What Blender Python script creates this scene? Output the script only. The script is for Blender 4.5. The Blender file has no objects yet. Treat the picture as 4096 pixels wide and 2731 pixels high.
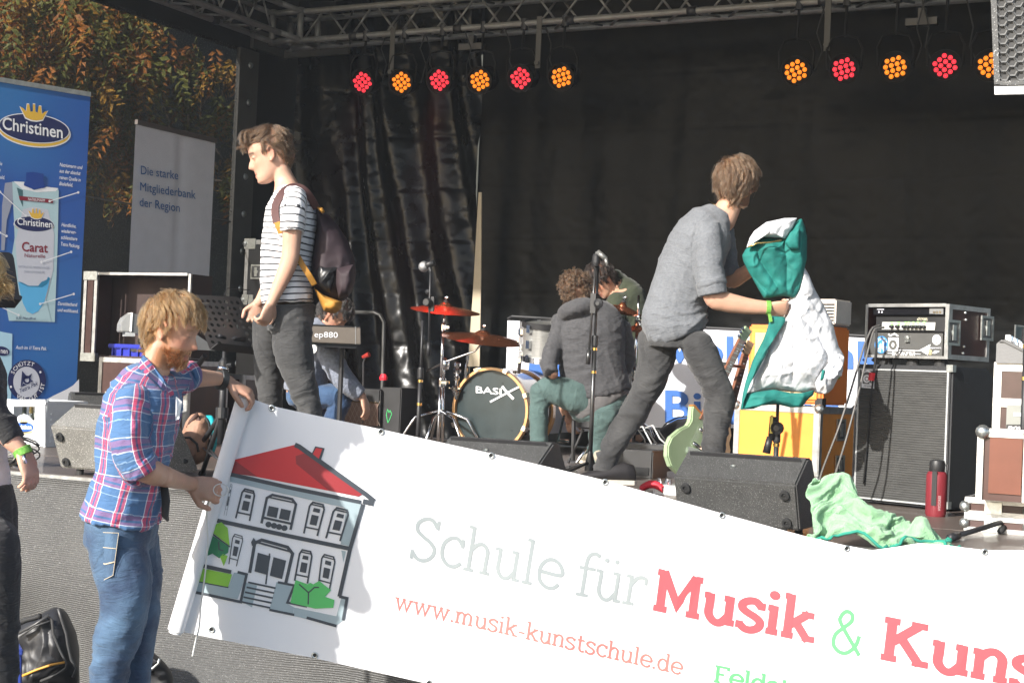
import bpy, bmesh, math, random
import numpy as np
from mathutils import Vector, Matrix, noise as mnoise
from mathutils.geometry import tessellate_polygon
random.seed(7); rng = np.random.default_rng(7)
SC = bpy.context.scene; COL = SC.collection
# ------------------------------------------------------------------ camera, light, exposure
F = 1524.0; CAMZ = 1.6; STAGE = 1.02
_p, _a, _r = math.atan((374.4-341)/F), math.radians(27), math.radians(2.4)
FW = np.array([-math.sin(_a)*math.cos(_p), math.cos(_a)*math.cos(_p), math.sin(_p)])
_r0 = np.array([math.cos(_a), math.sin(_a), 0.0]); _u0 = np.cross(_r0, FW)
RT = math.cos(_r)*_r0 + math.sin(_r)*_u0
UP = math.cos(_r)*_u0 - math.sin(_r)*_r0
EYE = np.array([0, 0, CAMZ])
cd = bpy.data.cameras.new('camera'); cam = bpy.data.objects.new('camera', cd); COL.objects.link(cam)
cd.sensor_width = 36; cd.lens = F/1024*36; cd.clip_end = 400; cd.clip_start = .05
cam.matrix_world = Matrix(((RT[0], UP[0], -FW[0], 0), (RT[1], UP[1], -FW[1], 0), (RT[2], UP[2], -FW[2], CAMZ), (0, 0, 0, 1)))
cd.dof.use_dof = False
SC.camera = cam
SUN = Vector((0.60*_r0 + 0.68*np.array([-math.sin(_a), math.cos(_a), 0])).tolist()); SUN.z = -0.46; SUN.normalize()
sl = bpy.data.lights.new('sun', 'SUN'); sl.energy = 5.0; sl.angle = math.radians(.8); sl.color = (1, .96, .90)
so = bpy.data.objects.new('sun', sl); COL.objects.link(so); so.rotation_euler = SUN.to_track_quat('-Z', 'Y').to_euler(); so.location = (-4, -12, 9)
W = bpy.data.worlds.new('World'); SC.world = W; W.use_nodes = True
_nt = W.node_tree; _bg = _nt.nodes['Background']; _sk = _nt.nodes.new('ShaderNodeTexSky')
_sk.sky_type = 'NISHITA'; _sk.sun_disc = False; _sk.sun_elevation = math.asin(-SUN.z); _sk.sun_rotation = math.atan2(-SUN.x, -SUN.y)
_sk.dust_density = 1.6
_nt.links.new(_sk.outputs[0], _bg.inputs[0]); _bg.inputs[1].default_value = .15
SC.view_settings.view_transform = 'Standard'; SC.view_settings.look = 'None'; SC.view_settings.gamma = 1
SC.view_settings.use_curve_mapping = False; SC.view_settings.exposure = .85
# ------------------------------------------------------------------ measuring: photo points and planes to places in the world
ZF = dict(A=(6.273,0,0), B=(6.273,0,225), C=(6.393,0,437.5), D=(6.272,212.5,0), E=(6.97,225,112.5), F=(9.649,237.5,287.5),
          G=(6.272,400,237.5), H=(6.602,587.5,137.5), I=(7.84,575,300), J=(5.455,800,275), K=(5.096,150,375), L=(3.624,375,450),
          M=(5.238,575,0), N=(11.2,0,345), O=(11.405,75,262.5), P=(15.68,0,237.5), Q=(15.27,870,295), R=(17.92,800,337.5),
          S=(12.379,0,587.5), T=(12.544,520,325), U=(8.96,0,75), V=(2.297,0,0))
def z(k, *xy):
    s, ox, oy = ZF[k]
    if len(xy) == 2: return (xy[0]/s+ox, xy[1]/s+oy)
    return [(xy[i]/s+ox, xy[i+1]/s+oy) for i in range(0, len(xy), 2)]
def ray(px, py): return FW + (px-512)/F*RT + (341-py)/F*UP
def at(px, py, Z): return EYE + ray(px, py)*Z
def onz(px, py, zz=STAGE):
    d = ray(px, py); return EYE + d*((zz-CAMZ)/d[2])
def onY(px, py, Y):
    d = ray(px, py); return EYE + d*(Y/d[1])
def onX(px, py, X):
    d = ray(px, py); return EYE + d*(X/d[0])
def depth(p): return float(np.dot(np.asarray(p)-EYE, FW))
# ------------------------------------------------------------------ materials
_M = {}
def N(nt, t, **kw):
    n = nt.nodes.new(t)
    for k, v in kw.items():
        if k in n.inputs: n.inputs[k].default_value = v
        else: setattr(n, k, v)
    return n
def pm(name, c, rough=.6, metal=0, var=.12, scale=9, bump=.0, bscale=180, coat=0, sheen=0, emit=None, es=0, speck=0, spec=.5, stretch=None, attr=None, wave=None, trans=0):
    if name in _M: return _M[name]
    m = bpy.data.materials.new(name); m.use_nodes = True; nt = m.node_tree; b = nt.nodes['Principled BSDF']; _M[name] = m; L = nt.links.new
    tc = N(nt, 'ShaderNodeTexCoord'); src = tc.outputs['Object']
    if stretch:
        mp = N(nt, 'ShaderNodeMapping'); mp.inputs['Scale'].default_value = stretch; L(src, mp.inputs[0]); src = mp.outputs[0]
    b.inputs['Roughness'].default_value = rough; b.inputs['Metallic'].default_value = metal
    b.inputs['Specular IOR Level'].default_value = spec
    b.inputs['Coat Weight'].default_value = coat; b.inputs['Sheen Weight'].default_value = sheen
    if trans: b.inputs['Transmission Weight'].default_value = trans
    nz = N(nt, 'ShaderNodeTexNoise', Scale=scale, Detail=5.0, Roughness=.6); L(src, nz.inputs['Vector'])
    mr = N(nt, 'ShaderNodeMapRange'); mr.inputs[1].default_value = .25; mr.inputs[2].default_value = .75
    mr.inputs[3].default_value = 1-var; mr.inputs[4].default_value = 1+var; L(nz.outputs[0], mr.inputs[0])
    mx = N(nt, 'ShaderNodeMix', data_type='RGBA', blend_type='MULTIPLY'); mx.inputs[0].default_value = 1
    mx.inputs[6].default_value = (*c, 1)
    if attr:
        va = N(nt, 'ShaderNodeVertexColor', layer_name=attr); L(va.outputs[0], mx.inputs[6])
    L(mr.outputs[0], mx.inputs[7]); out = mx.outputs[2]
    if speck:
        vz = N(nt, 'ShaderNodeTexNoise', Scale=speck, Detail=1.0); L(src, vz.inputs['Vector'])
        r2 = N(nt, 'ShaderNodeMapRange'); r2.inputs[1].default_value = .62; r2.inputs[2].default_value = .72; L(vz.outputs[0], r2.inputs[0])
        m2 = N(nt, 'ShaderNodeMix', data_type='RGBA'); m2.inputs[7].default_value = (min(1, c[0]*4+.06), min(1, c[1]*4+.06), min(1, c[2]*4+.06), 1)
        L(r2.outputs[0], m2.inputs[0]); L(out, m2.inputs[6]); out = m2.outputs[2]
    L(out, b.inputs['Base Color'])
    rr = N(nt, 'ShaderNodeMapRange'); rr.inputs[3].default_value = max(.03, rough-.08); rr.inputs[4].default_value = min(1, rough+.08)
    L(nz.outputs[0], rr.inputs[0]); L(rr.outputs[0], b.inputs['Roughness'])
    if bump or wave:
        bn = N(nt, 'ShaderNodeTexNoise', Scale=bscale, Detail=3.0); L(src, bn.inputs['Vector']); hgt = bn.outputs[0]
        if wave:
            wv = N(nt, 'ShaderNodeTexWave', bands_direction=wave[0]); wv.inputs['Scale'].default_value = wave[1]; wv.inputs['Distortion'].default_value = wave[2]
            L(src, wv.inputs['Vector']); ad = N(nt, 'ShaderNodeMath', operation='ADD'); L(wv.outputs['Fac'], ad.inputs[0]); L(hgt, ad.inputs[1]); hgt = ad.outputs[0]
        bp = N(nt, 'ShaderNodeBump', Distance=.004, Strength=bump); L(hgt, bp.inputs['Height']); L(bp.outputs[0], b.inputs['Normal'])
    if emit: b.inputs['Emission Color'].default_value = (*emit, 1); b.inputs['Emission Strength'].default_value = es
    return m
BLK = pm('black_plastic', (.018,.018,.019), .45, var=.25, bump=.1)
RUB = pm('black_rubber', (.02,.02,.02), .75, var=.2)
MBLK = pm('black_painted_steel', (.018,.018,.02), .5, var=.2)
CHR = pm('chrome', (.75,.76,.78), .14, 1, var=.05)
ALU = pm('aluminium', (.46,.46,.45), .42, .8, var=.28, scale=18, bump=.12)
GALV = pm('galvanised_steel', (.55,.57,.55), .35, .9, var=.2, scale=60)
TRUSS = pm('truss_aluminium', (.26,.26,.25), .5, .5, var=.25, scale=14)
GREYM = pm('grey_enamel', (.42,.43,.43), .4, .2)
WHT = pm('white_print', (.8,.8,.8), .5, var=.03)
BRASS = pm('brass', (.7,.5,.18), .25, 1)
PLYD = pm('brown_phenolic_ply', (.045,.019,.016), .38, var=.25, scale=16, coat=.15)
# ------------------------------------------------------------------ mesh building
def setp(o, label=None, cat=None, group=None, kind=None):
    if label: o['label'] = label
    if cat: o['category'] = cat
    if group: o['group'] = group
    if kind: o['kind'] = kind
    return o
def thing(name, label, cat, loc=(0,0,0), rz=0, group=None):
    o = bpy.data.objects.new(name, None); COL.objects.link(o); o.empty_display_size = .05
    o.location = Vector(loc); o.rotation_euler = (0, 0, rz)
    return setp(o, label, cat, group)
def rootpos(p):
    v = np.zeros(3)
    while p is not None: v = v + np.array(p.location); p = p.parent
    return v
def link(name, me, mat=None, parent=None, smooth=False):
    o = bpy.data.objects.new(name, me); COL.objects.link(o)
    if mat is not None:
        for m in (mat if isinstance(mat, (list, tuple)) else [mat]): me.materials.append(m)
    if smooth is True: me.polygons.foreach_set('use_smooth', [True]*len(me.polygons))
    elif smooth: 
        me.polygons.foreach_set('use_smooth', [True]*len(me.polygons))
        me.set_sharp_from_angle(angle=math.radians(smooth))
    if parent is not None: o.parent = parent
    return o
def rot(ax, deg): return np.array(Matrix.Rotation(math.radians(deg), 3, ax))
class MB:
    def __init__(s): s.v = []; s.f = []; s.mi = []; s.m = 0
    def add(s, V, Fc):
        n = len(s.v); s.v.extend([tuple(map(float, p)) for p in V]); s.f.extend([tuple(i+n for i in f) for f in Fc]); s.mi.extend([s.m]*len(Fc)); return s
    def box(s, c, d, R=None, taper=None):
        x, y, zz = d[0]/2, d[1]/2, d[2]/2
        V = np.array([(-x,-y,-zz),(x,-y,-zz),(x,y,-zz),(-x,y,-zz),(-x,-y,zz),(x,-y,zz),(x,y,zz),(-x,y,zz)])
        if taper: V[4:, :2] *= taper
        if R is not None: V = V @ np.array(R).T
        return s.add(V+np.array(c), [(3,2,1,0),(4,5,6,7),(0,1,5,4),(1,2,6,5),(2,3,7,6),(3,0,4,7)])
    def bbox(s, a, b): a, b = np.array(a, float), np.array(b, float); return s.box((a+b)/2, np.abs(b-a))
    def tube(s, P, r, n=8, cap=True):
        P = [np.array(p, float) for p in P]; m = len(P); rs = r if hasattr(r, '__len__') else [r]*m
        V = []; prev = None
        for i in range(m):
            t = P[min(i+1, m-1)]-P[max(i-1, 0)]; t = t/(np.linalg.norm(t)+1e-12)
            if prev is None: a = np.array([0,0,1.]) if abs(t[2]) < .9 else np.array([1.,0,0])
            else: a = prev
            u = a-t*np.dot(a, t); u /= np.linalg.norm(u)+1e-12; prev = u; w = np.cross(t, u)
            for k in range(n):
                an = 2*math.pi*k/n; V.append(P[i]+rs[i]*(math.cos(an)*u+math.sin(an)*w))
        Fc = [(i*n+k, i*n+(k+1)%n, (i+1)*n+(k+1)%n, (i+1)*n+k) for i in range(m-1) for k in range(n)]
        if cap: Fc += [tuple(range(n-1, -1, -1)), tuple((m-1)*n+k for k in range(n))]
        return s.add(V, Fc)
    def lathe(s, prof, c, ax=(0,0,1), n=24, cap=True):
        ax = np.array(ax, float); ax /= np.linalg.norm(ax); a = np.array([0,0,1.]) if abs(ax[2]) < .9 else np.array([1.,0,0])
        u = np.cross(a, ax); u /= np.linalg.norm(u); w = np.cross(ax, u); V = []; m = len(prof); c = np.array(c, float)
        for r, h in prof:
            for k in range(n):
                an = 2*math.pi*k/n; V.append(c+ax*h+max(r, 1e-5)*(math.cos(an)*u+math.sin(an)*w))
        Fc = [(i*n+k, i*n+(k+1)%n, (i+1)*n+(k+1)%n, (i+1)*n+k) for i in range(m-1) for k in range(n)]
        if cap: Fc += [tuple(range(n-1, -1, -1)), tuple((m-1)*n+k for k in range(n))]
        return s.add(V, Fc)
    def ball(s, c, r, n=10, sc=(1,1,1)):
        V = []; Fc = []; m = max(4, n//2)
        for i in range(m+1):
            t = math.pi*i/m
            for k in range(n): V.append(np.array(c)+r*np.array(sc)*np.array([math.sin(t)*math.cos(2*math.pi*k/n), math.sin(t)*math.sin(2*math.pi*k/n), math.cos(t)]))
        for i in range(m):
            for k in range(n): Fc.append((i*n+k, (i+1)*n+k, (i+1)*n+(k+1)%n, i*n+(k+1)%n))
        return s.add(V, Fc)
    def prism(s, poly, off):
        n = len(poly); off = np.array(off, float); P = [np.array(p, float) for p in poly]
        V = P+[p+off for p in P]
        nrm = sum((np.cross(P[i]-P[0], P[(i+1) % n]-P[0]) for i in range(1, n)), np.zeros(3))
        fl = np.dot(nrm, off) > 0
        a = tuple(range(n)); b = tuple(range(n, 2*n)); sd = [(i, (i+1)%n, (i+1)%n+n, i+n) for i in range(n)]
        if fl: Fc = [a[::-1], b]+sd
        else: Fc = [a, b[::-1]]+[f[::-1] for f in sd]
        return s.add(V, Fc)
    def grid(s, P):   # P[h][w][3]
        P = np.array(P); h, w = P.shape[:2]
        return s.add(P.reshape(-1, 3), [(i*w+j, i*w+j+1, (i+1)*w+j+1, (i+1)*w+j) for i in range(h-1) for j in range(w-1)])
    def build(s, name, mat, parent=None, smooth=False, world=False, bevel=0, shift=None):
        V = np.array(s.v, float).reshape(-1, 3)
        if world and parent is not None: V = V-rootpos(parent)
        me = bpy.data.meshes.new(name); me.from_pydata(V.tolist(), [], s.f)
        if any(s.mi): 
            o = link(name, me, mat, parent, False); me.polygons.foreach_set('material_index', s.mi)
        else: o = link(name, me, mat, parent, False)
        if bevel:
            bm = bmesh.new(); bm.from_mesh(me)
            es = [e for e in bm.edges if len(e.link_faces) == 2 and e.calc_face_angle(0) > .6]
            bmesh.ops.bevel(bm, geom=es, offset=bevel, segments=2, affect='EDGES', clamp_overlap=True); bm.to_mesh(me); bm.free()
        if smooth:
            me.polygons.foreach_set('use_smooth', [True]*len(me.polygons))
            if smooth is not True: me.set_sharp_from_angle(angle=math.radians(smooth))
        return o
def copy_tree(o, parent=None):
    c = o.copy(); COL.objects.link(c); c.parent = parent
    for ch in [k for k in COL.objects if k.parent == o]: copy_tree(ch, c)
    return c
# ------------------------------------------------------------------ numpy value noise
def _hash3(ix, iy, iz):
    n = (ix*374761393+iy*668265263+iz*2147483647) & 0xffffffff
    n = ((n ^ (n >> 13))*1274126177) & 0xffffffff
    return ((n ^ (n >> 16)) & 0xffff)/65535.0*2-1
def vn(P, s=1.0):
    P = np.asarray(P, float)*s; I = np.floor(P).astype(np.int64); f = P-I; f = f*f*(3-2*f); r = 0
    for a in (0,1):
        for b in (0,1):
            for c in (0,1):
                w = (f[...,0] if a else 1-f[...,0])*(f[...,1] if b else 1-f[...,1])*(f[...,2] if c else 1-f[...,2])
                r = r + w*_hash3(I[...,0]+a, I[...,1]+b, I[...,2]+c)
    return r
def fbm(P, s=1.0, o=3): return sum(vn(P, s*2**i)*.5**i for i in range(o))
# ------------------------------------------------------------------ print and lettering: flat outlines carried onto a surface
def flat_mesh(loops):
    """outer loop plus holes (2-D) -> verts, tris"""
    V = [p for l in loops for p in l]
    tri = tessellate_polygon([[Vector((p[0], p[1], 0)) for p in l] for l in loops])
    return V, [tuple(t) for t in tri]
def put(name, shapes, fn, mat, parent, maxlen=None, world=True):
    """shapes: list of (verts2d, faces); fn maps (x,y,k) -> 3-D"""
    bm = bmesh.new()
    for V, Fc in shapes:
        vs = [bm.verts.new((p[0], p[1], 0)) for p in V]
        for f in Fc:
            try: bm.faces.new([vs[i] for i in f])
            except ValueError: pass
    if maxlen:
        for _ in range(5):
            es = [e for e in bm.edges if e.calc_length() > maxlen]
            if not es: break
            bmesh.ops.subdivide_edges(bm, edges=es, cuts=1); bmesh.ops.triangulate(bm, faces=[f for f in bm.faces if len(f.verts) > 4])
    base = rootpos(parent) if (world and parent is not None) else 0
    for v in bm.verts: v.co = Vector((np.array(fn(v.co.x, v.co.y))-base).tolist())
    me = bpy.data.meshes.new(name); bm.to_mesh(me); bm.free()
    return link(name, me, mat, parent)
_tc = {}
def text2d(s, bold=0.0, shear=0.0, space=1.0):
    k = (s, bold, shear, space)
    if k not in _tc:
        cu = bpy.data.curves.new('t', 'FONT'); cu.body = s; cu.resolution_u = 3; cu.offset = bold; cu.shear = shear; cu.space_character = space; cu.fill_mode = 'FRONT'
        o = bpy.data.objects.new('t', cu); COL.objects.link(o); dg = bpy.context.evaluated_depsgraph_get()
        me = bpy.data.meshes.new_from_object(o.evaluated_get(dg)); V = np.array([v.co[:2] for v in me.vertices]); Fc = [tuple(p.vertices) for p in me.polygons]
        bpy.data.objects.remove(o); bpy.data.curves.remove(cu); bpy.data.meshes.remove(me)
        _tc[k] = (V, Fc)
    return _tc[k]
def textfit(s, x0, x1, y0, h, bold=0.0, shear=0.0, cap=.715, dy=0.0, up=-1, space=1.0, tilt=0):
    """lettering from x0 to x1, baseline y0 (+dy at x1), capital height h; y grows down when up=-1"""
    V, Fc = text2d(s, bold, shear, space); a, b = V[:,0].min(), V[:,0].max()
    X = x0+(V[:,0]-a)/(b-a)*(x1-x0); t = (X-x0)/(x1-x0+1e-9)
    Y = y0+dy*t+up*V[:,1]/cap*h; X = X+tilt*V[:,1]/cap*h
    return [(np.stack([X, Y], 1), Fc)]
def arc(cx, cy, rx, ry, a0, a1, n=14):
    return [(cx+rx*math.cos(math.radians(a0+(a1-a0)*i/n)), cy+ry*math.sin(math.radians(a0+(a1-a0)*i/n))) for i in range(n+1)]
def ell(cx, cy, rx, ry, n=40): return arc(cx, cy, rx, ry, 0, 360*(n-1)/n, n-1)
def stroke(P, w, closed=False):
    P = [np.array(p, float) for p in P]; n = len(P); V = []; Fc = []
    for i in range(n):
        if closed: a, b = P[(i-1) % n], P[(i+1) % n]
        else: a, b = P[max(i-1, 0)], P[min(i+1, n-1)]
        d1 = P[i]-a; d2 = b-P[i]; l1, l2 = np.linalg.norm(d1), np.linalg.norm(d2)
        d1 = d1/l1 if l1 > 1e-9 else d2/l2; d2 = d2/l2 if l2 > 1e-9 else d1
        t = d1+d2; t = t/(np.linalg.norm(t)+1e-9); nn = np.array([-t[1], t[0]]); c = max(.45, np.dot(nn, [-d1[1], d1[0]]))
        V += [P[i]+nn*w/2/c, P[i]-nn*w/2/c]
    m = n if closed else n-1
    Fc = [(2*i, 2*i+1, 2*((i+1) % n)+1, 2*((i+1) % n)) for i in range(m)]
    return (np.array(V), Fc)
# ================================================================== SETTING
YF = 5.65
TC = at(303, 40, 13.0); YT = TC[1]; YB = YT+.95
XL = onY(297, 60, YB)[0]
YPOST = onX(243, 200, XL)[1]
asph = pm('asphalt', (.055,.054,.052), .85, var=.3, scale=3, bump=.5, bscale=90, speck=140)
g = MB(); g.box((0, 30, -.05), (240, 240, .1)); setp(g.build('ground', asph), kind='structure')
# stage floor: deck panels on a black base
deckm = [pm('deck_ply_a', (.115,.092,.078), .42, var=.35, scale=5, stretch=(1,7,1), bump=.2, coat=.1), pm('deck_ply_b', (.095,.076,.064), .45, var=.35, scale=6, stretch=(1,7,1), bump=.2, coat=.1)]
sf = MB(); sf.bbox((XL-1, YF+.03, STAGE-.20), (4.2, YB+1.2, STAGE-.024)); sf = setp(sf.build('stage_floor', MBLK), kind='structure')
pan = MB(); pan.box((0,0,-.012), (1.992, .992, .024)); me0 = None
k = 0; x = XL+.5
while x < 4.2:
    y = YF+.53
    while y < YB+1:
        if me0 is None: o = pan.build('deck_panel', deckm[0], sf); me0 = o.data; me1 = me0.copy(); me1.materials.clear(); me1.materials.append(deckm[1])
        else: o = bpy.data.objects.new('deck_panel', me0 if (k*7) % 3 else me1); COL.objects.link(o); o.parent = sf
        o.location = (x, y, STAGE-.001*(k % 2)); k += 1; y += 1.0
    x += 2.0
t = MB(); t.bbox((XL-1, YF-.005, STAGE-.07), (4.2, YF+.028, STAGE-.002)); t.build('edge_rail', ALU, sf)
# black skirt hung from the deck edge
sk = pm('skirt_mesh', (.068,.067,.064), .58, var=.3, scale=2.5, bump=.7, bscale=330, speck=330, wave=('Z', 31, 1.6), spec=.6)
nx, nz = 420, 60; xs = np.linspace(XL-1, 4.2, nx); zs = np.linspace(.01, STAGE-.012, nz)
XX, ZZ = np.meshgrid(xs, zs); PP = np.stack([XX, ZZ*.6, 0*XX], -1)
dv = (STAGE-ZZ)/STAGE
off = .10*np.sin(XX*2.3+ZZ*2.6+1.8*vn(PP, .7))*dv**.6 + .055*fbm(PP, 1.7)*dv**.5+.03*np.exp(-((np.sin(XX*1.35+.6*ZZ+.5*vn(PP,1.1)))/.10)**2)*dv**.4+.02*np.sin(ZZ*9+XX*.8)*dv + .02*np.exp(-((ZZ-STAGE)/.03)**2)
g = MB(); g.grid(np.stack([XX, YF-.05-off-.03*dv, ZZ], -1)); o = g.build('stage_skirt', sk, smooth=True)
setp(o, 'grey black woven mesh skirt hanging from the front edge of the stage', 'stage skirt')
# black back curtain, two lengths with a gap
curm = pm('black_sheeting', (.0010,.0014,.0016), .38, var=.3, scale=2, bump=.16, bscale=14, spec=.07)
tarp = pm('beige_tarp', (.42,.36,.26), .7, var=.06)
glossm = pm('glossy_sheeting', (.0018,.0021,.0022), .27, var=.3, scale=2, bump=.35, bscale=9, spec=.20)
def curtain(px0, px1, label, seed, amp):
    x0, x1 = onY(px0, 300, YB)[0] if px0 else XL+.02, onY(px1, 300, YB)[0] if px1 else 4.6
    nx = int((x1-x0)/.018); nz = 210; xs = np.linspace(x0, x1, nx); zs = np.linspace(STAGE+.01, TC[2]+.6, nz)
    X, Zz = np.meshgrid(xs, zs); P3 = np.stack([X+seed, Zz*.18, 0*X], -1); P4 = np.stack([X+seed, Zz, 0*X+3], -1)
    xx = X+.22*(Zz-STAGE)*(1 if seed < 5 else .06)
    pl = np.sin(xx*7.5+1.8*vn(P3, 1.3))*.5+.5*np.sin(xx*17+2.5*vn(P3, 2.1))
    d = amp*(.055*pl*np.clip(1.15-.12*(Zz-STAGE), .4, 1)+.03*fbm(P3, 1.5)) + (1 if seed < 5 else .45)*(.012*fbm(P4, 2.2) + .007*np.abs(vn(P4, 7)) + .0035*vn(P4, 21))
    # horizontal fold creases left from packing
    for zc in np.arange(STAGE+.35, STAGE+4, .46): d = d-(.006 if seed < 5 else .0025)*np.exp(-((Zz-zc-.01*vn(P3, 3))/.012)**2)
    g = MB(); g.grid(np.stack([X, YB-d, Zz], -1)); o = g.build('back_curtain', curm if seed > 5 else glossm, smooth=True)
    return setp(o, label, 'curtain', 'black sheeting curtains at the back of the stage')
curtain(0, 474, 'shiny black sheeting curtain with long slanting folds, behind the cymbals', 2.0, 1.6)
curtain(473, 0, 'wide black sheeting curtain with faint creases, behind the orange amplifier', 9.0, .16)
yq = YB-.24; g = MB(); g.prism([onY(x, y, yq) for x, y in ((478.5,192),(481.5,192),(481,280),(479.5,366),(468,366),(473,290))], (0,.012,0))
setp(g.build('tarp_strip', tarp), 'beige tarpaulin strip showing between the two lengths of black curtain', 'tarpaulin')
# roof: black canopy rising to the front
roofm = pm('black_canopy', (.006,.006,.006), .8, var=.2)
zb, zf = TC[2]+.62, STAGE+4.8
g = MB(); g.prism([(XL-.45, YB+2.6, zb), (XL-.45, 4.6, zf), (XL-.45, 4.6, zf+.12), (XL-.45, YB+2.6, zb+.12)], (15.5, 0, 0))
setp(g.build('stage_roof', roofm), 'black canopy roof stretched above the truss over the whole stage', 'roof')
# left side: valance above, mesh wall, strip, black return
ztopA = onX(242, 43, XL)[2]; ztopB = onX(102, 0, XL)[2]
g = MB(); g.bbox((XL-.05, 7.55, ztopB-.02), (XL-.02, YB+.6, zf+.0)); setp(g.build('side_valance', roofm), 'black valance hanging above the mesh side wall of the stage', 'valance')
def scrim():
    m = bpy.data.materials.new('scrim'); m.use_nodes = True; nt = m.node_tree; L = nt.links.new; b = nt.nodes['Principled BSDF']
    tc = N(nt, 'ShaderNodeTexCoord'); n1 = N(nt, 'ShaderNodeTexNoise', Scale=70.0, Detail=2.0); L(tc.outputs['Object'], n1.inputs['Vector'])
    r = N(nt, 'ShaderNodeMapRange'); r.inputs[1].default_value = .35; r.inputs[2].default_value = .7; r.inputs[3].default_value = .30; r.inputs[4].default_value = .12; L(n1.outputs[0], r.inputs[0])
    b.inputs['Base Color'].default_value = (.034,.035,.030,1); b.inputs['Roughness'].default_value = .7
    tr = N(nt, 'ShaderNodeBsdfTransparent'); mx = N(nt, 'ShaderNodeMixShader'); L(r.outputs[0], mx.inputs[0]); L(b.outputs[0], mx.inputs[1]); L(tr.outputs[0], mx.inputs[2])
    L(mx.outputs[0], nt.nodes['Material Output'].inputs[0]); return m
rt = thing('mesh_side_wall', 'dark see-through mesh side wall of the stage with autumn leaves showing behind it', 'mesh wall', (XL, YPOST, STAGE))
ny, nz = 120, 60; ys = np.linspace(7.55, YPOST-.16, ny); zs = np.linspace(STAGE-.9, ztopB, nz); Y_, Z_ = np.meshgrid(ys, zs)
P3 = np.stack([Y_, Z_*.3, 0*Y_], -1); g = MB(); g.grid(np.stack([XL+.02*fbm(P3, .9), Y_, Z_], -1)); g.build('mesh_sheet', scrim(), rt, smooth=True, world=True)
stm = pm('grey_webbing', (.07,.068,.062), .7, var=.2, bump=.2)
g = MB(); g.bbox((XL-.012, YPOST-.17, STAGE-.9), (XL+.03, YPOST+.1, ztopB)); g.build('edge_strip', stm, rt, world=True)
rv = None
for i in range(13):
    zc = STAGE+.25+i*.33
    g = MB(); g.lathe([(.0, .018), (.022, .012), (.03, 0)], (0,0,0), (1,0,0), 10)
    if rv is None: rv = g.build('rivet', GALV, rt); o = rv
    else: o = rv.copy(); COL.objects.link(o); o.parent = rt
    o.location = (.03, -.02, zc-STAGE)
for zc in (onX(140, 206, XL)[2],):
    g = MB(); g.tube([(XL+.026, y, zc) for y in np.linspace(7.6, YPOST-.2, 12)], .008, 5); g.build('seam', stm, rt, world=True)
g = MB(); g.bbox((XL-.04, YPOST+.12, STAGE), (XL-.01, YB+.3, ztopB+.35)); setp(g.build('side_drape', roofm), 'flat black drape closing the rear left corner of the stage', 'drape')
rt = thing('corner_beam', 'grey riveted beam band running round the rear left corner under the truss', 'beam', (XL, YB-.2, ztopB-.16))
zb1 = onX(243, 45, XL)[2]; pc = onY(298, 58, YB-.22); g = MB()
g.bbox((XL+.0, YPOST, pc[2]), (XL+.04, YB-.2, pc[2]+.17)); g.build('side_band', stm, rt, world=True)
g = MB(); g.bbox((XL+.04, YB-.26, pc[2]-.0), (onY(350, 56, YB-.22)[0], YB-.22, pc[2]+.17)); g.build('rear_band', stm, rt, world=True)
# trees beyond the mesh
leafc = [pm('leaf_orange', (.46,.17,.025), .6, var=.3), pm('leaf_green', (.19,.20,.04), .6, var=.3), pm('leaf_gold', (.46,.25,.03), .6, var=.3)]
barkm = pm('bark', (.08,.06,.045), .9, var=.4, bump=.6, bscale=30)
def tree(spots, base, label, seed, hgt):
    r = np.random.default_rng(seed); rt = thing('tree', label, 'tree', (base[0], base[1], 0), 0, 'trees behind the mesh side wall')
    g = MB(); top = np.array([base[0], base[1], hgt]); tr = [np.array([base[0]+.12*math.sin(i), base[1]+.1*math.cos(i*1.7), hgt*i/7]) for i in range(8)]
    g.tube(tr, [.17-.017*i for i in range(8)], 9)
    for c, s in spots:
        j = tr[4+r.integers(0, 3)]; mid = (j+c)/2+np.array([0,0,.35]); g.tube([j, mid, c], [.05,.03,.012], 6)
    g.build('trunk', barkm, rt, world=True, smooth=True)
    V = []; Fc = []; MI = []
    for c, s in spots:
        for _ in range(int((120 if seed == 5 else 60)*s)):
            sp = c+r.normal(0, 1, 3)*np.array([.55,.42,.30])*s          # a hanging spray of leaflets
            dr = np.array([r.normal(0,.35), r.normal(-.25,.35), -1.0]); dr /= np.linalg.norm(dr); side = np.cross(dr, r.normal(0,1,3)); side /= np.linalg.norm(side)
            mi = int(r.choice([0,1,2], p=[.27,.40,.33])); ln = r.uniform(.22,.42)
            for q in range(9):
                b0 = sp+dr*ln*q/9; w = .028*(1.15-q/12); sd = side if q % 2 else -side
                tip = b0+sd*.085+dr*.055; nn = np.cross(sd, dr)*r.uniform(-.03,.03); n0 = len(V)
                V += [b0, (b0+tip)/2+dr*w+nn, tip, (b0+tip)/2-dr*w+nn]; Fc.append((n0, n0+1, n0+2, n0+3)); MI.append(mi)
    me = bpy.data.meshes.new('crown'); me.from_pydata((np.array(V)-rootpos(rt)).tolist(), [], Fc); link('crown', me, leafc, rt); me.polygons.foreach_set('material_index', MI)
XT = XL-1.6
def cl(L_): return [(onX(px, py, XT-.9*((i*37) % 10)/10), s*.66) for i, (px, py, s) in enumerate(L_)]
tree(cl([(8,10,1),(30,25,1),(55,12,1.1),(62,50,1.1),(40,58,1),(85,30,1.1),(100,40,.9),(16,58,1),(5,75,1),(72,75,1.1),(92,62,.9),(50,85,.9),(110,55,.7),(28,80,.9),(88,90,.9),(98,100,.8),(120,20,.7),(104,8,.9),(75,2,1),(115,75,.5),(93,125,.6),(112,130,.55)]),
     onX(20, 300, XT-.5), 'large tree with hanging orange and green leaves filling the upper left mesh', 5, 4.6)
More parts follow.
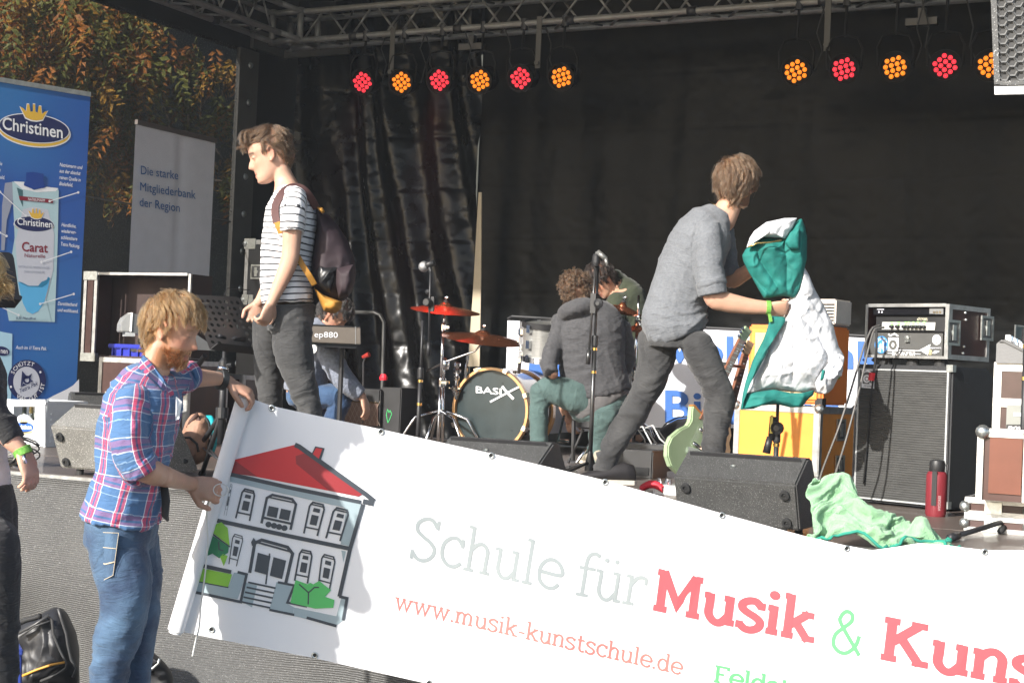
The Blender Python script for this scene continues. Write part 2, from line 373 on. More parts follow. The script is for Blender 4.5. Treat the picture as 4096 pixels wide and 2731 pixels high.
tree(cl([(112,178,.55),(122,165,.5),(128,150,.45),(95,110,.4),(203,70,.42),(228,66,.34),(222,105,.3),(228,165,.42),(230,182,.34),(215,120,.25),(180,90,.22),(150,60,.25),(190,50,.22)]),
     onX(195, 300, XT-1.2), 'thinner tree with scattered golden sprays, near the post of the mesh wall', 8, 4.2)
bw = pm('dark_render_wall', (.035,.037,.03), .9, var=.4, scale=1.2)
g = MB(); g.bbox((XL-7, 1, 0), (XL-6.6, 24, 7.5)); g.bbox((XL-6.6, 22, 0), (XL+8, 22.3, 7.5)); setp(g.build('added_backdrop_wall', bw), 'dark building wall added as a backdrop behind the trees, hiding the sky', 'building')  # added dark wall, blocks the bright sky seen through the mesh
# ------------------------------------------------------------------ trusses
def truss(name, label, A, B, h, w, nv, group=None):
    """box truss, A,B: end points of the lower near chord; h up, w sideways (away)"""
    A, B = np.array(A), np.array(B); L = np.linalg.norm(B-A); t = (B-A)/L; up = np.array([0,0,1.]); sd = np.cross(up, t); sd = sd*(1 if w > 0 else -1); w = abs(w)
    rt = thing(name, label, 'truss', A, 0, group); C4 = [A, A+up*h, A+sd*w, A+up*h+sd*w]
    g = MB(); g.tube([(0,0,0), (0,0,L)], .025, 12); ch = None
    M3 = Matrix.Identity(4); q = Vector(t.tolist()).to_track_quat('Z', 'Y')
    for c in C4:
        if ch is None: o = ch = g.build('chord', TRUSS, rt, 30)
        else: o = ch.copy(); COL.objects.link(o); o.parent = rt
        o.location = Vector((c-A).tolist()); o.rotation_mode = 'QUATERNION'; o.rotation_quaternion = q
    st = L/nv; br = None
    for i0, i1, ph in ((0,1,0), (2,3,.5), (0,2,.25), (1,3,.25)):
        for k in range(nv*2):
            s0, s1 = (k+ph)*st/2, (k+1+ph)*st/2
            if s1 > L: break
            a, b = (C4[i0], C4[i1]) if k % 2 == 0 else (C4[i1], C4[i0])
            p, q2 = a+t*(s0+.02), b+t*(s1-.02); d = q2-p; ln = np.linalg.norm(d)
            if br is None: g = MB(); g.tube([(0,0,0), (0,0,1)], .0095, 7); br = o = g.build('brace', TRUSS, rt, True)
            else: o = br.copy(); COL.objects.link(o); o.parent = rt
            o.location = Vector((p-A).tolist()); o.rotation_mode = 'QUATERNION'; o.rotation_quaternion = Vector(d.tolist()).to_track_quat('Z', 'Y'); o.scale = (1, 1, ln)
    for s in np.arange(.5, L, 1.0):
        g = MB(); g.tube([A+t*s, A+t*(s+.07)], .034, 10); g.build('coupler', MBLK, rt, True, world=True)
    return rt
zc = TC[2]; hT = .245
truss('rear_truss', 'long aluminium box truss spanning the back of the stage above the red and amber lights', (TC[0]-.02, YT, zc), (3.6, YT, zc), hT, .26, 23)
truss('side_truss', 'shorter box truss running forward along the left side from the rear corner', (TC[0]+.02-.31, YT-.3, zc-.0), (TC[0]+.02-.31, 5.2, zc+.0), hT, .26, 14)
rt = thing('corner_block', 'truss corner block with bolted flanges joining the two trusses at the rear left', 'truss corner', (TC[0], YT, zc))
for dx in (0, -.29):
    for dy in (-.0, .26):
        g = MB(); g.tube([(TC[0]+dx-.02, YT+dy-.02, zc-.03), (TC[0]+dx-.02, YT+dy-.02, zc+hT+.03)], .028, 10); g.build('post', TRUSS, rt, True, world=True)
for dz in (0, hT):
    g = MB(); g.tube([(TC[0]-.31, YT-.02, zc+dz), (TC[0]-.02, YT-.02, zc+dz)], .025, 8); g.tube([(TC[0]-.31, YT+.25, zc+dz), (TC[0]-.02, YT+.25, zc+dz)], .025, 8)
    g.tube([(TC[0]-.31, YT-.3, zc+dz), (TC[0]-.31, YT+.25, zc+dz)], .025, 8); g.tube([(TC[0]-.02, YT-.3, zc+dz), (TC[0]-.02, YT+.25, zc+dz)], .025, 8); g.build('tie_bar', TRUSS, rt, True, world=True)
# a few hooks and a motor bracket hanging from the rear truss
for i, px in enumerate((392, 538, 826)):
    p = onY(px, 100, YT); g = MB(); g.bbox((p[0]-.022, YT-.035, zc-.37), (p[0]+.022, YT-.03, zc+.04)); g.lathe([(.012,0),(.02,.01),(.02,.02)], (p[0], YT-.04, zc-.33), (0,-1,0), 8)
    setp(g.build('hanging_bracket', stm), 'flat steel bracket under the truss, '+['above the first amber light', 'near the last light of the left row', 'above the right-hand row of lights'][i], 'bracket', 'steel brackets under the rear truss')
for i, (px, py) in enumerate(((472, 47), (922, 22))):
    p = onY(px, py, YT+.1); g = MB(); g.box(p, (.22, .06, .05)); g.box(p+np.array([0,0,.05]), (.05,.05,.09)); setp(g.build('cable_clamp', BLK), 'small black cable clamp under the truss '+['left of the middle', 'near the hanging loudspeaker'][i], 'clamp', 'cable clamps on the rear truss')
# ------------------------------------------------------------------ LED lamps
LEDR = pm('led_red', (.5,.02,.04), .3, emit=(1.0,.04,.06), es=.72, var=.05)
LEDA = pm('led_amber', (.6,.2,.02), .3, emit=(1.0,.24,.012), es=.66, var=.05)
dull = pm('lamp_body', (.003,.003,.003), .6, spec=.2)
_led = {}
def par(px, py, red, label):
    p = onY(px, py, YT-.02); rt = thing('stage_light', label, 'stage light', p, 0, 'LED stage lights hanging from the rear truss')
    ax = np.array([.18*(1 if px > 700 else .6), -1, -.28]); ax /= np.linalg.norm(ax); u = np.cross((0,0,1.), ax); u /= np.linalg.norm(u); w = np.cross(ax, u)
    g = MB(); g.lathe([(.05,-.2),(.098,-.16),(.105,-.02),(.112,.0),(.112,.035),(.1,.035),(.1,.004)], (0,0,0), ax, 20); g.build('housing', dull, rt, 40)
    g = MB()
    for s in (-1,1): g.tube([u*s*.118, u*s*.125+np.array([0,0,.14]), u*s*.09+np.array([0,0,.22]), np.array([0,0,.24])], .009, 6)
    g.tube([(0,0,.23), (0,.02,zc-p[2]-.03)], .011, 6); g.build('yoke', dull, rt)
    g = MB(); g.tube([(-.0,.02,zc-p[2]-.05), (0,.02,zc-p[2]+.035)], .03, 8); g.build('hook_clamp', MBLK, rt)
    g = MB(); sx_ = random.choice((-1,1)); g.tube([(0,.1,-.02), (sx_*.10,.14,.02), (sx_*.16,.10,.16), (sx_*.13,.05,.28), (sx_*.2,.03,zc-p[2]+.03)], .006, 5); g.build('power_lead', RUB, rt, True)
    tw = .25+.5*random.random(); k = 0
    for row, n in ((1.5,3), (.5,4), (-.5,4), (-1.5,3)):
        for j in range(n):
            a, b = (j-(n-1)/2)*.041+.010*(1 if row > 0 else -1)*(0), row*.037
            a2, b2 = a*math.cos(tw)-b*math.sin(tw), a*math.sin(tw)+b*math.cos(tw); c = ax*.012+u*a2+w*b2
            if red not in _led: g = MB(); g.ball((0,0,0), .0172, 10); o = _led[red] = g.build('led', LEDR if red else LEDA, rt, True)
            else: o = _led[red].copy(); COL.objects.link(o); o.parent = rt
            o.location = Vector(c.tolist())
for i, (px, py) in enumerate(((363,82),(402,82),(440,80),(480.5,80.3),(521,78),(562,77))):
    par(px, py, i % 2 == 0, ['red LED stage light at the far left of the left-hand row', 'amber LED stage light, first amber one of the left-hand row', 'red LED stage light between the first two amber lights of the left-hand row', 'dim orange LED stage light, middle amber one of the left-hand row', 'red LED stage light next to the last amber light of the left-hand row', 'bright amber LED stage light ending the left-hand row'][i])
for i, (px, py) in enumerate(((796,71),(844,69),(895,67),(945,65.5),(990,65))):
    par(px, py, i % 2 == 1, ['orange LED stage light beginning the right-hand row', 'red LED stage light between the two fully visible amber lights of the right-hand row', 'yellow amber LED stage light with a red light on either side, right-hand row', 'red LED stage light nearest the hanging loudspeaker', 'amber LED stage light half hidden by the hanging loudspeaker'][i])
# ------------------------------------------------------------------ hanging loudspeaker, top right
ZS = 5.0; rt = thing('hanging_loudspeaker', 'grey loudspeaker with a hexagon grille hanging at the upper right edge', 'loudspeaker', at(1040, 60, ZS))
tl, bl = at(988.5, -60, ZS), at(994.5, 90, ZS); dn = ray(1045, 20); dn[2] -= .02; dn /= np.linalg.norm(dn)
def onsp(px, py):
    d = ray(px, py); return EYE+d*(np.dot(bl-EYE, dn)/np.dot(d, dn))
tl = onsp(988.5, -60); br_ = onsp(1100, 88); tr_ = tl+(br_-bl)
g = MB(); cbg = pm('cabinet_grey', (.10,.10,.098), .7, bump=.5, bscale=300, speck=220); cc = (bl+br_+tr_+tl)/4; fr = [bl, br_, tr_, tl]; bk = [cc+(p-cc)*.8+dn*.45 for p in fr]; g.add(fr+bk, [(0,1,2,3),(7,6,5,4),(0,4,5,1),(1,5,6,2),(2,6,7,3),(3,7,4,0)]); g.build('cabinet', cbg, rt, world=True, bevel=.006)
ex = (br_-bl)/np.linalg.norm(br_-bl); ez = (tl-bl)/np.linalg.norm(tl-bl); W_, H_ = np.linalg.norm(br_-bl), np.linalg.norm(tl-bl)
g = MB(); o3 = bl-dn*.012
for (x0,x1,z0,z1) in ((.0,.018,.02,H_),(.018,W_,.016,.03)): g.prism([o3+ex*x0+ez*z0, o3+ex*x1+ez*z0, o3+ex*x1+ez*z1, o3+ex*x0+ez*z1], dn*.02)
g.build('front_frame', cbg, rt, world=True)
V = []; g = MB(); R0 = .0145
for i in range(14):
    for j in range(24):
        cx, cz = .032+i*R0*1.78, .045+(j+.5*(i % 2))*R0*2.02
        if cx > W_-.02 or cz > H_: continue
        ring = [o3+ex*(cx+rr*R0*math.cos(a))+ez*(cz+rr*R0*math.sin(a))+dn*dd for rr, dd in ((1.14,-.0),(.8,.007)) for a in [k*math.pi/3 for k in range(6)]]
        g.add(ring, [(k, (k+1) % 6, 6+(k+1) % 6, 6+k) for k in range(6)])
o = g.build('hexagon_grille', pm('grille_grey', (.2,.2,.195), .5, .3), rt, world=True); o['kind'] = 'stuff'
g = MB(); gb = o3+dn*.0105; g.prism([gb+ex*.018+ez*.03, gb+ex*W_+ez*.03, gb+ex*W_+ez*H_, gb+ex*.018+ez*H_], dn*.004); g.build('grille_backing', pm('grille_dark', (.06,.06,.06), .8), rt, world=True)
g = MB(); g.prism([o3+ex*-.0+ez*-.014, o3+ex*W_+ez*-.014, o3+ex*W_+ez*.012, o3+ex*0+ez*.012], dn*.3); g.build('bottom_rail', pm('white_rail', (.75,.75,.73), .4), rt, world=True)
# ================================================================== EQUIPMENT ON THE STAGE
def plane3(a, b, c):
    n = np.cross(np.array(b)-a, np.array(c)-a); n /= np.linalg.norm(n)
    if np.dot(n, FW) < 0: n = -n       # n points away from the viewer
    a = np.array(a)
    def fn(px, py, off=0.0):
        d = ray(px, py); t = np.dot(a-n*off-EYE, n)/np.dot(d, n); return EYE+d*t
    fn.n = n; return fn
def zshift(fn, k, off):
    s, ox, oy = ZF[k]
    return lambda x, y: fn(x/s+ox, y/s+oy, off)
def col(name, c, r=.5, **k): return pm('print_'+name, c, r, var=.03, **k)
def slab(mb, fn, pts, th, off=0):
    P = [fn(p[0], p[1], off) for p in pts]; return mb.prism(P, fn.n*th)
def YP(y): return plane3((0,y,0), (1,y,0), (0,y,1))
# ---------------------------------------------------------------- roll-up banners
def crown2d(x0, x1, y0, y1, slope=0):
    w = x1-x0; f = lambda u, v: (x0+u*w, y1+(y0-y1)*v+slope*u)
    pts = [f(.2,0), f(.0,.72), f(.12,.62), f(.22,.42), f(.26,.95), f(.34,.95), f(.38,.45), f(.47,.5), f(.47,1.0), f(.55,1.0), f(.56,.5), f(.64,.44), f(.68,.92), f(.76,.92), f(.8,.38), f(.9,.58), f(1.0,.66), f(.82,0), f(.6,-.12), f(.4,-.12)]
    return flat_mesh([pts])
TLb = at(-20, 77.5, 10.3)
def same_height(px, py, zz):
    d = ray(px, py); return EYE+d*((zz-CAMZ)/d[2])
TRb = same_height(90.4, 95.6, TLb[2])
BRb = at(78.5, 398, depth(TRb)-.0); kk = TRb.copy(); kk[2] = STAGE+.05; BRb = kk
pf = plane3(TLb, TRb, BRb)
rt = thing('rollup_banner', 'blue roll-up banner advertising mineral water in a carton, at the left edge', 'roll-up banner', (TLb+BRb)/2*[1,1,0]+[0,0,STAGE], 0, 'roll-up banners beside the mesh wall')
BLb = TLb.copy(); BLb[2] = STAGE+.05; g = MB(); nn = pf.n
blu = bpy.data.materials.new('banner_blue'); blu.use_nodes = True; _n = blu.node_tree; _b = _n.nodes['Principled BSDF']; _b.inputs['Roughness'].default_value = .35
_t = N(_n, 'ShaderNodeTexNoise', Scale=.9, Detail=1.0); _c = N(_n, 'ShaderNodeTexCoord'); _n.links.new(_c.outputs['Object'], _t.inputs['Vector']); _rp = N(_n, 'ShaderNodeValToRGB'); _n.links.new(_t.outputs[0], _rp.inputs[0])
_rp.color_ramp.elements[0].position = .35; _rp.color_ramp.elements[0].color = (.02,.085,.34,1); _rp.color_ramp.elements[1].position = .7; _rp.color_ramp.elements[1].color = (.035,.19,.44,1); _n.links.new(_rp.outputs[0], _b.inputs['Base Color'])
g.prism([BLb, BRb, TRb, TLb], nn*.004); g.build('print_sheet', blu, rt, world=True)
g = MB(); e = np.array([0,0,.025]); g.prism([TLb-nn*.008-e*.3, TRb-nn*.008-e*.3, TRb-nn*.008+e, TLb-nn*.008+e], nn*.02); g.build('top_bar', ALU, rt, world=True)
g = MB(); mid = (BLb+BRb)/2; ex = (BRb-BLb)/np.linalg.norm(BRb-BLb); g.box(mid+np.array([0,0,-.0]), (.86,.2,.09), np.stack([ex, nn, [0,0,1.]], 1)); g.build('base_housing', ALU, rt, world=True, bevel=.01)
U_ = lambda o: zshift(pf, 'U', o); P_ = lambda o: zshift(pf, 'P', o); N_ = lambda o: zshift(pf, 'N', o)
WT = col('white', (.78,.78,.8)); GOLD = col('gold', (.72,.44,.05), .35); NAVY = col('navy', (.012,.018,.09)); REDP = col('wine', (.22,.012,.03))
TEAL = col('pale_teal', (.42,.58,.62)); PALE = col('pale_grey', (.55,.56,.62)); CAPB = col('cap_blue', (.012,.05,.26)); SKY = col('sky_blue', (.1,.42,.72)); DKT = col('dark_teal', (.05,.13,.15)); GREYP = col('slate', (.3,.32,.4)); DEEPW = col('wave_blue', (.02,.2,.36))
sh = lambda pts: [flat_mesh([pts])]
def tilted(cx, cy, rx, ry, sl): return [(x, y+(x-cx)*sl) for x, y in ell(cx, cy, rx, ry)]
def emblem(fn, cx, cy, rx, ry, sl, cr, tx):
    f = rx/310
    put('emblem_rim', sh(tilted(cx, cy+ry*.17, rx*1.03, ry*1.12, sl)), fn(.002), WT, rt, 60); put('emblem_gold', sh(tilted(cx, cy+ry*.16, rx*.995, ry*1.04, sl)), fn(.0025), GOLD, rt, 60)
    put('emblem_ring', sh(tilted(cx, cy, rx, ry, sl)), fn(.003), WT, rt, 60); put('emblem_field', sh(tilted(cx, cy, rx*.97, ry*.94, sl)), fn(.0035), NAVY, rt, 60)
    put('crown_rim', [crown2d(cr[0]-7*f, cr[1]+7*f, cr[2]-8*f, cr[3]+10*f, cr[4])], fn(.004), WT, rt); put('crown', [crown2d(*cr)], fn(.0045), GOLD, rt)
    put('lettering', textfit('Christinen', tx[0], tx[1], tx[2], tx[3], bold=.014, dy=tx[4]), fn(.005), WT, rt)
# carton, back to front
put('carton_side', sh([(45,965),(115,955),(150,1010),(60,1300),(40,1568),(10,1568),(18,1170)]), U_(.002), GREYP, rt, 90)
put('carton_body', sh(z('U',110,952,330,1035,520,1012,526,1040)+z('P',905,60,858,1318,140,1298,75,960,230,0)), lambda x, y: pf(x, y, .0025), TEAL, rt, 12)
put('carton_lid', sh([(120,950),(215,955),(300,1030),(420,1000),(522,1012),(500,1040),(330,1048),(200,1020)]), U_(.003), WT, rt, 60)
put('carton_fold', sh([(150,1005),(205,1030),(205,1180),(175,1110)]), U_(.003), DKT, rt, 60)
put('carton_front', sh(z('U',205,1200,305,1178,430,1205)+z('P',850,-60,835,500,700,1060,520,1215,400,1130,300,820,240,60)), lambda x, y: pf(x, y, .0032), PALE, rt, 12)
put('cap', sh([(235,870),(300,866),(390,882),(390,960),(404,975),(400,1008),(300,1022),(214,988),(214,965),(232,955)]), U_(.0045), CAPB, rt, 60)
put('red_band', sh([(168,1080),(480,1112),(474,1147),(176,1118)]), U_(.004), REDP, rt, 60)
put('lettering', textfit('NATRIUMARM', 252, 402, 1122, 27, dy=13), U_(.005), WT, rt)
emblem(U_, 305, 476, 320, 132, .1, (180, 425, 245, 372, 32), (22, 562, 482, 112, 84))
emblem(U_, 306, 1332, 180, 70, .06, (252, 395, 1188, 1268, 12), (155, 470, 1336, 62, 30))
put('lettering', textfit('Carat', 342, 750, 206, 148, bold=.02, dy=24), P_(.004), REDP, rt); put('lettering', textfit('Naturelle', 385, 710, 300, 58, dy=16, bold=.008), P_(.004), REDP, rt)
put('lettering', textfit('NATÜRLICHES MINERALWASSER', 290, 776, 468, 38, dy=24), P_(.004), GREYP, rt); put('lettering', textfit('OHNE KOHLENSÄURE', 376, 702, 548, 38, dy=12), P_(.004), GREYP, rt)
put('water', sh([(285,690),(450,757),(600,750),(650,700),(720,680),(785,630),(750,800),(690,1020),(600,1150),(510,1195),(420,1150),(360,1020),(310,840)]), P_(.004), SKY, rt, 90)
put('wave', sh([(285,675),(360,705),(450,750),(600,750),(650,690),(735,655),(750,610),(785,630),(740,720),(660,770),(560,768),(440,765),(340,720)]), P_(.0045), DEEPW, rt, 90)
put('carton_foot', sh([(230,1200),(330,1060),(420,1150),(520,1205),(600,1160),(720,960),(800,1290),(200,1290)]), P_(.0036), TEAL, rt, 90)
put('lettering', textfit('0,5l Pfandfrei', 252, 560, 1272, 36, bold=.01, dy=8), P_(.005), NAVY, rt)
for k, ln, pts in (('U', 8, [(0,1045),(230,1258)]), ('U', 8, [(445,1128),(700,1050)]), ('P', 14, [(650,378),(1115,220)]), ('P', 14, [(630,1035),(1155,880)]), ('P', 14, [(0,1075),(290,1210)]), ('U', 8, [(0,1410),(58,1440)])):
    put('callout', [stroke(pts, ln)]+[flat_mesh([ell(*p, ln*1.35, ln*1.45, 14)]) for p in pts], zshift(pf, k, .006), WT, rt)
for s, x0, x1, y, dy in (('Natriumarm und',535,740,815,28),('aus der absolut',533,722,870,26),('reinen Quelle in',531,722,928,26),('Bielefeld.',531,652,985,14),('le',0,20,806,2),('n',0,6,862,1),('ald.',0,42,925,8),('Handliche,',551,682,1352,16),('wiederver-',551,682,1408,14),('schliessbare',546,692,1465,16),('Tetra Packung.',546,714,1525,22)):
    put('lettering', textfit(s, x0, x1, y, 33, shear=.25, bold=.012, dy=dy), U_(.003), WT, rt)
for s, x0, x1, y, dy in (('Durstlöschend',906,1212,1052,22),('und wohltuend.',904,1226,1152,24)): put('lettering', textfit(s, x0, x1, y, 56, shear=.25, bold=.012, dy=dy), P_(.003), WT, rt)
put('lettering', textfit('Auch im 1l Tetra Pak.', 175, 522, 38, 40, shear=.25, bold=.01, dy=15), N_(.003), WT, rt)
put('small_carton', sh([(-60,-170),(138,-130),(122,640),(-60,640)]), N_(.002), col('ice_blue', (.4,.62,.74)), rt, 90)
put('small_emblem', sh(tilted(20, 62, 88, 52, .12)), N_(.004), NAVY, rt, 60); put('lettering', textfit('nen', 8, 86, 84, 45, bold=.012, dy=8, cap=.55), N_(.005), WT, rt)
# round recycling badge
put('badge_rim', sh(ell(300, 390, 213, 230)), N_(.003), NAVY, rt, 60); put('badge_disc', sh(ell(297, 408, 149, 171)), N_(.004), PALE, rt, 60)
def textarc(s, cx, cy, rx, ry, a0, a1, h, out, bold=.01):
    o_ = []; n = len(s)
    for i, ch in enumerate(s):
        if ch == ' ': continue
        a = math.radians(a0+(a1-a0)*(i+.5)/n); V, Fc = text2d(ch, bold); w = (V[:,0].min()+V[:,0].max())/2; V = (V-[w, .36])/.715*h
        dirn = np.array([math.cos(a), math.sin(a)]); up = dirn if out else -dirn; rg = np.array([-up[1], up[0]])
        o_.append((np.array([cx, cy])+dirn*[rx, ry]+V[:,:1]*rg+V[:,1:]*up, Fc))
    return o_
put('lettering', textarc('SCHÜTZT', 300, 395, 180, 198, -158, -62, 44, True), N_(.005), WT, rt); put('lettering', textarc('WAS GUT IST', 300, 395, 183, 203, 122, 8, 44, False), N_(.005), WT, rt)
put('lettering', textfit('Tetra Pak', 218, 425, 535, 50, bold=.008, dy=-95), N_(.005), NAVY, rt)
put('badge_mark', [flat_mesh([[(248,282),(318,368),(262,380),(252,432),(230,470)]]), flat_mesh([[(310,345),(362,312),(342,362)]]), flat_mesh([[(232,468),(300,440),(262,425)]]), flat_mesh([[(340,412),(372,402),(352,385)]]), stroke(ell(302, 385, 34, 38, 24), 20, True)]+[flat_mesh([ell(122,462,12,14,14)]), flat_mesh([ell(452,298,12,14,14)])][:0], N_(.0055), NAVY, rt)
put('badge_dots', [flat_mesh([ell(122,462,12,14,14)]), flat_mesh([ell(452,298,12,14,14)])], N_(.0055), WT, rt)
put('white_swoosh', sh([(515,606),(600,560),(680,522),(750,488),(820,445),(885,375),(885,700),(515,700)]), N_(.002), WT, rt, 90)
# second roll-up
TL2 = at(135.8, 122, 11.5); TR2 = same_height(215.4, 141, TL2[2]); BL2, BR2 = TL2.copy(), TR2.copy(); BL2[2] = BR2[2] = STAGE+.05; pg_ = plane3(TL2, TR2, BR2); nn = pg_.n
rt = thing('rollup_banner', 'pale grey roll-up banner with blue lettering about a members bank, behind the flight case', 'roll-up banner', (BL2+BR2)/2*[1,1,0]+[0,0,STAGE], 0, 'roll-up banners beside the mesh wall')
g = MB(); u_ = np.linspace(0,1,24); Pg = [[BL2+(BR2-BL2)*u+(TL2-BL2)*v+nn*.012*(math.exp(-((u-.56)/.06)**2)-.5*math.exp(-((u-.5)/.05)**2)) for u in u_] for v in (0,.5,1)]; g.grid(Pg); g.build('print_sheet', pm('grey_pvc', (.74,.72,.74), .4, var=.05), rt, True, world=True)
g = MB(); g.prism([TL2-nn*.02-e*.6, TR2-nn*.02-e*.6, TR2-nn*.02+e*.8, TL2-nn*.02+e*.8], nn*.03); g.build('top_bar', pm('dark_bar', (.09,.075,.065), .5), rt, world=True)
g = MB(); ex = (BR2-BL2)/np.linalg.norm(BR2-BL2); g.box((BL2+BR2)/2, (.9,.2,.09), np.stack([ex, nn, [0,0,1.]], 1)); g.build('base_housing', ALU, rt, world=True, bevel=.01)
BK = col('bank_blue', (.025,.13,.36))
for s, x0, x1, y, dy in (('Die starke',884,1118,1090,35),('Mitgliederbank',880,1228,1193,53),('der Region',876,1128,1290,38)): put('lettering', textfit(s, x0, x1, y, 55, dy=dy), zshift(pg_, 'A', .016), BK, rt)
# ---------------------------------------------------------------- flight cases: shared builder (stage-aligned box with metal edges)
def edges(mb, x0, x1, y0, y1, z0, z1, w=.028, t=.004, faces='frt'):
    if 'f' in faces:
        for a in ((x0,x0+w,z0,z1),(x1-w,x1,z0,z1),(x0+w,x1-w,z0,z0+w),(x0+w,x1-w,z1-w,z1)): mb.bbox((a[0],y0-t,a[2]), (a[1],y0+.001,a[3]))
    if 'r' in faces:
        for a in ((y0,y0+w,z0,z1),(y1-w,y1,z0,z1),(y0+w,y1-w,z0,z0+w),(y0+w,y1-w,z1-w,z1)): mb.bbox((x1-.001,a[0],a[2]), (x1+t,a[1],a[3]))
    if 't' in faces:
        for a in ((x0,x0+w,y0,y1),(x1-w,x1,y0,y1),(x0+w,x1-w,y0,y0+w),(x0+w,x1-w,y1-w,y1)): mb.bbox((a[0],a[2],z1-.001), (a[1],a[3],z1+t))
def butterfly(rt, c, ax='x', s=1.0):
    """recessed butterfly latch on a side (+x) or front (-y) face"""
    R3 = np.eye(3) if ax == 'y' else np.array([[0,-1,0],[1,0,0],[0,0,1.]])   # local -y is outwards
    o = np.array(c); g = MB()
    for a in ((-.062,-.05,-.07,.07),(.05,.062,-.07,.07),(-.05,.05,-.07,-.056),(-.05,.05,.056,.07)):
        p = np.array([(a[0]+a[1])/2, -.004, (a[2]+a[3])/2])*s; g.box(o+R3 @ p, np.array([a[1]-a[0], .008, a[3]-a[2]])*s, R3)
    g.build('latch_frame', GALV, rt, world=True)
    g = MB(); g.box(o+R3 @ (np.array([0,-.001,0])*s), np.array([.1,.004,.112])*s, R3); g.build('latch_dish', pm('latch_shadow', (.12,.12,.12), .5, .6), rt, world=True)
    g = MB(); g.lathe([(.022*s,0),(.022*s,.008*s),(.0,.010*s)], o, R3 @ np.array([0,-1.,0]), 12); g.box(o+R3 @ (np.array([0,-.009,0])*s), np.array([.03,.006,.085])*s, R3); g.build('latch_wing', GALV, rt, world=True)
def handle(rt, c, ax='x', s=1.0):
    R3 = np.eye(3) if ax == 'y' else np.array([[0,-1,0],[1,0,0],[0,0,1.]]); o = np.array(c); g = MB()
    for a in ((-.085,-.07,-.085,.085),(.07,.085,-.085,.085),(-.07,.07,-.085,-.07),(-.07,.07,.07,.085)):
        g.box(o+R3 @ (np.array([(a[0]+a[1])/2,-.004,(a[2]+a[3])/2])*s), np.array([a[1]-a[0],.008,a[3]-a[2]])*s, R3)
    for q in range(-2,3):
        for sz in (-1,1): g.lathe([(.006*s,0),(.0,.006*s)], o+R3 @ (np.array([q*.035,-.008,sz*.0775])*s), R3 @ np.array([0,-1.,0]), 6)
    g.build('handle_frame', GALV, rt, world=True)
    g = MB(); g.box(o+R3 @ (np.array([0,-.001,.0])*s), np.array([.14,.004,.14])*s, R3); g.build('handle_dish', pm('zinc_dish', (.35,.42,.42), .3, .8), rt, world=True)
    g = MB(); g.tube([o+R3 @ (np.array([x,-.012,-.04])*s) for x in (-.055,0,.055)], .011*s, 8); g.build('grip', RUB, rt, world=True)
def corner_balls(rt, x0, x1, y0, y1, z0, z1, r=.026):
    for X in (x0,x1):
        for Y in (y0,y1):
            for Zc in (z0,z1): g = MB(); g.ball((X,Y,Zc), r, 10); g.build('ball_corner', GALV, rt, True, world=True)
# ---------------------------------------------------------------- left: large flight case standing open, with crate and keyboard
p0 = onz(97, 443.5); y0 = p0[1]+.55; yp = YP(y0)
x0 = yp(97.5, 400)[0]; x1 = yp(187, 400)[0]; zt = yp(100, 357)[2]
rt = thing('flight_case', 'large worn brown flight case standing with its lid open, behind the checked shirt man', 'flight case', (x0, y0, STAGE))
g = MB(); g.bbox((x0,y0,STAGE+.0), (x1,y0+.45,zt-.004)); g.build('body', PLYD, rt, world=True)
g = MB(); edges(g, x0, x1, y0, y0+.45, STAGE+.01, zt, .03); g.build('edging', ALU, rt, world=True)
butterfly(rt, (x0+.16, y0-.006, STAGE+.25), 'y', 1.3)
lz0, lx0, lx1 = zt+.0, yp(82, 300)[0], yp(188, 300)[0]; lzt = yp(96, 272.5)[2]; ly = y0+.02
lid = MB(); lid.bbox((lx0, ly, lz0+.02), (lx0+.012, ly+.24, lzt)); lid.bbox((lx1-.012, ly+.02, lz0+.02), (lx1, ly+.24, lzt)); lid.bbox((lx0+.012, ly+.02, lzt-.014), (lx1-.012, ly+.24, lzt)); lid.bbox((lx0+.012, ly+.23, lz0+.02), (lx1-.012, ly+.24, lzt-.014)); lid.bbox((lx0+.012, ly+.02, lz0+.004), (lx1-.012, ly+.23, lz0+.018))
lid.build('lid', pm('case_inside', (.03,.014,.011), .7, var=.5, scale=4), rt, world=True)
g = MB()
for a in ((lx0-.004,lx0+.022,lz0,lzt),(lx0+.095,lx0+.122,lz0,lzt-.0),(lx1-.018,lx1+.002,lz0,lzt-.0)): g.bbox((a[0],ly-.004,a[2]), (a[1],ly+.012,a[3]))
g.bbox((lx0+.03,ly-.004,lzt-.012), (lx1-.03,ly+.012,lzt+.006)); g.build('lid_edging', ALU, rt, world=True)
g = MB(); g.bbox((lx0+.031,ly-.002,lz0+.02), (lx0+.084,ly+.2,lzt-.013)); g.build('lid_side_panel', PLYD, rt, world=True)
g = MB(); g.bbox((lx0-.006,ly-.01,lzt-.05), (lx0+.12,ly+.02,lzt+.012)); g.build('corner_plate', GALV, rt, world=True); g = MB(); g.bbox((lx0+.0,ly-.012,lz0-.03), (lx0+.14,ly+.02,lz0+.03)); g.build('corner_plate', GALV, rt, world=True)
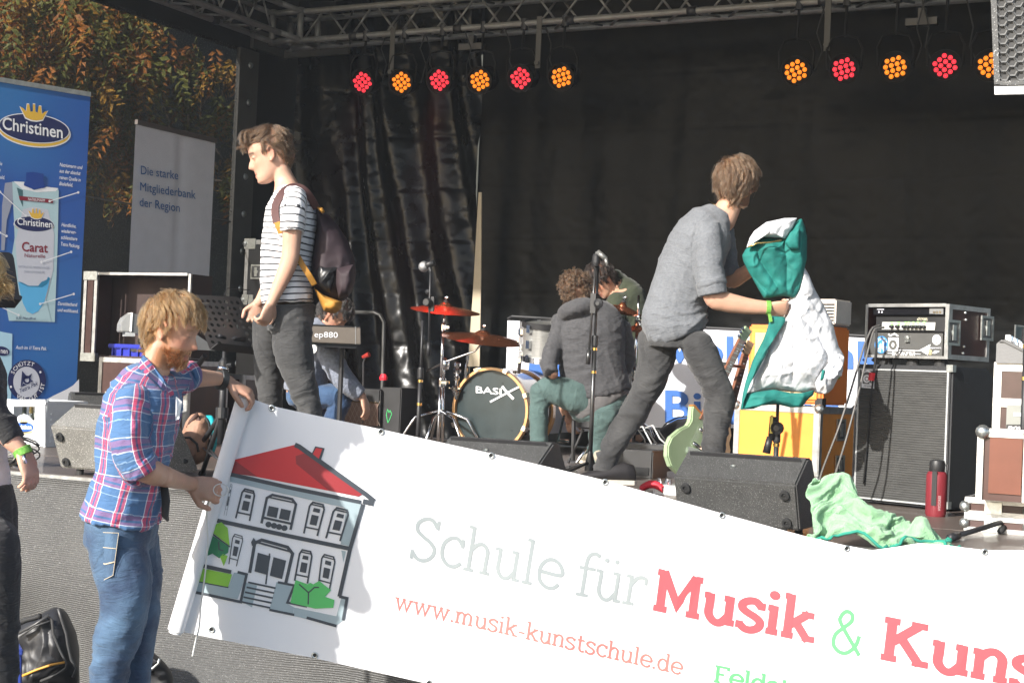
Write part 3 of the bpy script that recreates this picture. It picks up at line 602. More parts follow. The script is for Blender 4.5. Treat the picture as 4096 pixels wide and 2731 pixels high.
# blue plastic crate on the case
cb = pm('blue_crate', (.01,.02,.30), .4); xa, xb = yp(102, 350)[0], yp(140, 350)[0]; za, zb_ = zt+.004, yp(110, 343)[2]
rt = thing('plastic_crate', 'bright blue plastic crate standing on the open flight case', 'plastic crate', (xa, y0+.1, za))
g = MB(); g.bbox((xa,y0+.1,za), (xb,y0+.4,zb_-.03)); g.build('body', cb, rt, world=True); g = MB(); g.bbox((xa-.02,y0+.08,zb_-.03), (xb+.02,y0+.42,zb_)); g.build('rim', cb, rt, world=True, bevel=.005)
g = MB(); 
for i in range(5): g.bbox((xa+.02+i*(xb-xa-.04)/4-.006,y0+.085,za+.01), (xa+.02+i*(xb-xa-.04)/4+.006,y0+.1,zb_-.031))
g.build('rib', cb, rt, world=True); g = MB(); g.bbox((xb-.16,y0+.086,za+.07), (xb-.04,y0+.1,zb_-.05)); g.build('grip_hole', BLK, rt, world=True)
# silver keyboard seen from its end, on an X stand
fk = plane3(at(120, 330, 9.7), at(215, 352, 9.9), at(120, 300, 9.7))
rt = thing('stage_keyboard', 'silver stage keyboard seen from its rounded end cheek behind the bent head', 'keyboard', at(165, 345, 9.75))
g = MB(); slab(g, fk, z('O',518,785,525,690,560,620,640,566,660,566,640,785), .28); g.build('end_cheek', pm('silver_plastic', (.36,.36,.35), .35, .3, bump=.1), rt, world=True, bevel=.006)
g = MB(); slab(g, fk, z('O',641,566,1300,760,1600,960,1600,1000,1240,985,641,785), .26, -.004); g.build('body', pm('silver_dark', (.14,.14,.14), .35, .4), rt, world=True)
g = MB(); slab(g, fk, z('O',640,566,660,566,644,785,624,785), .25, .004); g.build('bright_trim', WHT, rt, world=True); g = MB(); slab(g, fk, z('O',575,787,685,800,685,838,575,835), .2); g.build('foot_bar', GREYM, rt, world=True)
g = MB(); q0 = at(150, 342, 9.85); q1 = at(205, 352, 9.95)
for a, b in ((at(140,340,9.9), onz(205,440)), (at(205,355,9.95), onz(145,440))): g.tube([a, b], .018, 8)
g.build('stand', MBLK, rt, world=True)
# dark rack at the far left behind the plaid man's arm, with white script lettering
yp2 = YP(onz(205, 452)[1]+1.2); rt = thing('flight_case', 'brown flight case with white script lettering under the silver keyboard', 'flight case', yp2(200, 440))
a, b = yp2(176, 372), yp2(240, 445); g = MB(); g.bbox((a[0],a[1],STAGE), (b[0],a[1]+.5,a[2])); g.build('body', PLYD, rt, world=True); g = MB(); edges(g, a[0], b[0], a[1], a[1]+.5, STAGE+.005, a[2], .03); g.build('edging', ALU, rt, world=True)
put('lettering', textfit('Tyrin', 201, 219, 388.5, 6, shear=.3, bold=.02), lambda x, y: yp2(x, y, .004), WT, rt); put('underline', [stroke([(202,391.5),(220,391.5)], 1.2)], lambda x, y: yp2(x, y, .004), WT, rt)
# case stack behind the striped man
yq = YP(onX(243, 300, XL)[1]-.2); rt = thing('flight_case', 'upright black flight case with bright metal corners beside the wall post', 'flight case', yq(254, 440))
a, b = yq(246, 240), yq(272, 303); z_ = yq(254, 303)[2]
g = MB(); g.bbox((a[0],a[1],z_), (b[0],a[1]+.4,a[2])); g.build('body', BLK, rt, world=True); g = MB(); edges(g, a[0], b[0], a[1], a[1]+.4, z_, a[2], .035); g.build('edging', ALU, rt, world=True)
g = MB()
for zz in (z_+.03, a[2]-.03):
    g.bbox((a[0]-.008,a[1]-.012,zz-.045), (a[0]+.11,a[1]-.003,zz+.045)); g.ball((a[0],a[1],zz), .03, 8)
g.build('corner_plate', GALV, rt, world=True); butterfly(rt, (a[0]+.13, a[1]-.006, (z_+a[2])/2), 'y', .9)
g = MB(); g.bbox((a[0]-.04,a[1]-.02,STAGE), (b[0]+.1,a[1]+.45,z_-.003)); setp(g.build('black_case', BLK, bevel=.01), 'plain black equipment case carrying the upright case with metal corners', 'equipment case')
# ---------------------------------------------------------------- beer crate with bottles
p0 = onz(5.4, 443.6); yp = YP(p0[1]); x0, x1 = yp(5.4, 420)[0], yp(45.0, 420)[0]; zt = yp(20, 399.3)[2]; dp = .38
cw = pm('crate_white', (.62,.64,.66), .45, var=.06); rt = thing('bottle_crate', 'white bottle crate with a blue oval logo standing below the blue banner', 'bottle crate', (x0, p0[1], STAGE))
zN = lambda x, y: yp(x/11.2, y/11.2+345)
hx0, hx1, hz1, hz0 = zN(150,0)[0], zN(392,0)[0], zN(270,682)[2], zN(270,840)[2]
g = MB(); pl_ = [zN(x, y) for x, y in [(60,1105),(505,1105),(505,606),(60,606)]]
hole = [zN(x, y) for x, y in [(150,682),(392,682),(388,838),(360,838),(320,785),(265,768),(210,785),(180,830),(150,828)]]
V, Fc = flat_mesh([[(p[0], p[2]) for p in pl_], [(p[0], p[2]) for p in hole]]); n_ = len(V); yy = p0[1]
g.add([(v[0], yy, v[1]) for v in V]+[(v[0], yy+.012, v[1]) for v in V], [f for f in Fc]+[tuple(i+n_ for i in f[::-1]) for f in Fc])
for lp, o_ in ((range(0,4),4), (range(4,4+len(hole)),len(hole))):
    lp = list(lp); g.add([(V[i][0], yy, V[i][1]) for i in lp]+[(V[i][0], yy+.012, V[i][1]) for i in lp], [(i, (i+1) % o_, (i+1) % o_+o_, i+o_) for i in range(o_)])
g.build('front_wall', cw, rt, world=True)
g = MB(); g.bbox((x0,yy+.012,STAGE), (x0+.012,yy+dp,zt)); g.bbox((x1-.012,yy+.012,STAGE), (x1,yy+dp,zt)); g.bbox((x0+.012,yy+dp-.012,STAGE), (x1-.012,yy+dp,zt)); g.bbox((x0+.012,yy+.012,STAGE+.002), (x1-.012,yy+dp-.012,STAGE+.015)); g.build('wall', cw, rt, world=True)
g = MB(); 
for k in range(6): g.bbox((x1,yy+.05,STAGE+.03+k*.035), (x1+.005,yy+dp-.05,STAGE+.04+k*.035))
g.bbox((x0-.004,yy-.006,zt-.02), (x1+.004,yy+.0,zt)); g.build('rib', cw, rt, world=True)
put('logo', sh(ell(270,915,106,57)), lambda x, y: zN(x, y)+[0,-.003,0], col('logo_blue', (.015,.09,.42)), rt); put('lettering', textfit('Christinen', 172, 358, 930, 52, bold=.012, dy=8), lambda x, y: zN(x, y)+[0,-.005,0], WT, rt)
put('crown', [crown2d(208,325,822,872,4)], lambda x, y: zN(x, y)+[0,-.003,0], col('old_gold', (.3,.27,.17)), rt); put('scroll', sh([(200,968),(360,955),(362,978),(270,998),(210,985)]), lambda x, y: zN(x, y)+[0,-.003,0], col('old_gold', (.3,.27,.17)), rt)
glass = pm('bottle_glass', (.05,.06,.05), .12, coat=.5); foil = pm('bottle_foil', (.55,.42,.18), .4, .4)
for i, (xx, kind) in enumerate(((185,0),(262,1),(315,2),(362,1))):
    c = zN(xx, 700); bt = thing('bottle', 'glass bottle neck with '+['dark cap, at the left in','beige foil, second from the left in','bare clear top, third from the left in','golden foil, at the right in'][i]+' the white crate', 'bottle', (c[0], yy+.07, STAGE+.016), 0, 'bottles in the white crate')
    g = MB(); g.lathe([(.027,0),(.028,.01),(.028,.13),(.014,.19),(.012,.22)], (0,0,0), n=14); g.build('glass_body', glass, bt, True); g = MB(); g.lathe([(.0145,.19),(.0135,.235),(.014,.24),(.0,.243)], (0,0,0), n=12); g.build('foil', foil if kind == 1 else glass, bt, True)
# ---------------------------------------------------------------- wedge monitors
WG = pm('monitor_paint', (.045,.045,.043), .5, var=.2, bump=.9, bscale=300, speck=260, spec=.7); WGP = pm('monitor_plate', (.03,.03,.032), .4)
WGD = pm('monitor_dusty_sunlit', (.17,.165,.15), .45, var=.25, bump=.9, bscale=300, speck=240, spec=.8)  # greyer dusty copy of the monitor paint, sun sheen put into its colour
def wedge(label, p, rz=0, w=.57, sc=1.0, WG=WG):
    rt = thing('stage_monitor', label, 'floor monitor', p, rz, 'wedge monitors on the stage'); rt.scale = (sc, sc, sc)
    pr = [(.085,.03),(0,.235),(.17,.345),(.235,.345),(.44,.06),(.44,.03)]
    g = MB(); g.prism([(0,y,zz) for y, zz in pr], (w,0,0)); g.build('cabinet', WG, rt, bevel=.008)
    d = np.array([0,.17,.11]); d /= np.linalg.norm(d); nr = np.array([0,-d[2],d[1]])
    g = MB(); g.box(np.array([w/2,.145,.329])+nr*.001, (w-.05,.004,.034), np.stack([(1,0,0), d, nr], 1)); g.build('name_strip', WGP, rt)
    for fx in (.16, .5, .84): g = MB(); g.lathe([(.006,0),(.005,.004),(0,.005)], np.array([w*fx,.148,.331])+nr*.003, nr, 8); g.build('screw', GALV, rt)
    g = MB(); g.lathe([(.014,0),(.014,.004),(.008,.004),(.008,.001)], np.array([w*.44,.085,.29])+nr*.001, nr, 12); g.build('thread_plate', GALV, rt)
    bn = np.array([0,-.205,-.085]); bn /= np.linalg.norm(bn); bu = np.array([0,-.085,.205]); bu /= np.linalg.norm(bu)
    for fx in (.055, w-.055):
        for fz in (.035, .17):
            c = np.array([fx,.085,.03])+bu*fz; g = MB(); g.lathe([(.023,0),(.022,.012),(.012,.013),(.011,.006),(.004,.007),(0,.01)], c, bn, 14); g.build('bumper', RUB, rt)
    for fx in (.09, w-.09):
        g = MB(); g.lathe([(.019,0),(.019,.034)], (fx,.13,-.002), n=12); g.build('foot', RUB, rt)
        g = MB(); g.lathe([(.019,0),(.019,.034)], (fx,.38,-.002), n=12); g.build('foot', RUB, rt)
    return rt
def wplace(px, py):     # px,py: photo place of the corner where the back panel meets the sloping top, 0.235 above the floor
    return onz(px, py, STAGE+.235)-[0,0,.235]
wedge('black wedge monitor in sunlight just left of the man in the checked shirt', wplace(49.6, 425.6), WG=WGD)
wedge('black wedge monitor turned aside behind the sunlit one and beside the bottle crate', wplace(46, 409)+[.0,.25,0], math.radians(52))
wedge('black wedge monitor in front of the bass drum, half hidden by the white banner', onz(431, 459, STAGE+.207)-[0,0,.207], sc=.88)
_q = onY(673.3, 478, YF+.05); _h = (_q[2]-STAGE)*1.05; _q[2] = STAGE
wedge('black wedge monitor next to the green towel, largest in view', _q, sc=_h/.235)
# ---------------------------------------------------------------- music stands
def holeplate(rt, fn, quad, nu, nv, name, r, th=.002, mat=None):
    tl, tr, br, bl = [np.array(q, float) for q in quad]; f = lambda u, v: tl*(1-u)*(1-v)+tr*u*(1-v)+br*u*v+bl*(1-u)*v
    loops = [[tuple(f(u, v)) for u, v in ((.03,0),(.97,0),(1,.04),(1,1),(0,1),(0,.04))]]
    for i in range(nu):
        for j in range(nv):
            u, v = .1+.8*i/(nu-1), .1+.75*j/(nv-1)
            if j > nv-4 and .3 < u < .72: continue
            loops.append([tuple(f(u+r*math.cos(a), v+r*.9*math.sin(a))) for a in [k*math.pi/4 for k in range(8)]])
    V, Fc = flat_mesh(loops); g = MB(); g.add([fn(v[0], v[1]) for v in V]+[fn(v[0], v[1], -th) for v in V], list(Fc)+[tuple(i+len(V) for i in q[::-1]) for q in Fc]); return g.build(name, mat or MBLK, rt, world=True)
quad = z('O', 1300,360, 1880,390, 2222,1062, 1540,990); fm = plane3(at(*quad[0], 7.12), at(*quad[1], 7.5), at(*quad[3], 6.98))
rt = thing('music_stand', 'black music stand with a perforated desk between the checked shirt and the striped shirt', 'music stand', onz(215, 480))
holeplate(rt, fm, quad, 8, 8, 'desk', .034, mat=pm('desk_grey_black', (.055,.055,.054), .5))
g = MB(); L_ = [fm(*quad[3]), fm(*quad[2])]; g.prism([L_[0], L_[1], L_[1]-fm.n*.05, L_[0]-fm.n*.05], np.array([0,0,.004])); g.build('ledge', MBLK, rt, world=True)
g = MB(); g.tube([fm(*p) for p in z('O',1700,375,1735,288,1990,310,1965,475)], .0025, 6); g.build('page_wire', MBLK, rt, world=True)
tp = fm(*z('O',1712,900), -.03); ft = onz(218, 474); bt = np.array([tp[0], tp[1], STAGE+.32])
g = MB(); g.tube([tp, bt+[0,0,-.1]], .011, 10); g.tube([tp*.62+bt*.38+[0,0,.06], bt+[0,0,-.12]], .0165, 12); g.build('pole', MBLK, rt, True, world=True)
g = MB(); g.lathe([(.022,0),(.026,.01),(.026,.04),(.02,.05)], tp*.62+bt*.38, n=12); g.tube([tp*.62+bt*.38+[0,0,.025], tp*.62+bt*.38+[.055,-.01,.03]], .009, 8); g.build('clutch', BLK, rt, world=True); g = MB(); g.lathe([(.03,0),(.03,.05)], bt, n=12); g.build('leg_hub', BLK, rt, world=True)
g = MB(); k0 = fm(*z('O',1930,870), .004); g.tube([tp, tp+(k0-tp)*.35-fm.n*.02, k0], .012, 8); k1 = fm(*z('O',1640,830), .004); g.tube([tp, tp+(k1-tp)*.5-fm.n*.015, k1], .01, 8); g.build('desk_bracket', MBLK, rt, True, world=True)
for q in (onz(184, 468), onz(201, 476), onz(236, 474)):
    g = MB(); q = bt*[1,1,0]+(q-bt)*[.95,.95,0]+[0,0,STAGE+.015]; g.tube([bt+[0,0,.02], q], .0125, 8); g.tube([bt+[0,0,-.2], bt*.45+q*.55], .006, 6); g.build('leg', MBLK, rt, True, world=True)
    g = MB(); g.ball(q, .02, 8); g.build('leg_tip', RUB, rt, world=True)
fq = plane3(at(0, 255, 5.3), at(20, 296, 5.25), at(-30, 297, 5.1)); rt = thing('music_stand', 'plain black music stand desk cut off by the left edge behind blonde hair', 'music stand', at(-25, 400, 5.2)*[1,1,0])
g = MB(); slab(g, fq, [(-62,247),(9,252),(12.5,254),(14,258),(19.5,296),(-66,291)], .003); g.build('desk', MBLK, rt, world=True); g = MB(); slab(g, fq, [(-66,291),(19.5,294.5),(22.4,296),(21.5,299.3),(-66,297)], .05, .05); g.build('ledge', MBLK, rt, world=True)
q = fq(-26, 285, -.02); g = MB(); g.tube([q, [q[0], q[1], .35]], .014, 8); g.build('pole', MBLK, rt, world=True)
g = MB()
for a in (0,2.1,4.2): g.tube([[q[0],q[1],.36], [q[0]+.35*math.cos(a), q[1]+.35*math.sin(a), .012]], .011, 6)
g.build('leg', MBLK, rt, world=True)
# ---------------------------------------------------------------- microphone stands
def micstand(label, base, topz, style, boom=None, legs=True, col_=MBLK):
    rt = thing('microphone_stand', label, 'microphone stand', base, 0, None); b = np.array(base); zt = topz-STAGE
    g = MB(); g.tube([(0,0,.05), (0,0,zt*.62)], .0135, 10); g.tube([(0,0,zt*.6), (0,0,zt)], .0085, 8); g.build('pole', col_, rt, True)
    g = MB(); g.lathe([(.018,0),(.02,.01),(.02,.06),(.016,.07)], (0,0,zt*.6), n=12); g.build('clutch', BLK, rt)
    g = MB(); g.lathe([(.0165,0),(.0165,.016)], (0,0,zt*.6-.02), n=12); g.build('brass_ring', BRASS, rt); g = MB(); g.lathe([(.0165,0),(.0165,.016)], (0,0,zt*.6-.16), n=12); g.build('brass_ring', BRASS, rt)
    if style == 'cone': g = MB(); g.lathe([(.032,0),(.03,.05),(.016,.11),(.014,.12)], (0,0,.02), n=14); g.build('base_hub', BLK, rt, 40)
    for a in (.4, 2.5, 4.6):
        g = MB(); g.tube([(.02*math.cos(a),.02*math.sin(a),.07), (.3*math.cos(a),.3*math.sin(a),.012)], .008, 8); g.build('leg', col_, rt, True)
        g = MB(); g.tube([(.25*math.cos(a),.25*math.sin(a),.024), (.31*math.cos(a),.31*math.sin(a),.012)], .013, 8); g.build('leg_tip', RUB, rt, True)
    return rt
b1 = at(416.5, 466, 9.2); b1[2] = STAGE; tz = onY(424, 320, b1[1])[2]
rt = micstand('black microphone stand with a folded boom left of the cymbals', b1, tz, 'cone')
fy = YP(b1[1]-.03); zG = lambda x, y, o=0: fy(x/6.272+400, y/6.272+237.5, o)-rootpos(rt)
g = MB(); g.lathe([(.02,0),(.026,.01),(.026,.035),(.02,.045)], zG(185,405,.0), (0,-1,0), 12); g.ball(zG(175,340), .018, 8); g.box(zG(205,415), (.02,.012,.09)); g.build('boom_joint', BLK, rt)
g = MB(); g.tube([zG(192,210), zG(186,390), zG(180,740)], .0075, 8); g.tube([zG(181,655), zG(179,738)], .014, 8); g.build('boom_arm', MBLK, rt, True)
mt = thing('microphone', 'round headed microphone clipped on top of the stand left of the cymbals', 'microphone', zG(150,180)+rootpos(rt)); rr_ = rt
g = MB(); g.ball((0,0,0), .034, 14); g.build('mic_grille', pm('mic_mesh', (.3,.3,.3), .45, .7, bump=.6, bscale=500), mt, True)
g = MB(); g.tube([np.array([0,0,0]), zG(215,155)-zG(150,180)], [.026,.018], 10); g.build('mic_body', BLK, mt, True); g = MB(); g.tube([zG(180,168)-zG(150,180), zG(192,212)-zG(150,180)], .012, 8); g.build('mic_clip', BLK, mt)
b2 = at(589.5, 473.5, 9.2); b2[2] = STAGE; tz = onY(597, 262, b2[1])[2]
rt = micstand('tall grey microphone stand with its boom folded down in front of the drummer', b2, tz, 'cone', col_=pm('stand_grey', (.09,.09,.09), .3, .7))
fy = YP(b2[1]-.035); g = MB(); g.lathe([(.02,0),(.024,.02),(.024,.06),(.016,.075)], zG(1228,178), n=12); g.box(zG(1215,410), (.035,.025,.12)); g.build('boom_joint', BLK, rt); g = MB(); g.lathe([(.012,0),(.03,.008),(.03,.02),(.012,.03)], zG(1250,412,.02), (0,-1,0), 12); g.build('boom_joint', BLK, rt)
g = MB(); g.tube([zG(1228,175), zG(1205,450), zG(1183,760)], .0075, 8); g.tube([zG(1186,700), zG(1178,792)], .015, 8); g.build('boom_arm', pm('stand_grey', (.09,.09,.09)), rt, True)
g = MB(); g.tube([zG(1228,150), zG(1240,88)], .013, 8); g.tube([zG(1240,88), zG(1290,130)], .016, 8); g.tube([zG(1288,126), zG(1302,178)], [.014,.008], 8); g.build('mic_clip', pm('clip_grey', (.22,.22,.21), .4, .5), rt, True)
b3 = onz(775, 470); b3 = at(775, 480, 7.6); b3[2] = STAGE; tz = onY(776, 402, b3[1])[2]
rt = micstand('short black microphone stand in front of the orange flight case', b3, tz, 'cone')
fy = YP(b3[1]-.02); zI = lambda x, y, o=0: fy(x/7.84+575, y/7.84+300, o)-rootpos(rt)
g = MB(); g.tube([zI(1555,910), zI(1540,1080)], .018, 10); g.tube([zI(1528,1070), zI(1500,1195)], [.016,.021], 10); g.build('boom_grip', BLK, rt, True); g = MB(); g.lathe([(.02,0),(.032,.01),(.032,.03),(.015,.04)], zI(1595,1000), (0,-1,0), 12); g.build('boom_joint', BLK, rt)
g = MB(); g.box(zI(1540,970,.018), (.014,.004,.09)); g.build('yellow_label', col('label_yellow', (.6,.5,.1)), rt)
b4 = onz(1020, 529); rt = micstand('black microphone stand with a long tripod leg at the lower right edge', b4, STAGE+1.35, 'cone')
g = MB(); q = onz(952, 541)-rootpos(rt); g.tube([(0,0,.06), q*.55+[0,0,.035], q+[0,0,.018]], .0115, 8); g.tube([q*.93+[0,0,.02], q*1.03+[0,0,.016]], .017, 8); g.build('long_leg', MBLK, rt, True)
# ================================================================== BACKLINE
# white sponsor banner along the back
yb = YP(YB-.75); fb = lambda x, y, o=0: yb(x, y, o)
rt = thing('sponsor_banner', 'white sponsor banner with large blue lettering standing behind the drums and the orange amplifier', 'banner', yb(690, 440)*[1,1,0]+[0,0,STAGE])
pts = [(507.5,320),(640,326),(760,331.5),(872,338),(869,428),(640,427),(504,436)]
g = MB(); slab(g, yb, pts, .006); g.build('print_sheet', pm('banner_grey', (.60,.61,.66), .45, var=.04), rt, world=True)
g = MB(); T_ = [yb(*p, -.02) for p in ((508,318.5),(512,316),(640,324),(872,336))]; g.tube(T_, .012, 8); g.build('frame_rail', MBLK, rt, world=True)
BKB = col('sponsor_blue', (.012,.10,.37))
put('blue_field', sh([(533,330),(560,331),(560,376),(528,374)]), lambda x, y: yb(x, y, .008), BKB, rt)
V, Fc = textfit('Volksbank', 662, 884, 361, 28, bold=.02, dy=8)[0]; put('lettering', [(V, Fc)], lambda x, y: yb(x, y, .008), BKB, rt)
put('lettering', textfit('Bielefeld', 665, 838, 421, 32, bold=.02, dy=5), lambda x, y: yb(x, y, .008), BKB, rt)
for px in (512, 868): g = MB(); p = yb(px, 400, -.03); g.tube([[p[0],p[1],STAGE+.01],[p[0],p[1],yb(px,330)[2]]], .014, 6); g.build('frame_post', MBLK, rt, world=True)
# ---------------------------------------------------------------- drum kit
ZB = 11.2; BC = at(491.3, 409.7, ZB); RB_ = BC[2]-STAGE; fd = YP(BC[1]); zg = lambda x, y, o=0: fd(x/6.272+400, y/6.272+237.5, o)
hoopm = pm('hoop_wood', (.55,.30,.12), .3, coat=.6, var=.15); headm = pm('drum_head', (.022,.034,.037), .3, var=.2, spec=.35); shellm = pm('drum_shell', (.025,.018,.018), .15, coat=.8)
rt = thing('bass_drum', 'black bass drum with an orange wood hoop and white lettering on its front head', 'bass drum', BC*[1,1,0]+[0,0,STAGE])
def ring(mb, c, r0, r1, d, ax, n=48): mb.lathe([(r0,0),(r1,0),(r1,d),(r0,d),(r0,0)], c, ax, n, cap=False)
g = MB(); g.lathe([(RB_-.018,.01),(RB_-.018,.42)], BC, (0,1,0), 48); g.build('shell', shellm, rt, 40, world=True)
g = MB(); ring(g, BC+[0,-.028,0], RB_-.02, RB_, .045, (0,1,0)); g.build('hoop', hoopm, rt, 40, world=True); g = MB(); ring(g, BC+[0,.40,0], RB_-.02, RB_, .045, (0,1,0)); g.build('hoop', hoopm, rt, 40, world=True)
g = MB(); g.lathe([(0,-.004),(RB_*.5,-.003),(RB_-.02,.004)], BC, (0,1,0), 48, cap=False); g.build('front_head', headm, rt, True, world=True)
put('lettering', textfit('BASI', 476, 636, 970, 42, bold=.012, dy=14), lambda x, y: zg(x, y, .008), WT, rt)
put('letter_slash', [stroke([(565,1028),(640,988),(752,930)], 11), stroke([(640,930),(668,965),(712,1010)], 15)], lambda x, y: zg(x, y, .009+.0002*x/100), WT, rt)
for k in range(8):
    a = math.radians(22.5+45*k); c = BC+np.array([math.cos(a), 0, math.sin(a)])*(RB_-.002); g = MB(); R3 = np.array([[math.cos(a),0,-math.sin(a)],[0,1,0],[math.sin(a),0,math.cos(a)]])
    g.box(c+[0,-.015,0], (.03,.06,.034), R3); g.tube([c+[0,.015,0]+R3 @ [.012,0,0], c+[0,.12,0]+R3 @ [.012,0,0]], .006, 6); g.box(c+[0,.14,0]+R3 @ [.0,0,0], (.03,.05,.03), R3); g.build('claw_hook', CHR, rt, world=True)
for s in (-1,1): g = MB(); g.tube([BC+[s*RB_*.8,.15,-RB_*.6], BC+[s*RB_*1.25,.02,-RB_+.015]], .011, 8); g.build('spur', CHR, rt, world=True)
# tom with holder
rt = thing('rack_tom', 'silver grey tom drum with chrome hoops, held above the bass drum beside the drummer', 'tom drum', zg(900, 660))
ax = np.array([-.16,-.12,1.]); ax /= np.linalg.norm(ax); c0, c1 = zg(905, 752, .2), zg(930, 540, .2); H_ = np.linalg.norm(c1-c0); R_ = .158; ax = (c1-c0)/H_+np.array([0,-.16,0]); ax /= np.linalg.norm(ax)
g = MB(); g.lathe([(R_,0),(R_,H_)], c0, ax, 40); g.build('shell', pm('silver_shell', (.42,.42,.40), .3, .6, coat=.5, stretch=(1,1,12)), rt, 40, world=True)
for h in (-.02, H_-.02): g = MB(); ring(g, c0+ax*h, R_, R_+.012, .04, ax, 40); g.build('hoop', CHR if h < 0 else BLK, rt, 40, world=True)
g = MB(); g.lathe([(R_,-.012),(R_*.9,-.016),(0,-.018)], c0, ax, 40); g.build('bottom_head', pm('clear_head', (.16,.10,.08), .15, coat=.6), rt, True, world=True)
u = np.cross(ax, (0,1,0.)); u /= np.linalg.norm(u); w = np.cross(ax, u)
for k in range(6):
    a = math.radians(15+60*k); d = math.cos(a)*u+math.sin(a)*w
    for h in (.0, H_*.42, H_-.03): g = MB(); g.box(c0+ax*(h+.01)+d*(R_+.014), (.03,.03,.055), np.stack([d, np.cross(ax, d), ax], 1)); g.build('lug', CHR, rt, world=True)
pt, pb = zg(772, 545, .22), zg(745, 850, .22); g = MB(); g.tube([pt, pb], .013, 10); g.build('holder_post', CHR, rt, True, world=True)
g = MB(); g.lathe([(.02,-.03),(.03,-.02),(.03,.02),(.02,.03)], zg(768,590,.22), n=12); g.tube([zg(768,600,.22), zg(840,615,.2), c0+ax*H_*.7+u*0+(zg(860,620,.2)-zg(855,620,.2))*0], .012, 8); g.build('holder_arm', CHR, rt, world=True)
for y in (640, 720, 770): g = MB(); g.box(zg(756+((640-y)*.07), y, .22), (.035,.035,.03)); g.build('memory_lock', CHR, rt, world=True)
# cymbals and their stands
cym = pm('cymbal_bronze', (.55,.20,.10), .24, .9, var=.15, wave=('X', 3, 0), bump=.05)
def cymbal(label, pl, pr, dep, bell=.02):
    a, b = zg(*pl, dep), zg(*pr, dep); c = (a+b)/2; R_ = np.linalg.norm(b-a)/2; t = (b-a)/np.linalg.norm(b-a); n = np.cross(t, np.array([0.,1,0])); n = n if n[2] > 0 else -n; n = n+np.array([0,-.10,0]); n /= np.linalg.norm(n)
    rt = thing('cymbal', label, 'cymbal', c, 0, 'cymbals of the drum kit'); g = MB(); pr_ = [(R_,-.0),(R_*.7,.018),(R_*.4,.03),(R_*.2,.038),(R_*.17,.048),(R_*.1,.062),(.006,.068)]
    g.lathe(pr_, (0,0,0), n, 40, cap=False); g.lathe([(r, h-.002) for r, h in pr_[::-1]], (0,0,0), n, 40, cap=False); g.build('plate', cym, rt, 35)
    g = MB(); g.lathe([(.018,.066),(.018,.078)], (0,0,0), n, 12); g.build('felt', RUB, rt); g = MB(); g.tube([n*.05, n*.11], .005, 8); g.ball(n*.10, .011, 8, (1.8,.6,.8)); g.build('wing_nut', CHR, rt)
    return c, n
c1_, n1 = cymbal('upper left crash cymbal glowing red, on the straight stand', (95,430), (475,487), .15)
c2_, n2 = cymbal('lower left cymbal reaching over the bass drum, on a boom arm', (290,592), (748,680), .12)
c3_, n3 = cymbal('dark cymbal to the right of the drummer', (1275,425), (1505,492), -.1)
def cymstand(label, pts, feet, tilt=None):
    rt = thing('cymbal_stand', label, 'cymbal stand', [pts[-1][0], pts[-1][1], STAGE]); P = pts
    for i in range(len(P)-1): g = MB(); g.tube([P[i], P[i+1]], .008+.003*i, 10); g.build('tube', CHR, rt, True, world=True)
    for i in range(1, len(P)-1): g = MB(); g.lathe([(.017,-.03),(.02,-.02),(.02,.02),(.017,.03)], P[i], n=12); g.box(P[i]+[.03,-.01,0], (.05,.01,.018)); g.build('clamp', CHR, rt, world=True)
    b = P[-1]; hub = np.array([b[0], b[1], STAGE+.3])
    for a in feet:
        q = np.array([b[0]+.32*math.cos(a), b[1]+.32*math.sin(a), STAGE+.012]); g = MB(); g.tube([hub, hub*.45+q*.55+[0,0,.10], q], .010, 8); g.build('leg', CHR, rt, True, world=True); g = MB(); g.ball(q, .018, 8); g.build('rubber_foot', RUB, rt, world=True)
    return rt
gd = lambda p: np.array([p[0], p[1], STAGE+.05])
B1 = zg(240, 1250, .16); r1 = cymstand('chrome cymbal stand carrying the upper cymbal', [c1_, zg(270,560,.16), zg(256,905,.16), gd(B1)], (-.4,-2.6,1.4))
g = MB(); g.tube([zg(165,833,.14), zg(285,775,.14), zg(470,710,.14), zg(515,660,.13), c2_], .008, 8); g.build('boom_arm', CHR, r1, True, world=True)
B2 = zg(268, 1250, .1); r2 = cymstand('second chrome stand with clamps, close to the bass drum', [zg(282,775,.12), zg(272,905,.12), gd(B2)], (.3,2.4,-1.5))
g = MB(); g.lathe([(.03,-.04),(.036,-.02),(.036,.02),(.02,.05)], zg(280,790,.12), n=14); g.build('joint', CHR, r2, True, world=True)
r3 = thing('drum_clamp', 'chrome multi clamp post with wing nuts at the left of the bass drum', 'drum clamp', zg(360, 960, .05))
g = MB(); g.tube([zg(362,790,.05), zg(350,960,.05)], .012, 8); g.build('post', CHR, r3, True, world=True)
for x, y, w_ in ((360,795,.05),(358,835,.06),(355,880,.045),(345,945,.055),(352,975,.04)): g = MB(); g.lathe([(w_*.4,-.018),(w_*.5,-.01),(w_*.5,.01),(w_*.4,.018)], zg(x,y,.05), n=10); g.build('clamp', CHR, r3, world=True)
g = MB(); g.tube([zg(310,940,.05), zg(380,945,.05)], .008, 6); g.tube([zg(410,880,.05), zg(425,735,.05)], .012, 8); g.tube([zg(350,970,.05), zg(352,1010,.03)], .012, 6); g.build('cross_rod', CHR, r3, world=True)
B3 = zg(1470, 1250, -.1); cymstand('chrome hi-hat stand to the right of the drummer', [zg(1497,360,-.1), zg(1492,520,-.1), zg(1465,850,-.1), gd(B3)], (-.5,-2.4,1.3))
cymbal('pair of hi-hat cymbals low behind the standing man', (1405,572), (1560,592), -.08)
rt = thing('drum_pedal', 'black drum pedal hardware on the floor below the seated drummer', 'pedal', zg(1060, 1320)*[1,1,0]+[0,0,STAGE])
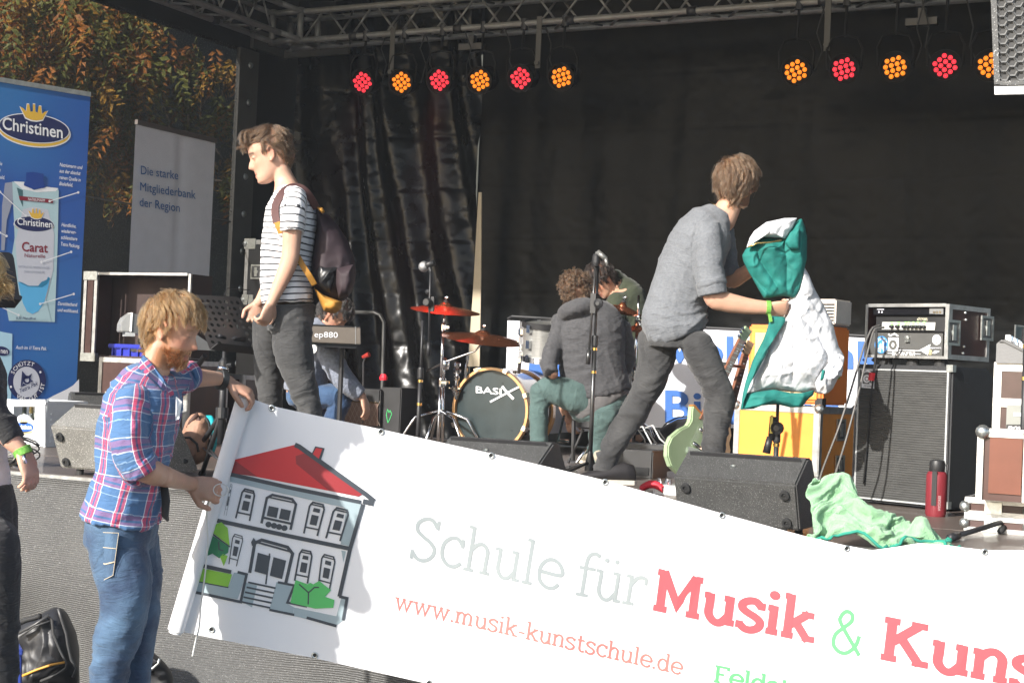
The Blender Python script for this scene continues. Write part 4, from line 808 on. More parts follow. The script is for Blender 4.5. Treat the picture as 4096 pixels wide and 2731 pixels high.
g = MB(); g.tube([zg(1030,1110,.5), zg(985,1290,.5)], .009, 6); g.tube([zg(990,1270,.5), zg(1060,1275,.5)], .012, 6); g.build('rod', CHR, rt, world=True); g = MB(); g.tube([zg(1150,1200,.5), zg(1040,1440,.5)], .01, 6); g.tube([zg(1090,1130,.5), zg(1085,1400,.5)], .016, 6); g.build('leg', MBLK, rt, world=True); g = MB(); g.box(zg(1150,1135,.5), (.05,.05,.06)); g.build('clamp', CHR, rt, world=True)
# red lamp light on the cymbals comes from the red stage lights
for px, tgt, en in ((440, (410,318), 60), (363, (300,322), 20)):
    p = onY(px, 82, YT-.2); dl = bpy.data.lights.new('stage_beam', 'SPOT'); dl.energy = en*4; dl.color = (1,.03,.03); dl.spot_size = math.radians(24); dl.spot_blend = .6; dl.shadow_soft_size = .08
    lo = bpy.data.objects.new('stage_beam', dl); COL.objects.link(lo); lo.location = p; q = at(*tgt, 10.8)-p; lo.rotation_euler = Vector(q.tolist()).to_track_quat('-Z','Y').to_euler()
# ---------------------------------------------------------------- electric piano, seen end-on, and small things by the kneeling man
fk2 = plane3(at(311, 330, 8.9), at(361, 334, 9.0), at(311, 345, 8.9)); zF = lambda x, y, o=0: fk2(x/9.649+237.5, y/9.649+287.5, o)
rt = thing('electric_piano', 'brown electric piano with white model lettering, sticking out behind the striped man', 'electric piano', zF(960, 460))
pb_ = pm('piano_brown', (.17,.145,.12), .45, var=.08, bump=.1)
g = MB(); g.prism([zF(560,355), zF(1190,378), zF(1194,548), zF(560,520)], fk2.n*.30); g.build('body', pb_, rt, world=True, bevel=.005)
g = MB(); g.prism([zF(575,342,.001), zF(1185,372,.001), zF(1188,379,.001), zF(575,356,.001)], fk2.n*.28); g.build('top_panel', BLK, rt, world=True)
g = MB(); g.prism([zF(700,522,-.02), zF(1150,549,-.02), zF(1142,585,-.02), zF(730,560,-.02)], fk2.n*.24); g.build('underside', BLK, rt, world=True)
put('lettering', textfit('ep880', 742, 968, 474, 55, bold=.008, dy=6), lambda x, y: zF(x, y, .002), WT, rt); put('trim_line', sh([(1136,372),(1141,372),(1141,545),(1136,545)]), lambda x, y: zF(x, y, .002), GREYM, rt)
g = MB(); g.lathe([(.026,0),(.026,.015),(.015,.016)], zF(745,590), (0,-1,0), 16); g.build('knob', GREYM, rt, world=True)
for x in (620, 1010): g = MB(); p = zF(x, 575, -.15); g.tube([p, [p[0], p[1], STAGE+.01]], .015, 8); g.build('leg', MBLK, rt, world=True)
fr_ = YP(onz(375, 446)[1]+.8); q = lambda x, y: fr_(x/9.649+237.5, y/9.649+287.5)
g = MB(); P = [q(1080,233), q(1320,237), q(1375,262), q(1412,330), q(1400,870), q(1392,1340)]; P[-1][2] = STAGE; g.tube(P, .016, 8); setp(g.build('tube_frame', pm('frame_grey', (.12,.12,.115), .4, .5), None, True), 'bent grey steel tube frame standing behind the brown electric piano', 'steel frame')
rt = thing('guitar_amplifier', 'dark guitar amplifier with a diamond pattern grille beside the kneeling man', 'amplifier', q(1190, 1200)*[1,1,0]+[0,0,STAGE]); fa = YP(onz(345, 444)[1]+.5); qa = lambda x, y, o=0: fa(x/9.649+237.5, y/9.649+287.5, o)
a, b = qa(1000,960), qa(1362,1345); g = MB(); g.bbox((a[0],a[1],STAGE), (b[0],a[1]+.3,a[2])); g.build('cabinet', BLK, rt, world=True, bevel=.01)
put('grille', sh([(1012,1092),(1355,1105),(1355,1330),(1012,1330)]), lambda x, y: qa(x, y, .004), pm('grille_brown', (.10,.055,.04), .7), rt)
put('grille_pattern', [stroke([(1012+i*42,1092),(1012+i*42+110,1330)], 4) for i in range(-1,7)]+[stroke([(1012+i*42+110,1092),(1012+i*42,1330)], 4) for i in range(-1,7)], lambda x, y: qa(x, y, .006+.0001*x/50), pm('grille_thread', (.2,.15,.11), .7), rt)
g = MB(); g.tube([qa(1012,1085,.006), qa(1355,1108,.006)], .005, 5); g.build('gold_piping', BRASS, rt, world=True); put('green_mark', sh([(1003,1243),(1030,1246),(1030,1265),(1003,1260)]), lambda x, y: qa(x, y, .01), col('neon_green', (.05,.55,.16)), rt)
fa2 = YP(onz(385, 446)[1]+.45); qb = lambda x, y, o=0: fa2(x/9.649+237.5, y/9.649+287.5, o); rt = thing('speaker_box', 'black speaker box with a green chalk heart drawn on its front', 'speaker', qb(1470, 1300)*[1,1,0]+[0,0,STAGE])
a, b = qb(1378,955), qb(1565,1345); g = MB(); g.bbox((a[0],a[1],STAGE), (b[0],a[1]+.3,a[2])); g.build('cabinet', BLK, rt, world=True, bevel=.008)
put('heart_drawing', [stroke([(1450,1300),(1436,1222),(1448,1170),(1462,1200),(1472,1180),(1488,1215),(1470,1262),(1450,1300)], 6)], lambda x, y: qb(x, y, .004), col('chalk_green', (.04,.42,.12)), rt)
rt = thing('microphone', 'small microphone on a thin dark stand catching red light behind the kneeling man', 'microphone', qa(1215, 1300)); g = MB(); g.tube([qa(1240,648), qa(1215,720), qa(1212,1300)], .008, 6); g.build('thin_stand', MBLK, rt, world=True); g = MB(); g.tube([qa(1270,640), qa(1208,668)], [.022,.014], 8); g.build('mic_body', pm('mic_red_lit', (.45,.05,.04), .3, .3), rt, world=True)  # red stage light put into the body colour
g = MB(); g.lathe([(.03,0),(.034,.02),(.02,.05)], qb(1408,890), n=10); setp(g.build('red_knob', col('bright_red', (.7,.02,.04))), 'bright red cap on top of the black box with the chalk heart', 'cap')
# ---------------------------------------------------------------- orange amplifier stack
ORG = pm('orange_vinyl', (.86,.22,.035), .5, var=.06, bump=.25, bscale=260); ORC = pm('orange_case', (.88,.31,.045), .5, var=.08, scale=14, bump=.1)
yo = YP(onz(817, 485)[1]); x0, x1 = yo(732, 440)[0], yo(818.5, 440)[0]; zt = yo(820, 407.5)[2]; y0 = yo(800,440)[1]; dpt = .5
rt = thing('flight_case', 'orange flight case with aluminium edges and ball corners under the orange amplifier', 'flight case', (x0,y0,STAGE))
g = MB(); g.bbox((x0,y0,STAGE+.005), (x1,y0+dpt,zt)); g.build('body', ORC, rt, world=True); g = MB(); edges(g, x0, x1, y0, y0+dpt, STAGE+.006, zt, .034, .005, 'frt'); g.build('edging', ALU, rt, world=True)
corner_balls(rt, x0+.006, x1-.004, y0+.004, y0+dpt, STAGE+.03, zt-.006, .03)
for zz in (.33, .11): butterfly(rt, (x1+.006, y0+dpt*.55, STAGE+zz), 'x', .95)
xu0, xu1 = yo(744.5, 360)[0], yo(822, 360)[0]; zu = yo(746, 323)[2]; z1 = zt+.018
rt = thing('speaker_cabinet', 'bright orange speaker cabinet with a cream grille on top of the orange flight case', 'speaker cabinet', (xu0,y0,z1))
g = MB(); g.bbox((xu0,y0+.02,z1), (xu1,y0+.36,zu)); g.build('cabinet', ORG, rt, world=True, bevel=.012)
g = MB(); g.bbox((xu0+.045,y0+.012,z1+.045), (xu1-.045,y0+.021,zu-.045)); g.build('grille', pm('cream_grille', (.72,.55,.30), .8, wave=('Z',60,0), bump=.5), rt, world=True)
g = MB()
for a in ((xu0+.03,xu0+.047,z1+.03,zu-.03),(xu1-.047,xu1-.03,z1+.03,zu-.03),(xu0+.047,xu1-.047,zu-.047,zu-.03),(xu0+.047,xu1-.047,z1+.03,z1+.047)): g.bbox((a[0],y0+.008,a[2]), (a[1],y0+.0225,a[3]))
g.build('grille_frame', ORC, rt, world=True); g = MB(); g.bbox((xu1+.001,y0+.21,z1+.16), (xu1+.004,y0+.235,z1+.30)); g.build('green_tape', col('tape_green', (.05,.36,.05)), rt, world=True)
for X in (xu0+.01, xu1-.02): g = MB(); g.box((X, y0+.04, z1+.015), (.045,.05,.05)); g.build('corner_guard', BLK, rt, world=True)
rt = thing('amplifier_head', 'small white amplifier head with a slotted side, half hidden by the held jacket', 'amplifier', (xu0+.2,y0+.1,zu)); a, b = yo(775, 297), yo(829, 322)
g = MB(); g.bbox((a[0],y0+.08,zu+.01), (b[0],y0+.3,a[2])); g.build('cabinet', pm('cream_enamel', (.62,.56,.50), .45), rt, world=True, bevel=.008)
g = MB()
for i in range(6): g.bbox((b[0]-.09, y0+.074, zu+.03+i*.019), (b[0]-.01, y0+.0805, zu+.038+i*.019))
g.build('vent_slots', BLK, rt, world=True)
_rz = math.radians(-11); _RZ = np.array(Matrix.Rotation(_rz, 3, 'Z')); _P0 = onz(817, 485); _old = np.array([x0, y0, STAGE]); _new = _P0-_RZ @ np.array([1.07*(x1-x0), 0, 0])
for o in [o for o in COL.objects if o.parent is None and o.get('label', '').startswith(('orange flight case', 'bright orange speaker', 'small white amplifier'))]:
    l = np.array(o.location)-_old; o.location = Vector((_new+_RZ @ (l*[1.07,1,1])).tolist()); o.rotation_euler = (0,0,_rz); o.scale = (1.07,1,1)
# ---------------------------------------------------------------- guitars on their stands
def guitar(label, fn, outline, th, neck, bodym, extra=True, grp='electric guitars in front of the orange case'):
    c = fn(*outline[0]); rt = thing('electric_guitar', label, 'electric guitar', c, 0, grp)
    g = MB(); slab(g, fn, outline, th); g.build('body', bodym, rt, world=True, bevel=.007)
    (ax_, ay_), (bx_, by_), w0, w1 = neck; d = np.array([bx_-ax_, by_-ay_]); L_ = np.linalg.norm(d); d /= L_; nn2 = np.array([-d[1], d[0]])
    g = MB(); slab(g, fn, [np.array([ax_,ay_])+nn2*w0/2, np.array([ax_,ay_])-nn2*w0/2, np.array([bx_,by_])-nn2*w1/2, np.array([bx_,by_])+nn2*w1/2], .02, .012); g.build('fretboard', pm('rosewood', (.20,.085,.05), .45, var=.2, stretch=(1,1,9)), rt, world=True)
    P0 = np.array([ax_, ay_])
    put('fret', [stroke([P0+d*L_*(1-.5**(k/9.5))*1.0-nn2*w1/2+d*0, P0+d*L_*(1-.5**(k/9.5))+nn2*w1/2], .45) for k in [0.0]]+[stroke([P0+d*(L_*k/18)-nn2*w1*.48, P0+d*(L_*k/18)+nn2*w1*.48], .5) for k in range(1,18)], lambda x, y: fn(x, y, .0135), CHR, rt)
    put('inlay', [flat_mesh([ell(*(P0+d*L_*k/18), .85, .85, 10)]) for k in (3.5,6.5,9.5,12.5,15.5)], lambda x, y: fn(x, y, .0137), WT, rt)
    put('strings', [stroke([P0-d*24+nn2*w0*t, np.array([bx_,by_])+nn2*w1*t], .22) for t in (-.36,-.2,-.07,.07,.2,.36)], lambda x, y: fn(x, y, .017), CHR, rt)
    if extra:
        hd = np.array([bx_,by_]); g = MB(); slab(g, fn, [hd-nn2*w1*.6, hd+nn2*w1*.6, hd+nn2*w1*.9+d*12, hd-nn2*w1*.5+d*14], .015, .006); g.build('headstock', bodym, rt, world=True)
        for k in range(3): g = MB(); g.ball(fn(*(hd+nn2*w1*.9*(-1)+d*(2+4*k)), .01), .011, 8); g.build('tuner', CHR, rt, world=True)
    return rt
zi = lambda *a: z('I', *a)
fg = plane3(at(690, 440, 8.35), at(735, 350, 8.6), at(720, 450, 8.5)); mint = pm('mint_lacquer', (.33,.43,.26), .25, coat=.7, var=.05)
out = zi(925,822, 940,815,960,825,985,870,1015,890,1035,870,1060,850,1085,870,1100,920,1080,970,1090,1030,1130,1090,1150,1170,1130,1260,1070,1330,990,1375,900,1385,820,1360,755,1300,728,1220,730,1140,760,1070,830,1010,890,980,915,940,918,880)
rt = guitar('pale mint green electric guitar leaning between the legs of the man in grey', fg, out, .04, (z('I',1010,940), z('I',1315,310), 7.5, 5.6), mint)
g = MB(); slab(g, fg, zi(925,822,940,815,990,875,1016,893,1014,905,985,885), .036, .003); g.build('orange_binding', pm('binding_orange', (.6,.25,.06), .4), rt, world=True)
for a in (zi(975,1005,1010,1032), zi(925,1115,1000,1165)): g = MB(); g.tube([fg(*a[0], .012), fg(*a[1], .012)], .011, 8); g.build('pickup', CHR, rt, True, world=True)
g = MB(); slab(g, fg, zi(893,1145,1010,1175,1000,1205,885,1190), .012, .01); g.build('bridge', CHR, rt, world=True); g = MB(); g.lathe([(.016,0),(.014,.02)], fg(*z('I',1000,1265), .0), -fg.n, 12); g.build('knob', WHT, rt, world=True)
put('pickguard', sh(zi(1000,985,1060,1000,1080,1090,1040,1180,1000,1120)), lambda x, y: fg(x, y, .003), col('guard_white', (.7,.72,.66)), rt)
fg2 = plane3(at(730, 440, 8.55), at(742, 360, 8.75), at(745, 440, 8.65)); crm = pm('cream_lacquer', (.62,.40,.24), .25, coat=.7)
out2 = zi(1190,960,1215,950,1235,965,1225,1010,1232,1060,1215,1120,1225,1180,1200,1280,1140,1330,1080,1320,1060,1240,1080,1160,1110,1100,1120,1040,1150,1000)
guitar('cream bodied electric guitar tucked behind the mint guitar, against the orange case', fg2, out2, .04, (z('I',1195,960), z('I',1345,420), 6.5, 5.2), crm)
rt = thing('guitar_stand', 'black guitar stand with a padded arm holding the two guitars', 'guitar stand', fg(*z('I',1150,1300))*[1,1,0]+[0,0,STAGE]); g = MB(); g.tube([fg(*z('I',1130,492), -.03), fg(*z('I',1205,510), -.0), fg(*z('I',1208,560), -.0)], .014, 8); g.build('padded_arm', RUB, rt, True, world=True)
g = MB(); p = fg(*z('I',1120,500), -.08); g.tube([p, [p[0]-.08,p[1]+.1,STAGE+.02]], .013, 8); g.build('post', MBLK, rt, world=True); g = MB(); g.tube([fg(*z('I',1205,510), -.02), fg(*z('I',1330,520), -.05)], .009, 6); g.build('wood_arm', pm('arm_brown', (.22,.07,.04), .4), rt, world=True)
# gig bag, combo amplifier, pedals
yk = YP(onz(680, 470)[1]+.55); rt = thing('gig_bag', 'black soft gig bag lying behind the mint green guitar', 'gig bag', yk(660, 465)*[1,1,0]+[0,0,STAGE])
n_ = 26; U2, V2 = np.meshgrid(np.linspace(0,1,n_*2), np.linspace(0,1,n_)); ctop = np.array(zi(590,1040,640,985,720,950,820,935,920,930,1000,945)); xs_ = np.interp(U2, np.linspace(0,1,6), ctop[:,0]); yt = np.interp(U2, np.linspace(0,1,6), ctop[:,1])
P = np.zeros(U2.shape+(3,)); 
for i in range(n_):
    for j in range(n_*2):
        a = math.pi*V2[i,j]; pt_ = yk(xs_[i,j], yt[i,j]); hh = pt_[2]-STAGE; P[i,j] = [pt_[0], pt_[1]+.16-.2*math.cos(a), STAGE+hh*math.sin(a)**.6*min(1,8*U2[i,j]*(1-U2[i,j])+.2)]
P = P+.015*fbm(P, 7)[...,None]; g = MB(); g.grid(P); g.build('bag_body', pm('bag_nylon', (.012,.012,.013), .5, bump=.3, bscale=30), rt, True, world=True); g = MB(); g.tube([P[n_//2,j]+[0,-.02,.012] for j in range(4,n_*2-4)], .006, 5); g.build('zip', MBLK, rt, world=True)
yc = YP(onz(640, 478)[1]); rt = thing('combo_amplifier', 'black combo amplifier on the floor behind the striding leg', 'amplifier', yc(640, 478)*[1,1,0]+[0,0,STAGE]); a, b = yc(*z('I',375,1165)), yc(*z('I',612,1165))
g = MB(); g.bbox((a[0],a[1],STAGE), (b[0],a[1]+.25,a[2])); g.build('cabinet', BLK, rt, world=True, bevel=.008); g = MB(); g.bbox((a[0]+.02,a[1]-.006,STAGE+.02), (b[0]-.02,a[1]-.001,a[2]-.1)); g.build('grille', pm('amp_grille', (.05,.05,.05), .5, .3, wave=('X',90,0), bump=.8), rt, world=True)
yc2 = YP(yc(620,470)[1]+.35); rt = thing('cable_box', 'small black power box with tangled leads behind the combo amplifier', 'power box', yc2(655, 470)*[1,1,0]+[0,0,STAGE]); a = yc2(*z('I',440,1090)); g = MB(); g.box(a+[0.1,0,-.1], (.3,.2,.16)); g.build('case', BLK, rt, world=True); 
for k in range(5):
    g = MB(); a0 = yc2(*z('I',430+40*k,1000+10*(k%3))); g.tube([a0, a0+[.05,.0,.02*(k%2)], a0+[.1,0,-.06], a0+[.12+.03*k,0,-.14]], .006, 5); g.build('lead', GREYM if k % 2 else RUB, rt, True, world=True)
yd = YP(onz(660, 494)[1]); rt = thing('pedal_board', 'pedal board with chrome switches half hidden by the banner edge', 'pedal board', yd(668, 492)*[1,1,0]+[0,0,STAGE]); a, b = yd(653, 489.6), yd(676, 491)
g = MB(); g.bbox((a[0],a[1],STAGE+.001), (b[0],a[1]+.2,STAGE+.05)); g.build('board', col('pedal_white', (.6,.6,.58)), rt, world=True)
for k in range(4): g = MB(); g.lathe([(.014,0),(.014,.016),(.009,.017),(.009,.03)], (a[0]+.02+k*.03, a[1]+.03+.03*(k%2), STAGE+.051), n=10); g.build('switch', CHR, rt, world=True)
g = MB(); cc = [yd(x, 488.5-5.0*math.sin(math.pi*(x-641)/22)) for x in np.linspace(641, 663, 150)]; g.tube([c+.016*np.array([0, math.cos(i*.9), math.sin(i*.9)]) for i, c in enumerate(cc)], .006, 5); setp(g.build('coiled_cable', col('coil_red', (.75,.03,.05)), None, True), 'bright red coiled cable in front of the combo amplifier', 'cable')
# ---------------------------------------------------------------- bass stack on the right
ya = YP(onz(947.5, 511)[1]); yA = ya(940,500)[1]; x0, x1 = ya(857, 430)[0], ya(953, 430)[0]; zt = ya(953, 366)[2]; dp = .42; zJ = lambda x, y, o=0: ya(x/5.455+800, y/5.455+275, o)
rt = thing('bass_cabinet', 'tall black bass speaker cabinet with white piping and a white badge', 'speaker cabinet', (x0,yA,STAGE)); blkv = pm('black_vinyl', (.022,.023,.025), .6, bump=.5, bscale=300)
pr = [(yA,STAGE+.01),(yA,zt),(yA+dp-.09,zt),(yA+dp,zt-.10),(yA+dp,STAGE+.01)]; g = MB(); g.prism([(x0,y,zz) for y, zz in pr], (x1-x0,0,0)); g.build('cabinet', blkv, rt, world=True, bevel=.008)
gr = pm('bass_grille', (.045,.045,.043), .8, var=.3, scale=40, wave=('Z', 26, 1.2), bump=.7, bscale=200, stretch=(.3,1,1)); g = MB(); g.bbox((x0+.02,yA-.006,STAGE+.03), (x1-.02,yA-.001,zt-.03)); g.build('grille_cloth', gr, rt, world=True)
pip = GREYM; g = MB()
for a in ((x0+.012,x0+.02,STAGE+.022,zt-.022),(x1-.02,x1-.012,STAGE+.022,zt-.022),(x0+.02,x1-.02,zt-.03,zt-.022),(x0+.02,x1-.02,STAGE+.022,STAGE+.03)): g.bbox((a[0],yA-.009,a[2]), (a[1],yA-.001,a[3]))
g.build('white_piping', pip, rt, world=True)
put('badge_plate', sh([(355,508),(425,515),(424,618),(353,612)]), lambda x, y: zJ(x, y, .010), WT, rt)
put('badge_field', sh([(361,513),(419,519),(418,594),(360,590)]), lambda x, y: zJ(x, y, .012), col('badge_dark', (.1,.1,.1)), rt); put('badge_mark', [stroke(ell(384,563,16,18,24), 9, True), flat_mesh([ell(384,563,8,9,16)]), stroke(arc(386,548,26,28,-160,10,14)+[(412,580)], 8), stroke([(398,588),(417,592)], 7)], lambda x, y: zJ(x, y, .0135+.0002*(x+y)/100), WT, rt); put('lettering', textfit('Ampeg', 364, 414, 606, 11, shear=.4, dy=2), lambda x, y: zJ(x, y, .012), NAVY, rt)
for zz in (STAGE+.03, zt-.01): g = MB(); g.box((x1-.008, yA+.004, zz), (.03,.03,.035)); g.build('corner_guard', GALV, rt, world=True)
hx = lambda px, py: onX(px/5.455+800, py/5.455+275, x1); hA, hB = hx(935,608), hx(1035,840); yv0, yv1, zv0, zv1 = hA[1], hB[1], hB[2], hA[2]
g = MB()
for a in ((yv0,yv0+.03,zv0,zv1),(yv1-.03,yv1,zv0,zv1),(yv0+.03,yv1-.03,zv0,zv0+.03),(yv0+.03,yv1-.03,zv1-.03,zv1)): g.bbox((x1-.001,a[0],a[2]), (x1+.008,a[1],a[3]))
g.build('port_frame', BLK, rt, world=True); g = MB(); g.bbox((x1-.001,yv0+.03,zv0+.03), (x1+.002,yv1-.03,zv1-.03)); g.build('port', col('port_black', (.004,.004,.004), .9), rt, world=True)
for k in range(4):
    for yy in (yv0+.015, yv1-.015): g = MB(); g.ball((x1+.009,yy,zv0+.02+k*(zv1-zv0-.04)/3), .006, 6); g.build('screw', WHT, rt, world=True)
put('green_sticker', [flat_mesh([ell(0,0,.016,.022,14)])], lambda x, y: np.array([x1+.004, yv0+.045+x, (zv0+zv1)/2-.03+y]), col('neon_green', (.05,.6,.12)), rt)
for k in range(3): g = MB(); g.lathe([(.03,0),(.026,.035)], (x0+.1+k*(x1-x0-.2)/2,yA+.08,zt+.0), n=12); g.build('top_foot', RUB, rt, world=True)
# rack case with the bass amplifier
yR = yA+.03; yr = YP(yR); zQ = lambda x, y, o=0: yr(x/15.27+870, y/15.27+295, o); r0, r1 = yr(866, 330)[0], yr(949, 330)[0]; rz0, rz1 = zt+.036, zQ(1200,128)[2]; rd = .37
rt = thing('rack_case', 'open rack case with a bass amplifier, knobs and stickers on top of the bass cabinet', 'rack case', (r0,yR,rz0))
g = MB(); g.bbox((r0,yR,rz0), (r0+.012,yR+rd,rz1)); g.bbox((r1-.012,yR,rz0), (r1,yR+rd,rz1)); g.bbox((r0+.012,yR,rz0), (r1-.012,yR+rd,rz0+.012)); g.bbox((r0+.012,yR,rz1-.012), (r1-.012,yR+rd,rz1)); g.bbox((r0+.012,yR+rd-.01,rz0+.012), (r1-.012,yR+rd,rz1-.012)); g.build('case_shell', PLYD, rt, world=True)
g = MB(); edges(g, r0, r1, yR, yR+rd, rz0, rz1, .024, .004, 'r')
for a in ((r0,r0+.012,rz0,rz1),(r1-.014,r1+.004,rz0,rz1),(r0+.012,r1-.014,rz0,rz0+.014),(r0+.012,r1-.014,rz1-.014,rz1+.003)): g.bbox((a[0],yR-.006,a[2]), (a[1],yR-.0005,a[3]))
g.build('edging', ALU, rt, world=True)
hxr = lambda px, py: onX(px/15.27+870, py/15.27+295, r1); handle(rt, [r1+.004, hxr(1580,590)[1], hxr(1580,590)[2]], 'x', .62); butterfly(rt, [r1+.005, yR+.03, hxr(1260,575)[2]], 'x', .9); butterfly(rt, [r1+.005, yR+rd-.035, hxr(1890,610)[2]], 'x', .9)
for yy, zz in ((1300,262),(1300,368),(1280,775),(1272,878)): q = hxr(yy, zz); g = MB(); g.ball(q+[.003,0,0], .008, 8); g.build('rivet', GALV, rt, True, world=True)
g = MB(); g.bbox((r0+.03,yR+.012,zQ(600,280)[2]), (r1-.03,yR+.3,zQ(600,160)[2])); g.build('wireless_receiver', col('gloss_black', (.01,.01,.012), .12), rt, world=True); put('display_panel', sh([(910,185),(1120,190),(1118,285),(908,270)]), lambda x, y: zQ(x, y, -.010), col('panel_grey', (.18,.18,.18)), rt); put('jack', [stroke(ell(x, 250, 14, 14, 14), 8, True) for x in (982,1024,1070)], lambda x, y: zQ(x, y, -.008), BRASS, rt); put('label_print', [flat_mesh([[(105,180),(215,182),(215,196),(105,192)]]), flat_mesh([ell(135,228,13,16,12)]), flat_mesh([ell(182,230,13,16,12)])], lambda x, y: zQ(x, y, -.010), PALE, rt)
g = MB(); g.bbox((r0+.035,yR+.03,zQ(600,535)[2]), (r1-.035,yR+.3,zQ(600,292)[2])); g.build('amplifier_body', BLK, rt, world=True); put('front_panel', sh([(172,384),(985,405),(975,522),(165,500)]), lambda x, y: zQ(x, y, -.024), col('panel_silver', (.55,.55,.52), .35), rt)
for x, y in ((330,460),(420,462),(520,465),(575,468),(640,468),(700,470),(760,472),(822,474)): g = MB(); g.lathe([(.0095,0),(.0085,.016),(0,.017)], zQ(x, y, -.023), (0,-1,0), 12); g.build('knob', BLK, rt, True, world=True)
put('lit_mark', [flat_mesh([ell(x, 410, 24, 22, 12)]) for x in (325,428,535,578,652,722,815)], lambda x, y: zQ(x, y, -.021), pm('green_lamp', (.3,.9,.2), .4, emit=(.25,1,.15), es=.8), rt); put('lettering', textfit('SVT-7 PRO', 705, 868, 372, 26, bold=.01, dy=4), lambda x, y: zQ(x, y, -.025), col('cream_print', (.7,.66,.5)), rt); put('lettering', textfit('Ampeg', 710, 862, 345, 24, shear=.4, dy=4), lambda x, y: zQ(x, y, -.025), col('cream_print', (.7,.66,.5)), rt)
g = MB(); g.bbox((r0+.022,yR+.008,zQ(600,948)[2]+.006), (r1-.03,yR+.02,zQ(600,560)[2])); g.build('drawer_front', pm('drawer_grey', (.075,.075,.072), .45), rt, world=True)
S_ = lambda o: (lambda x, y: zQ(x, y, -.006+o))
put('blue_sticker', sh(ell(178,738,104,134)), S_(.0), col('sticker_blue', (.05,.26,.66)), rt); put('lettering', textarc('TOLERANZ', 178, 738, 74, 98, -165, -15, 40, True)+textarc('RAUS AUS', 178, 738, 74, 98, 170, 10, 40, False), S_(.002), WT, rt); put('sticker_figure', [flat_mesh([[(145,740),(178,712),(182,800),(140,805)]]), flat_mesh([[(195,680),(215,690),(218,805),(190,805)]])], S_(.002), WT, rt)
put('record_sticker', sh([(285,630),(445,632),(440,845),(278,840)]), S_(.0), WT, rt); put('record_disc', [stroke(ell(358,742,42,58,28), 40, True)], S_(.002), col('sticker_grey', (.10,.10,.09)), rt); put('white_squiggle', [stroke([(285,575),(320,600),(380,570),(440,608)], 22)], S_(.001), WT, rt)
put('stripe', [stroke([(445,825),(775,838)], 10), stroke([(275,870),(350,872)], 10), stroke([(275,915),(350,918)], 10), stroke([(695,885),(778,890)], 10), stroke([(440,938),(778,942)], 10)], S_(.0), WT, rt); put('letter_plate', sh([(352,850),(695,860),(690,935),(350,925)]), S_(.001), WT, rt); put('lettering', textfit('ZIGZAG', 372, 684, 912, 60, bold=.03, dy=12), S_(.003), col('sticker_grey', (.10,.10,.09)), rt)
put('oval_sticker', sh(ell(1022,672,66,78)), S_(.0), WT, rt); put('anchor_mark', [stroke([(1022,615),(1022,730)], 9), stroke(arc(1022,690,38,36,20,160), 8), stroke([(995,650),(1050,652)], 7)], S_(.002), col('sticker_grey', (.10,.10,.09)), rt); put('white_shape', sh([(762,828),(932,738),(890,905)]), S_(.001), WT, rt); put('lettering', textfit('paperwerk', 925, 1095, 806, 30, bold=.01, dy=4), S_(.001), PALE, rt); put('wing_mark', [flat_mesh([[(950,880),(1000,835),(1072,850),(1000,885)]]), flat_mesh([[(890,920),(952,922),(948,958),(890,955)]])], S_(.001), WT, rt); put('fox_mark', [flat_mesh([ell(930,850,24,30,12)]), flat_mesh([[(905,880),(955,885),(940,905),(900,900)]])], S_(.001), col('tan_print', (.4,.34,.2)), rt)
g = MB(); g.lathe([(.012,0),(.012,.012),(.006,.013)], zQ(582,640,-.004), (0,-1,0), 12); g.box(zQ(585,680,.0), (.02,.012,.014)); g.build('lock', GALV, rt, world=True)
# cables from the rack down to the floor
for pts, lb in (([(880,325),(872,327),(864,345),(851,390),(838,430),(822,470),(817,490)], 'thin grey cable arching from the rack case down to the orange case'), ([(884,327),(874,328),(868,350),(858,395),(846,440),(832,484),(828,500)], 'second thin grey cable running beside the first one down from the rack')):
    g = MB(); yc_ = [yA-.05-.25*min(1,i/4) for i in range(len(pts))]; P = [onY(px, py, yy) for (px, py), yy in zip(pts, yc_)]; tt = np.linspace(0, len(P)-1, 40); P = np.array(P); Q = np.stack([np.interp(tt, range(len(P)), P[:,k]) for k in range(3)], 1)
    for _ in range(3): Q[1:-1] = (Q[:-2]+2*Q[1:-1]+Q[2:])/4
    g.tube(Q, .0055, 7); setp(g.build('cable', pm('cable_grey', (.10,.095,.09), .5), None, True), lb, 'cable', 'cables hanging from the rack case')
rt = thing('cable', 'black cable with a red plug hanging in front of the white badge', 'cable', zJ(400,400)); g = MB(); Q = [zJ(430,275,.05), zJ(455,300,.06), zJ(452,400,.05), zJ(430,520,.03), zJ(424,540,.03)]; g.tube(Q, .006, 7); g.build('lead', RUB, rt, True, world=True); g = MB(); g.tube([zJ(421,530,.03), zJ(414,572,.03)], .014, 8); g.build('red_plug', col('plug_red', (.6,.02,.03)), rt, world=True); g = MB(); g.tube([zJ(424,560,.025), zJ(405,700,.02), zJ(390,880,.02), zJ(368,1150,.02)], .0045, 6); g.build('thin_lead', RUB, rt, True, world=True)
# the bass stack stands turned towards the left
_rz = math.radians(-20); _RZ = np.array(Matrix.Rotation(_rz, 3, 'Z')); _sx = 1.17
_P0 = onz(947.5, 511); _old = np.array([x0, yA, STAGE]); _new = _P0-_RZ @ np.array([_sx*(x1-x0), 0, 0])
for o in [o for o in COL.objects if o.parent is None and o.get('label', '').startswith(('tall black bass', 'open rack case', 'black cable with a red plug'))]:
    l = np.array(o.location)-_old; o.location = Vector((_new+_RZ @ (l*[_sx,1.05,1])).tolist()); o.rotation_euler = (0,0,_rz); o.scale = (_sx,1.05,1)
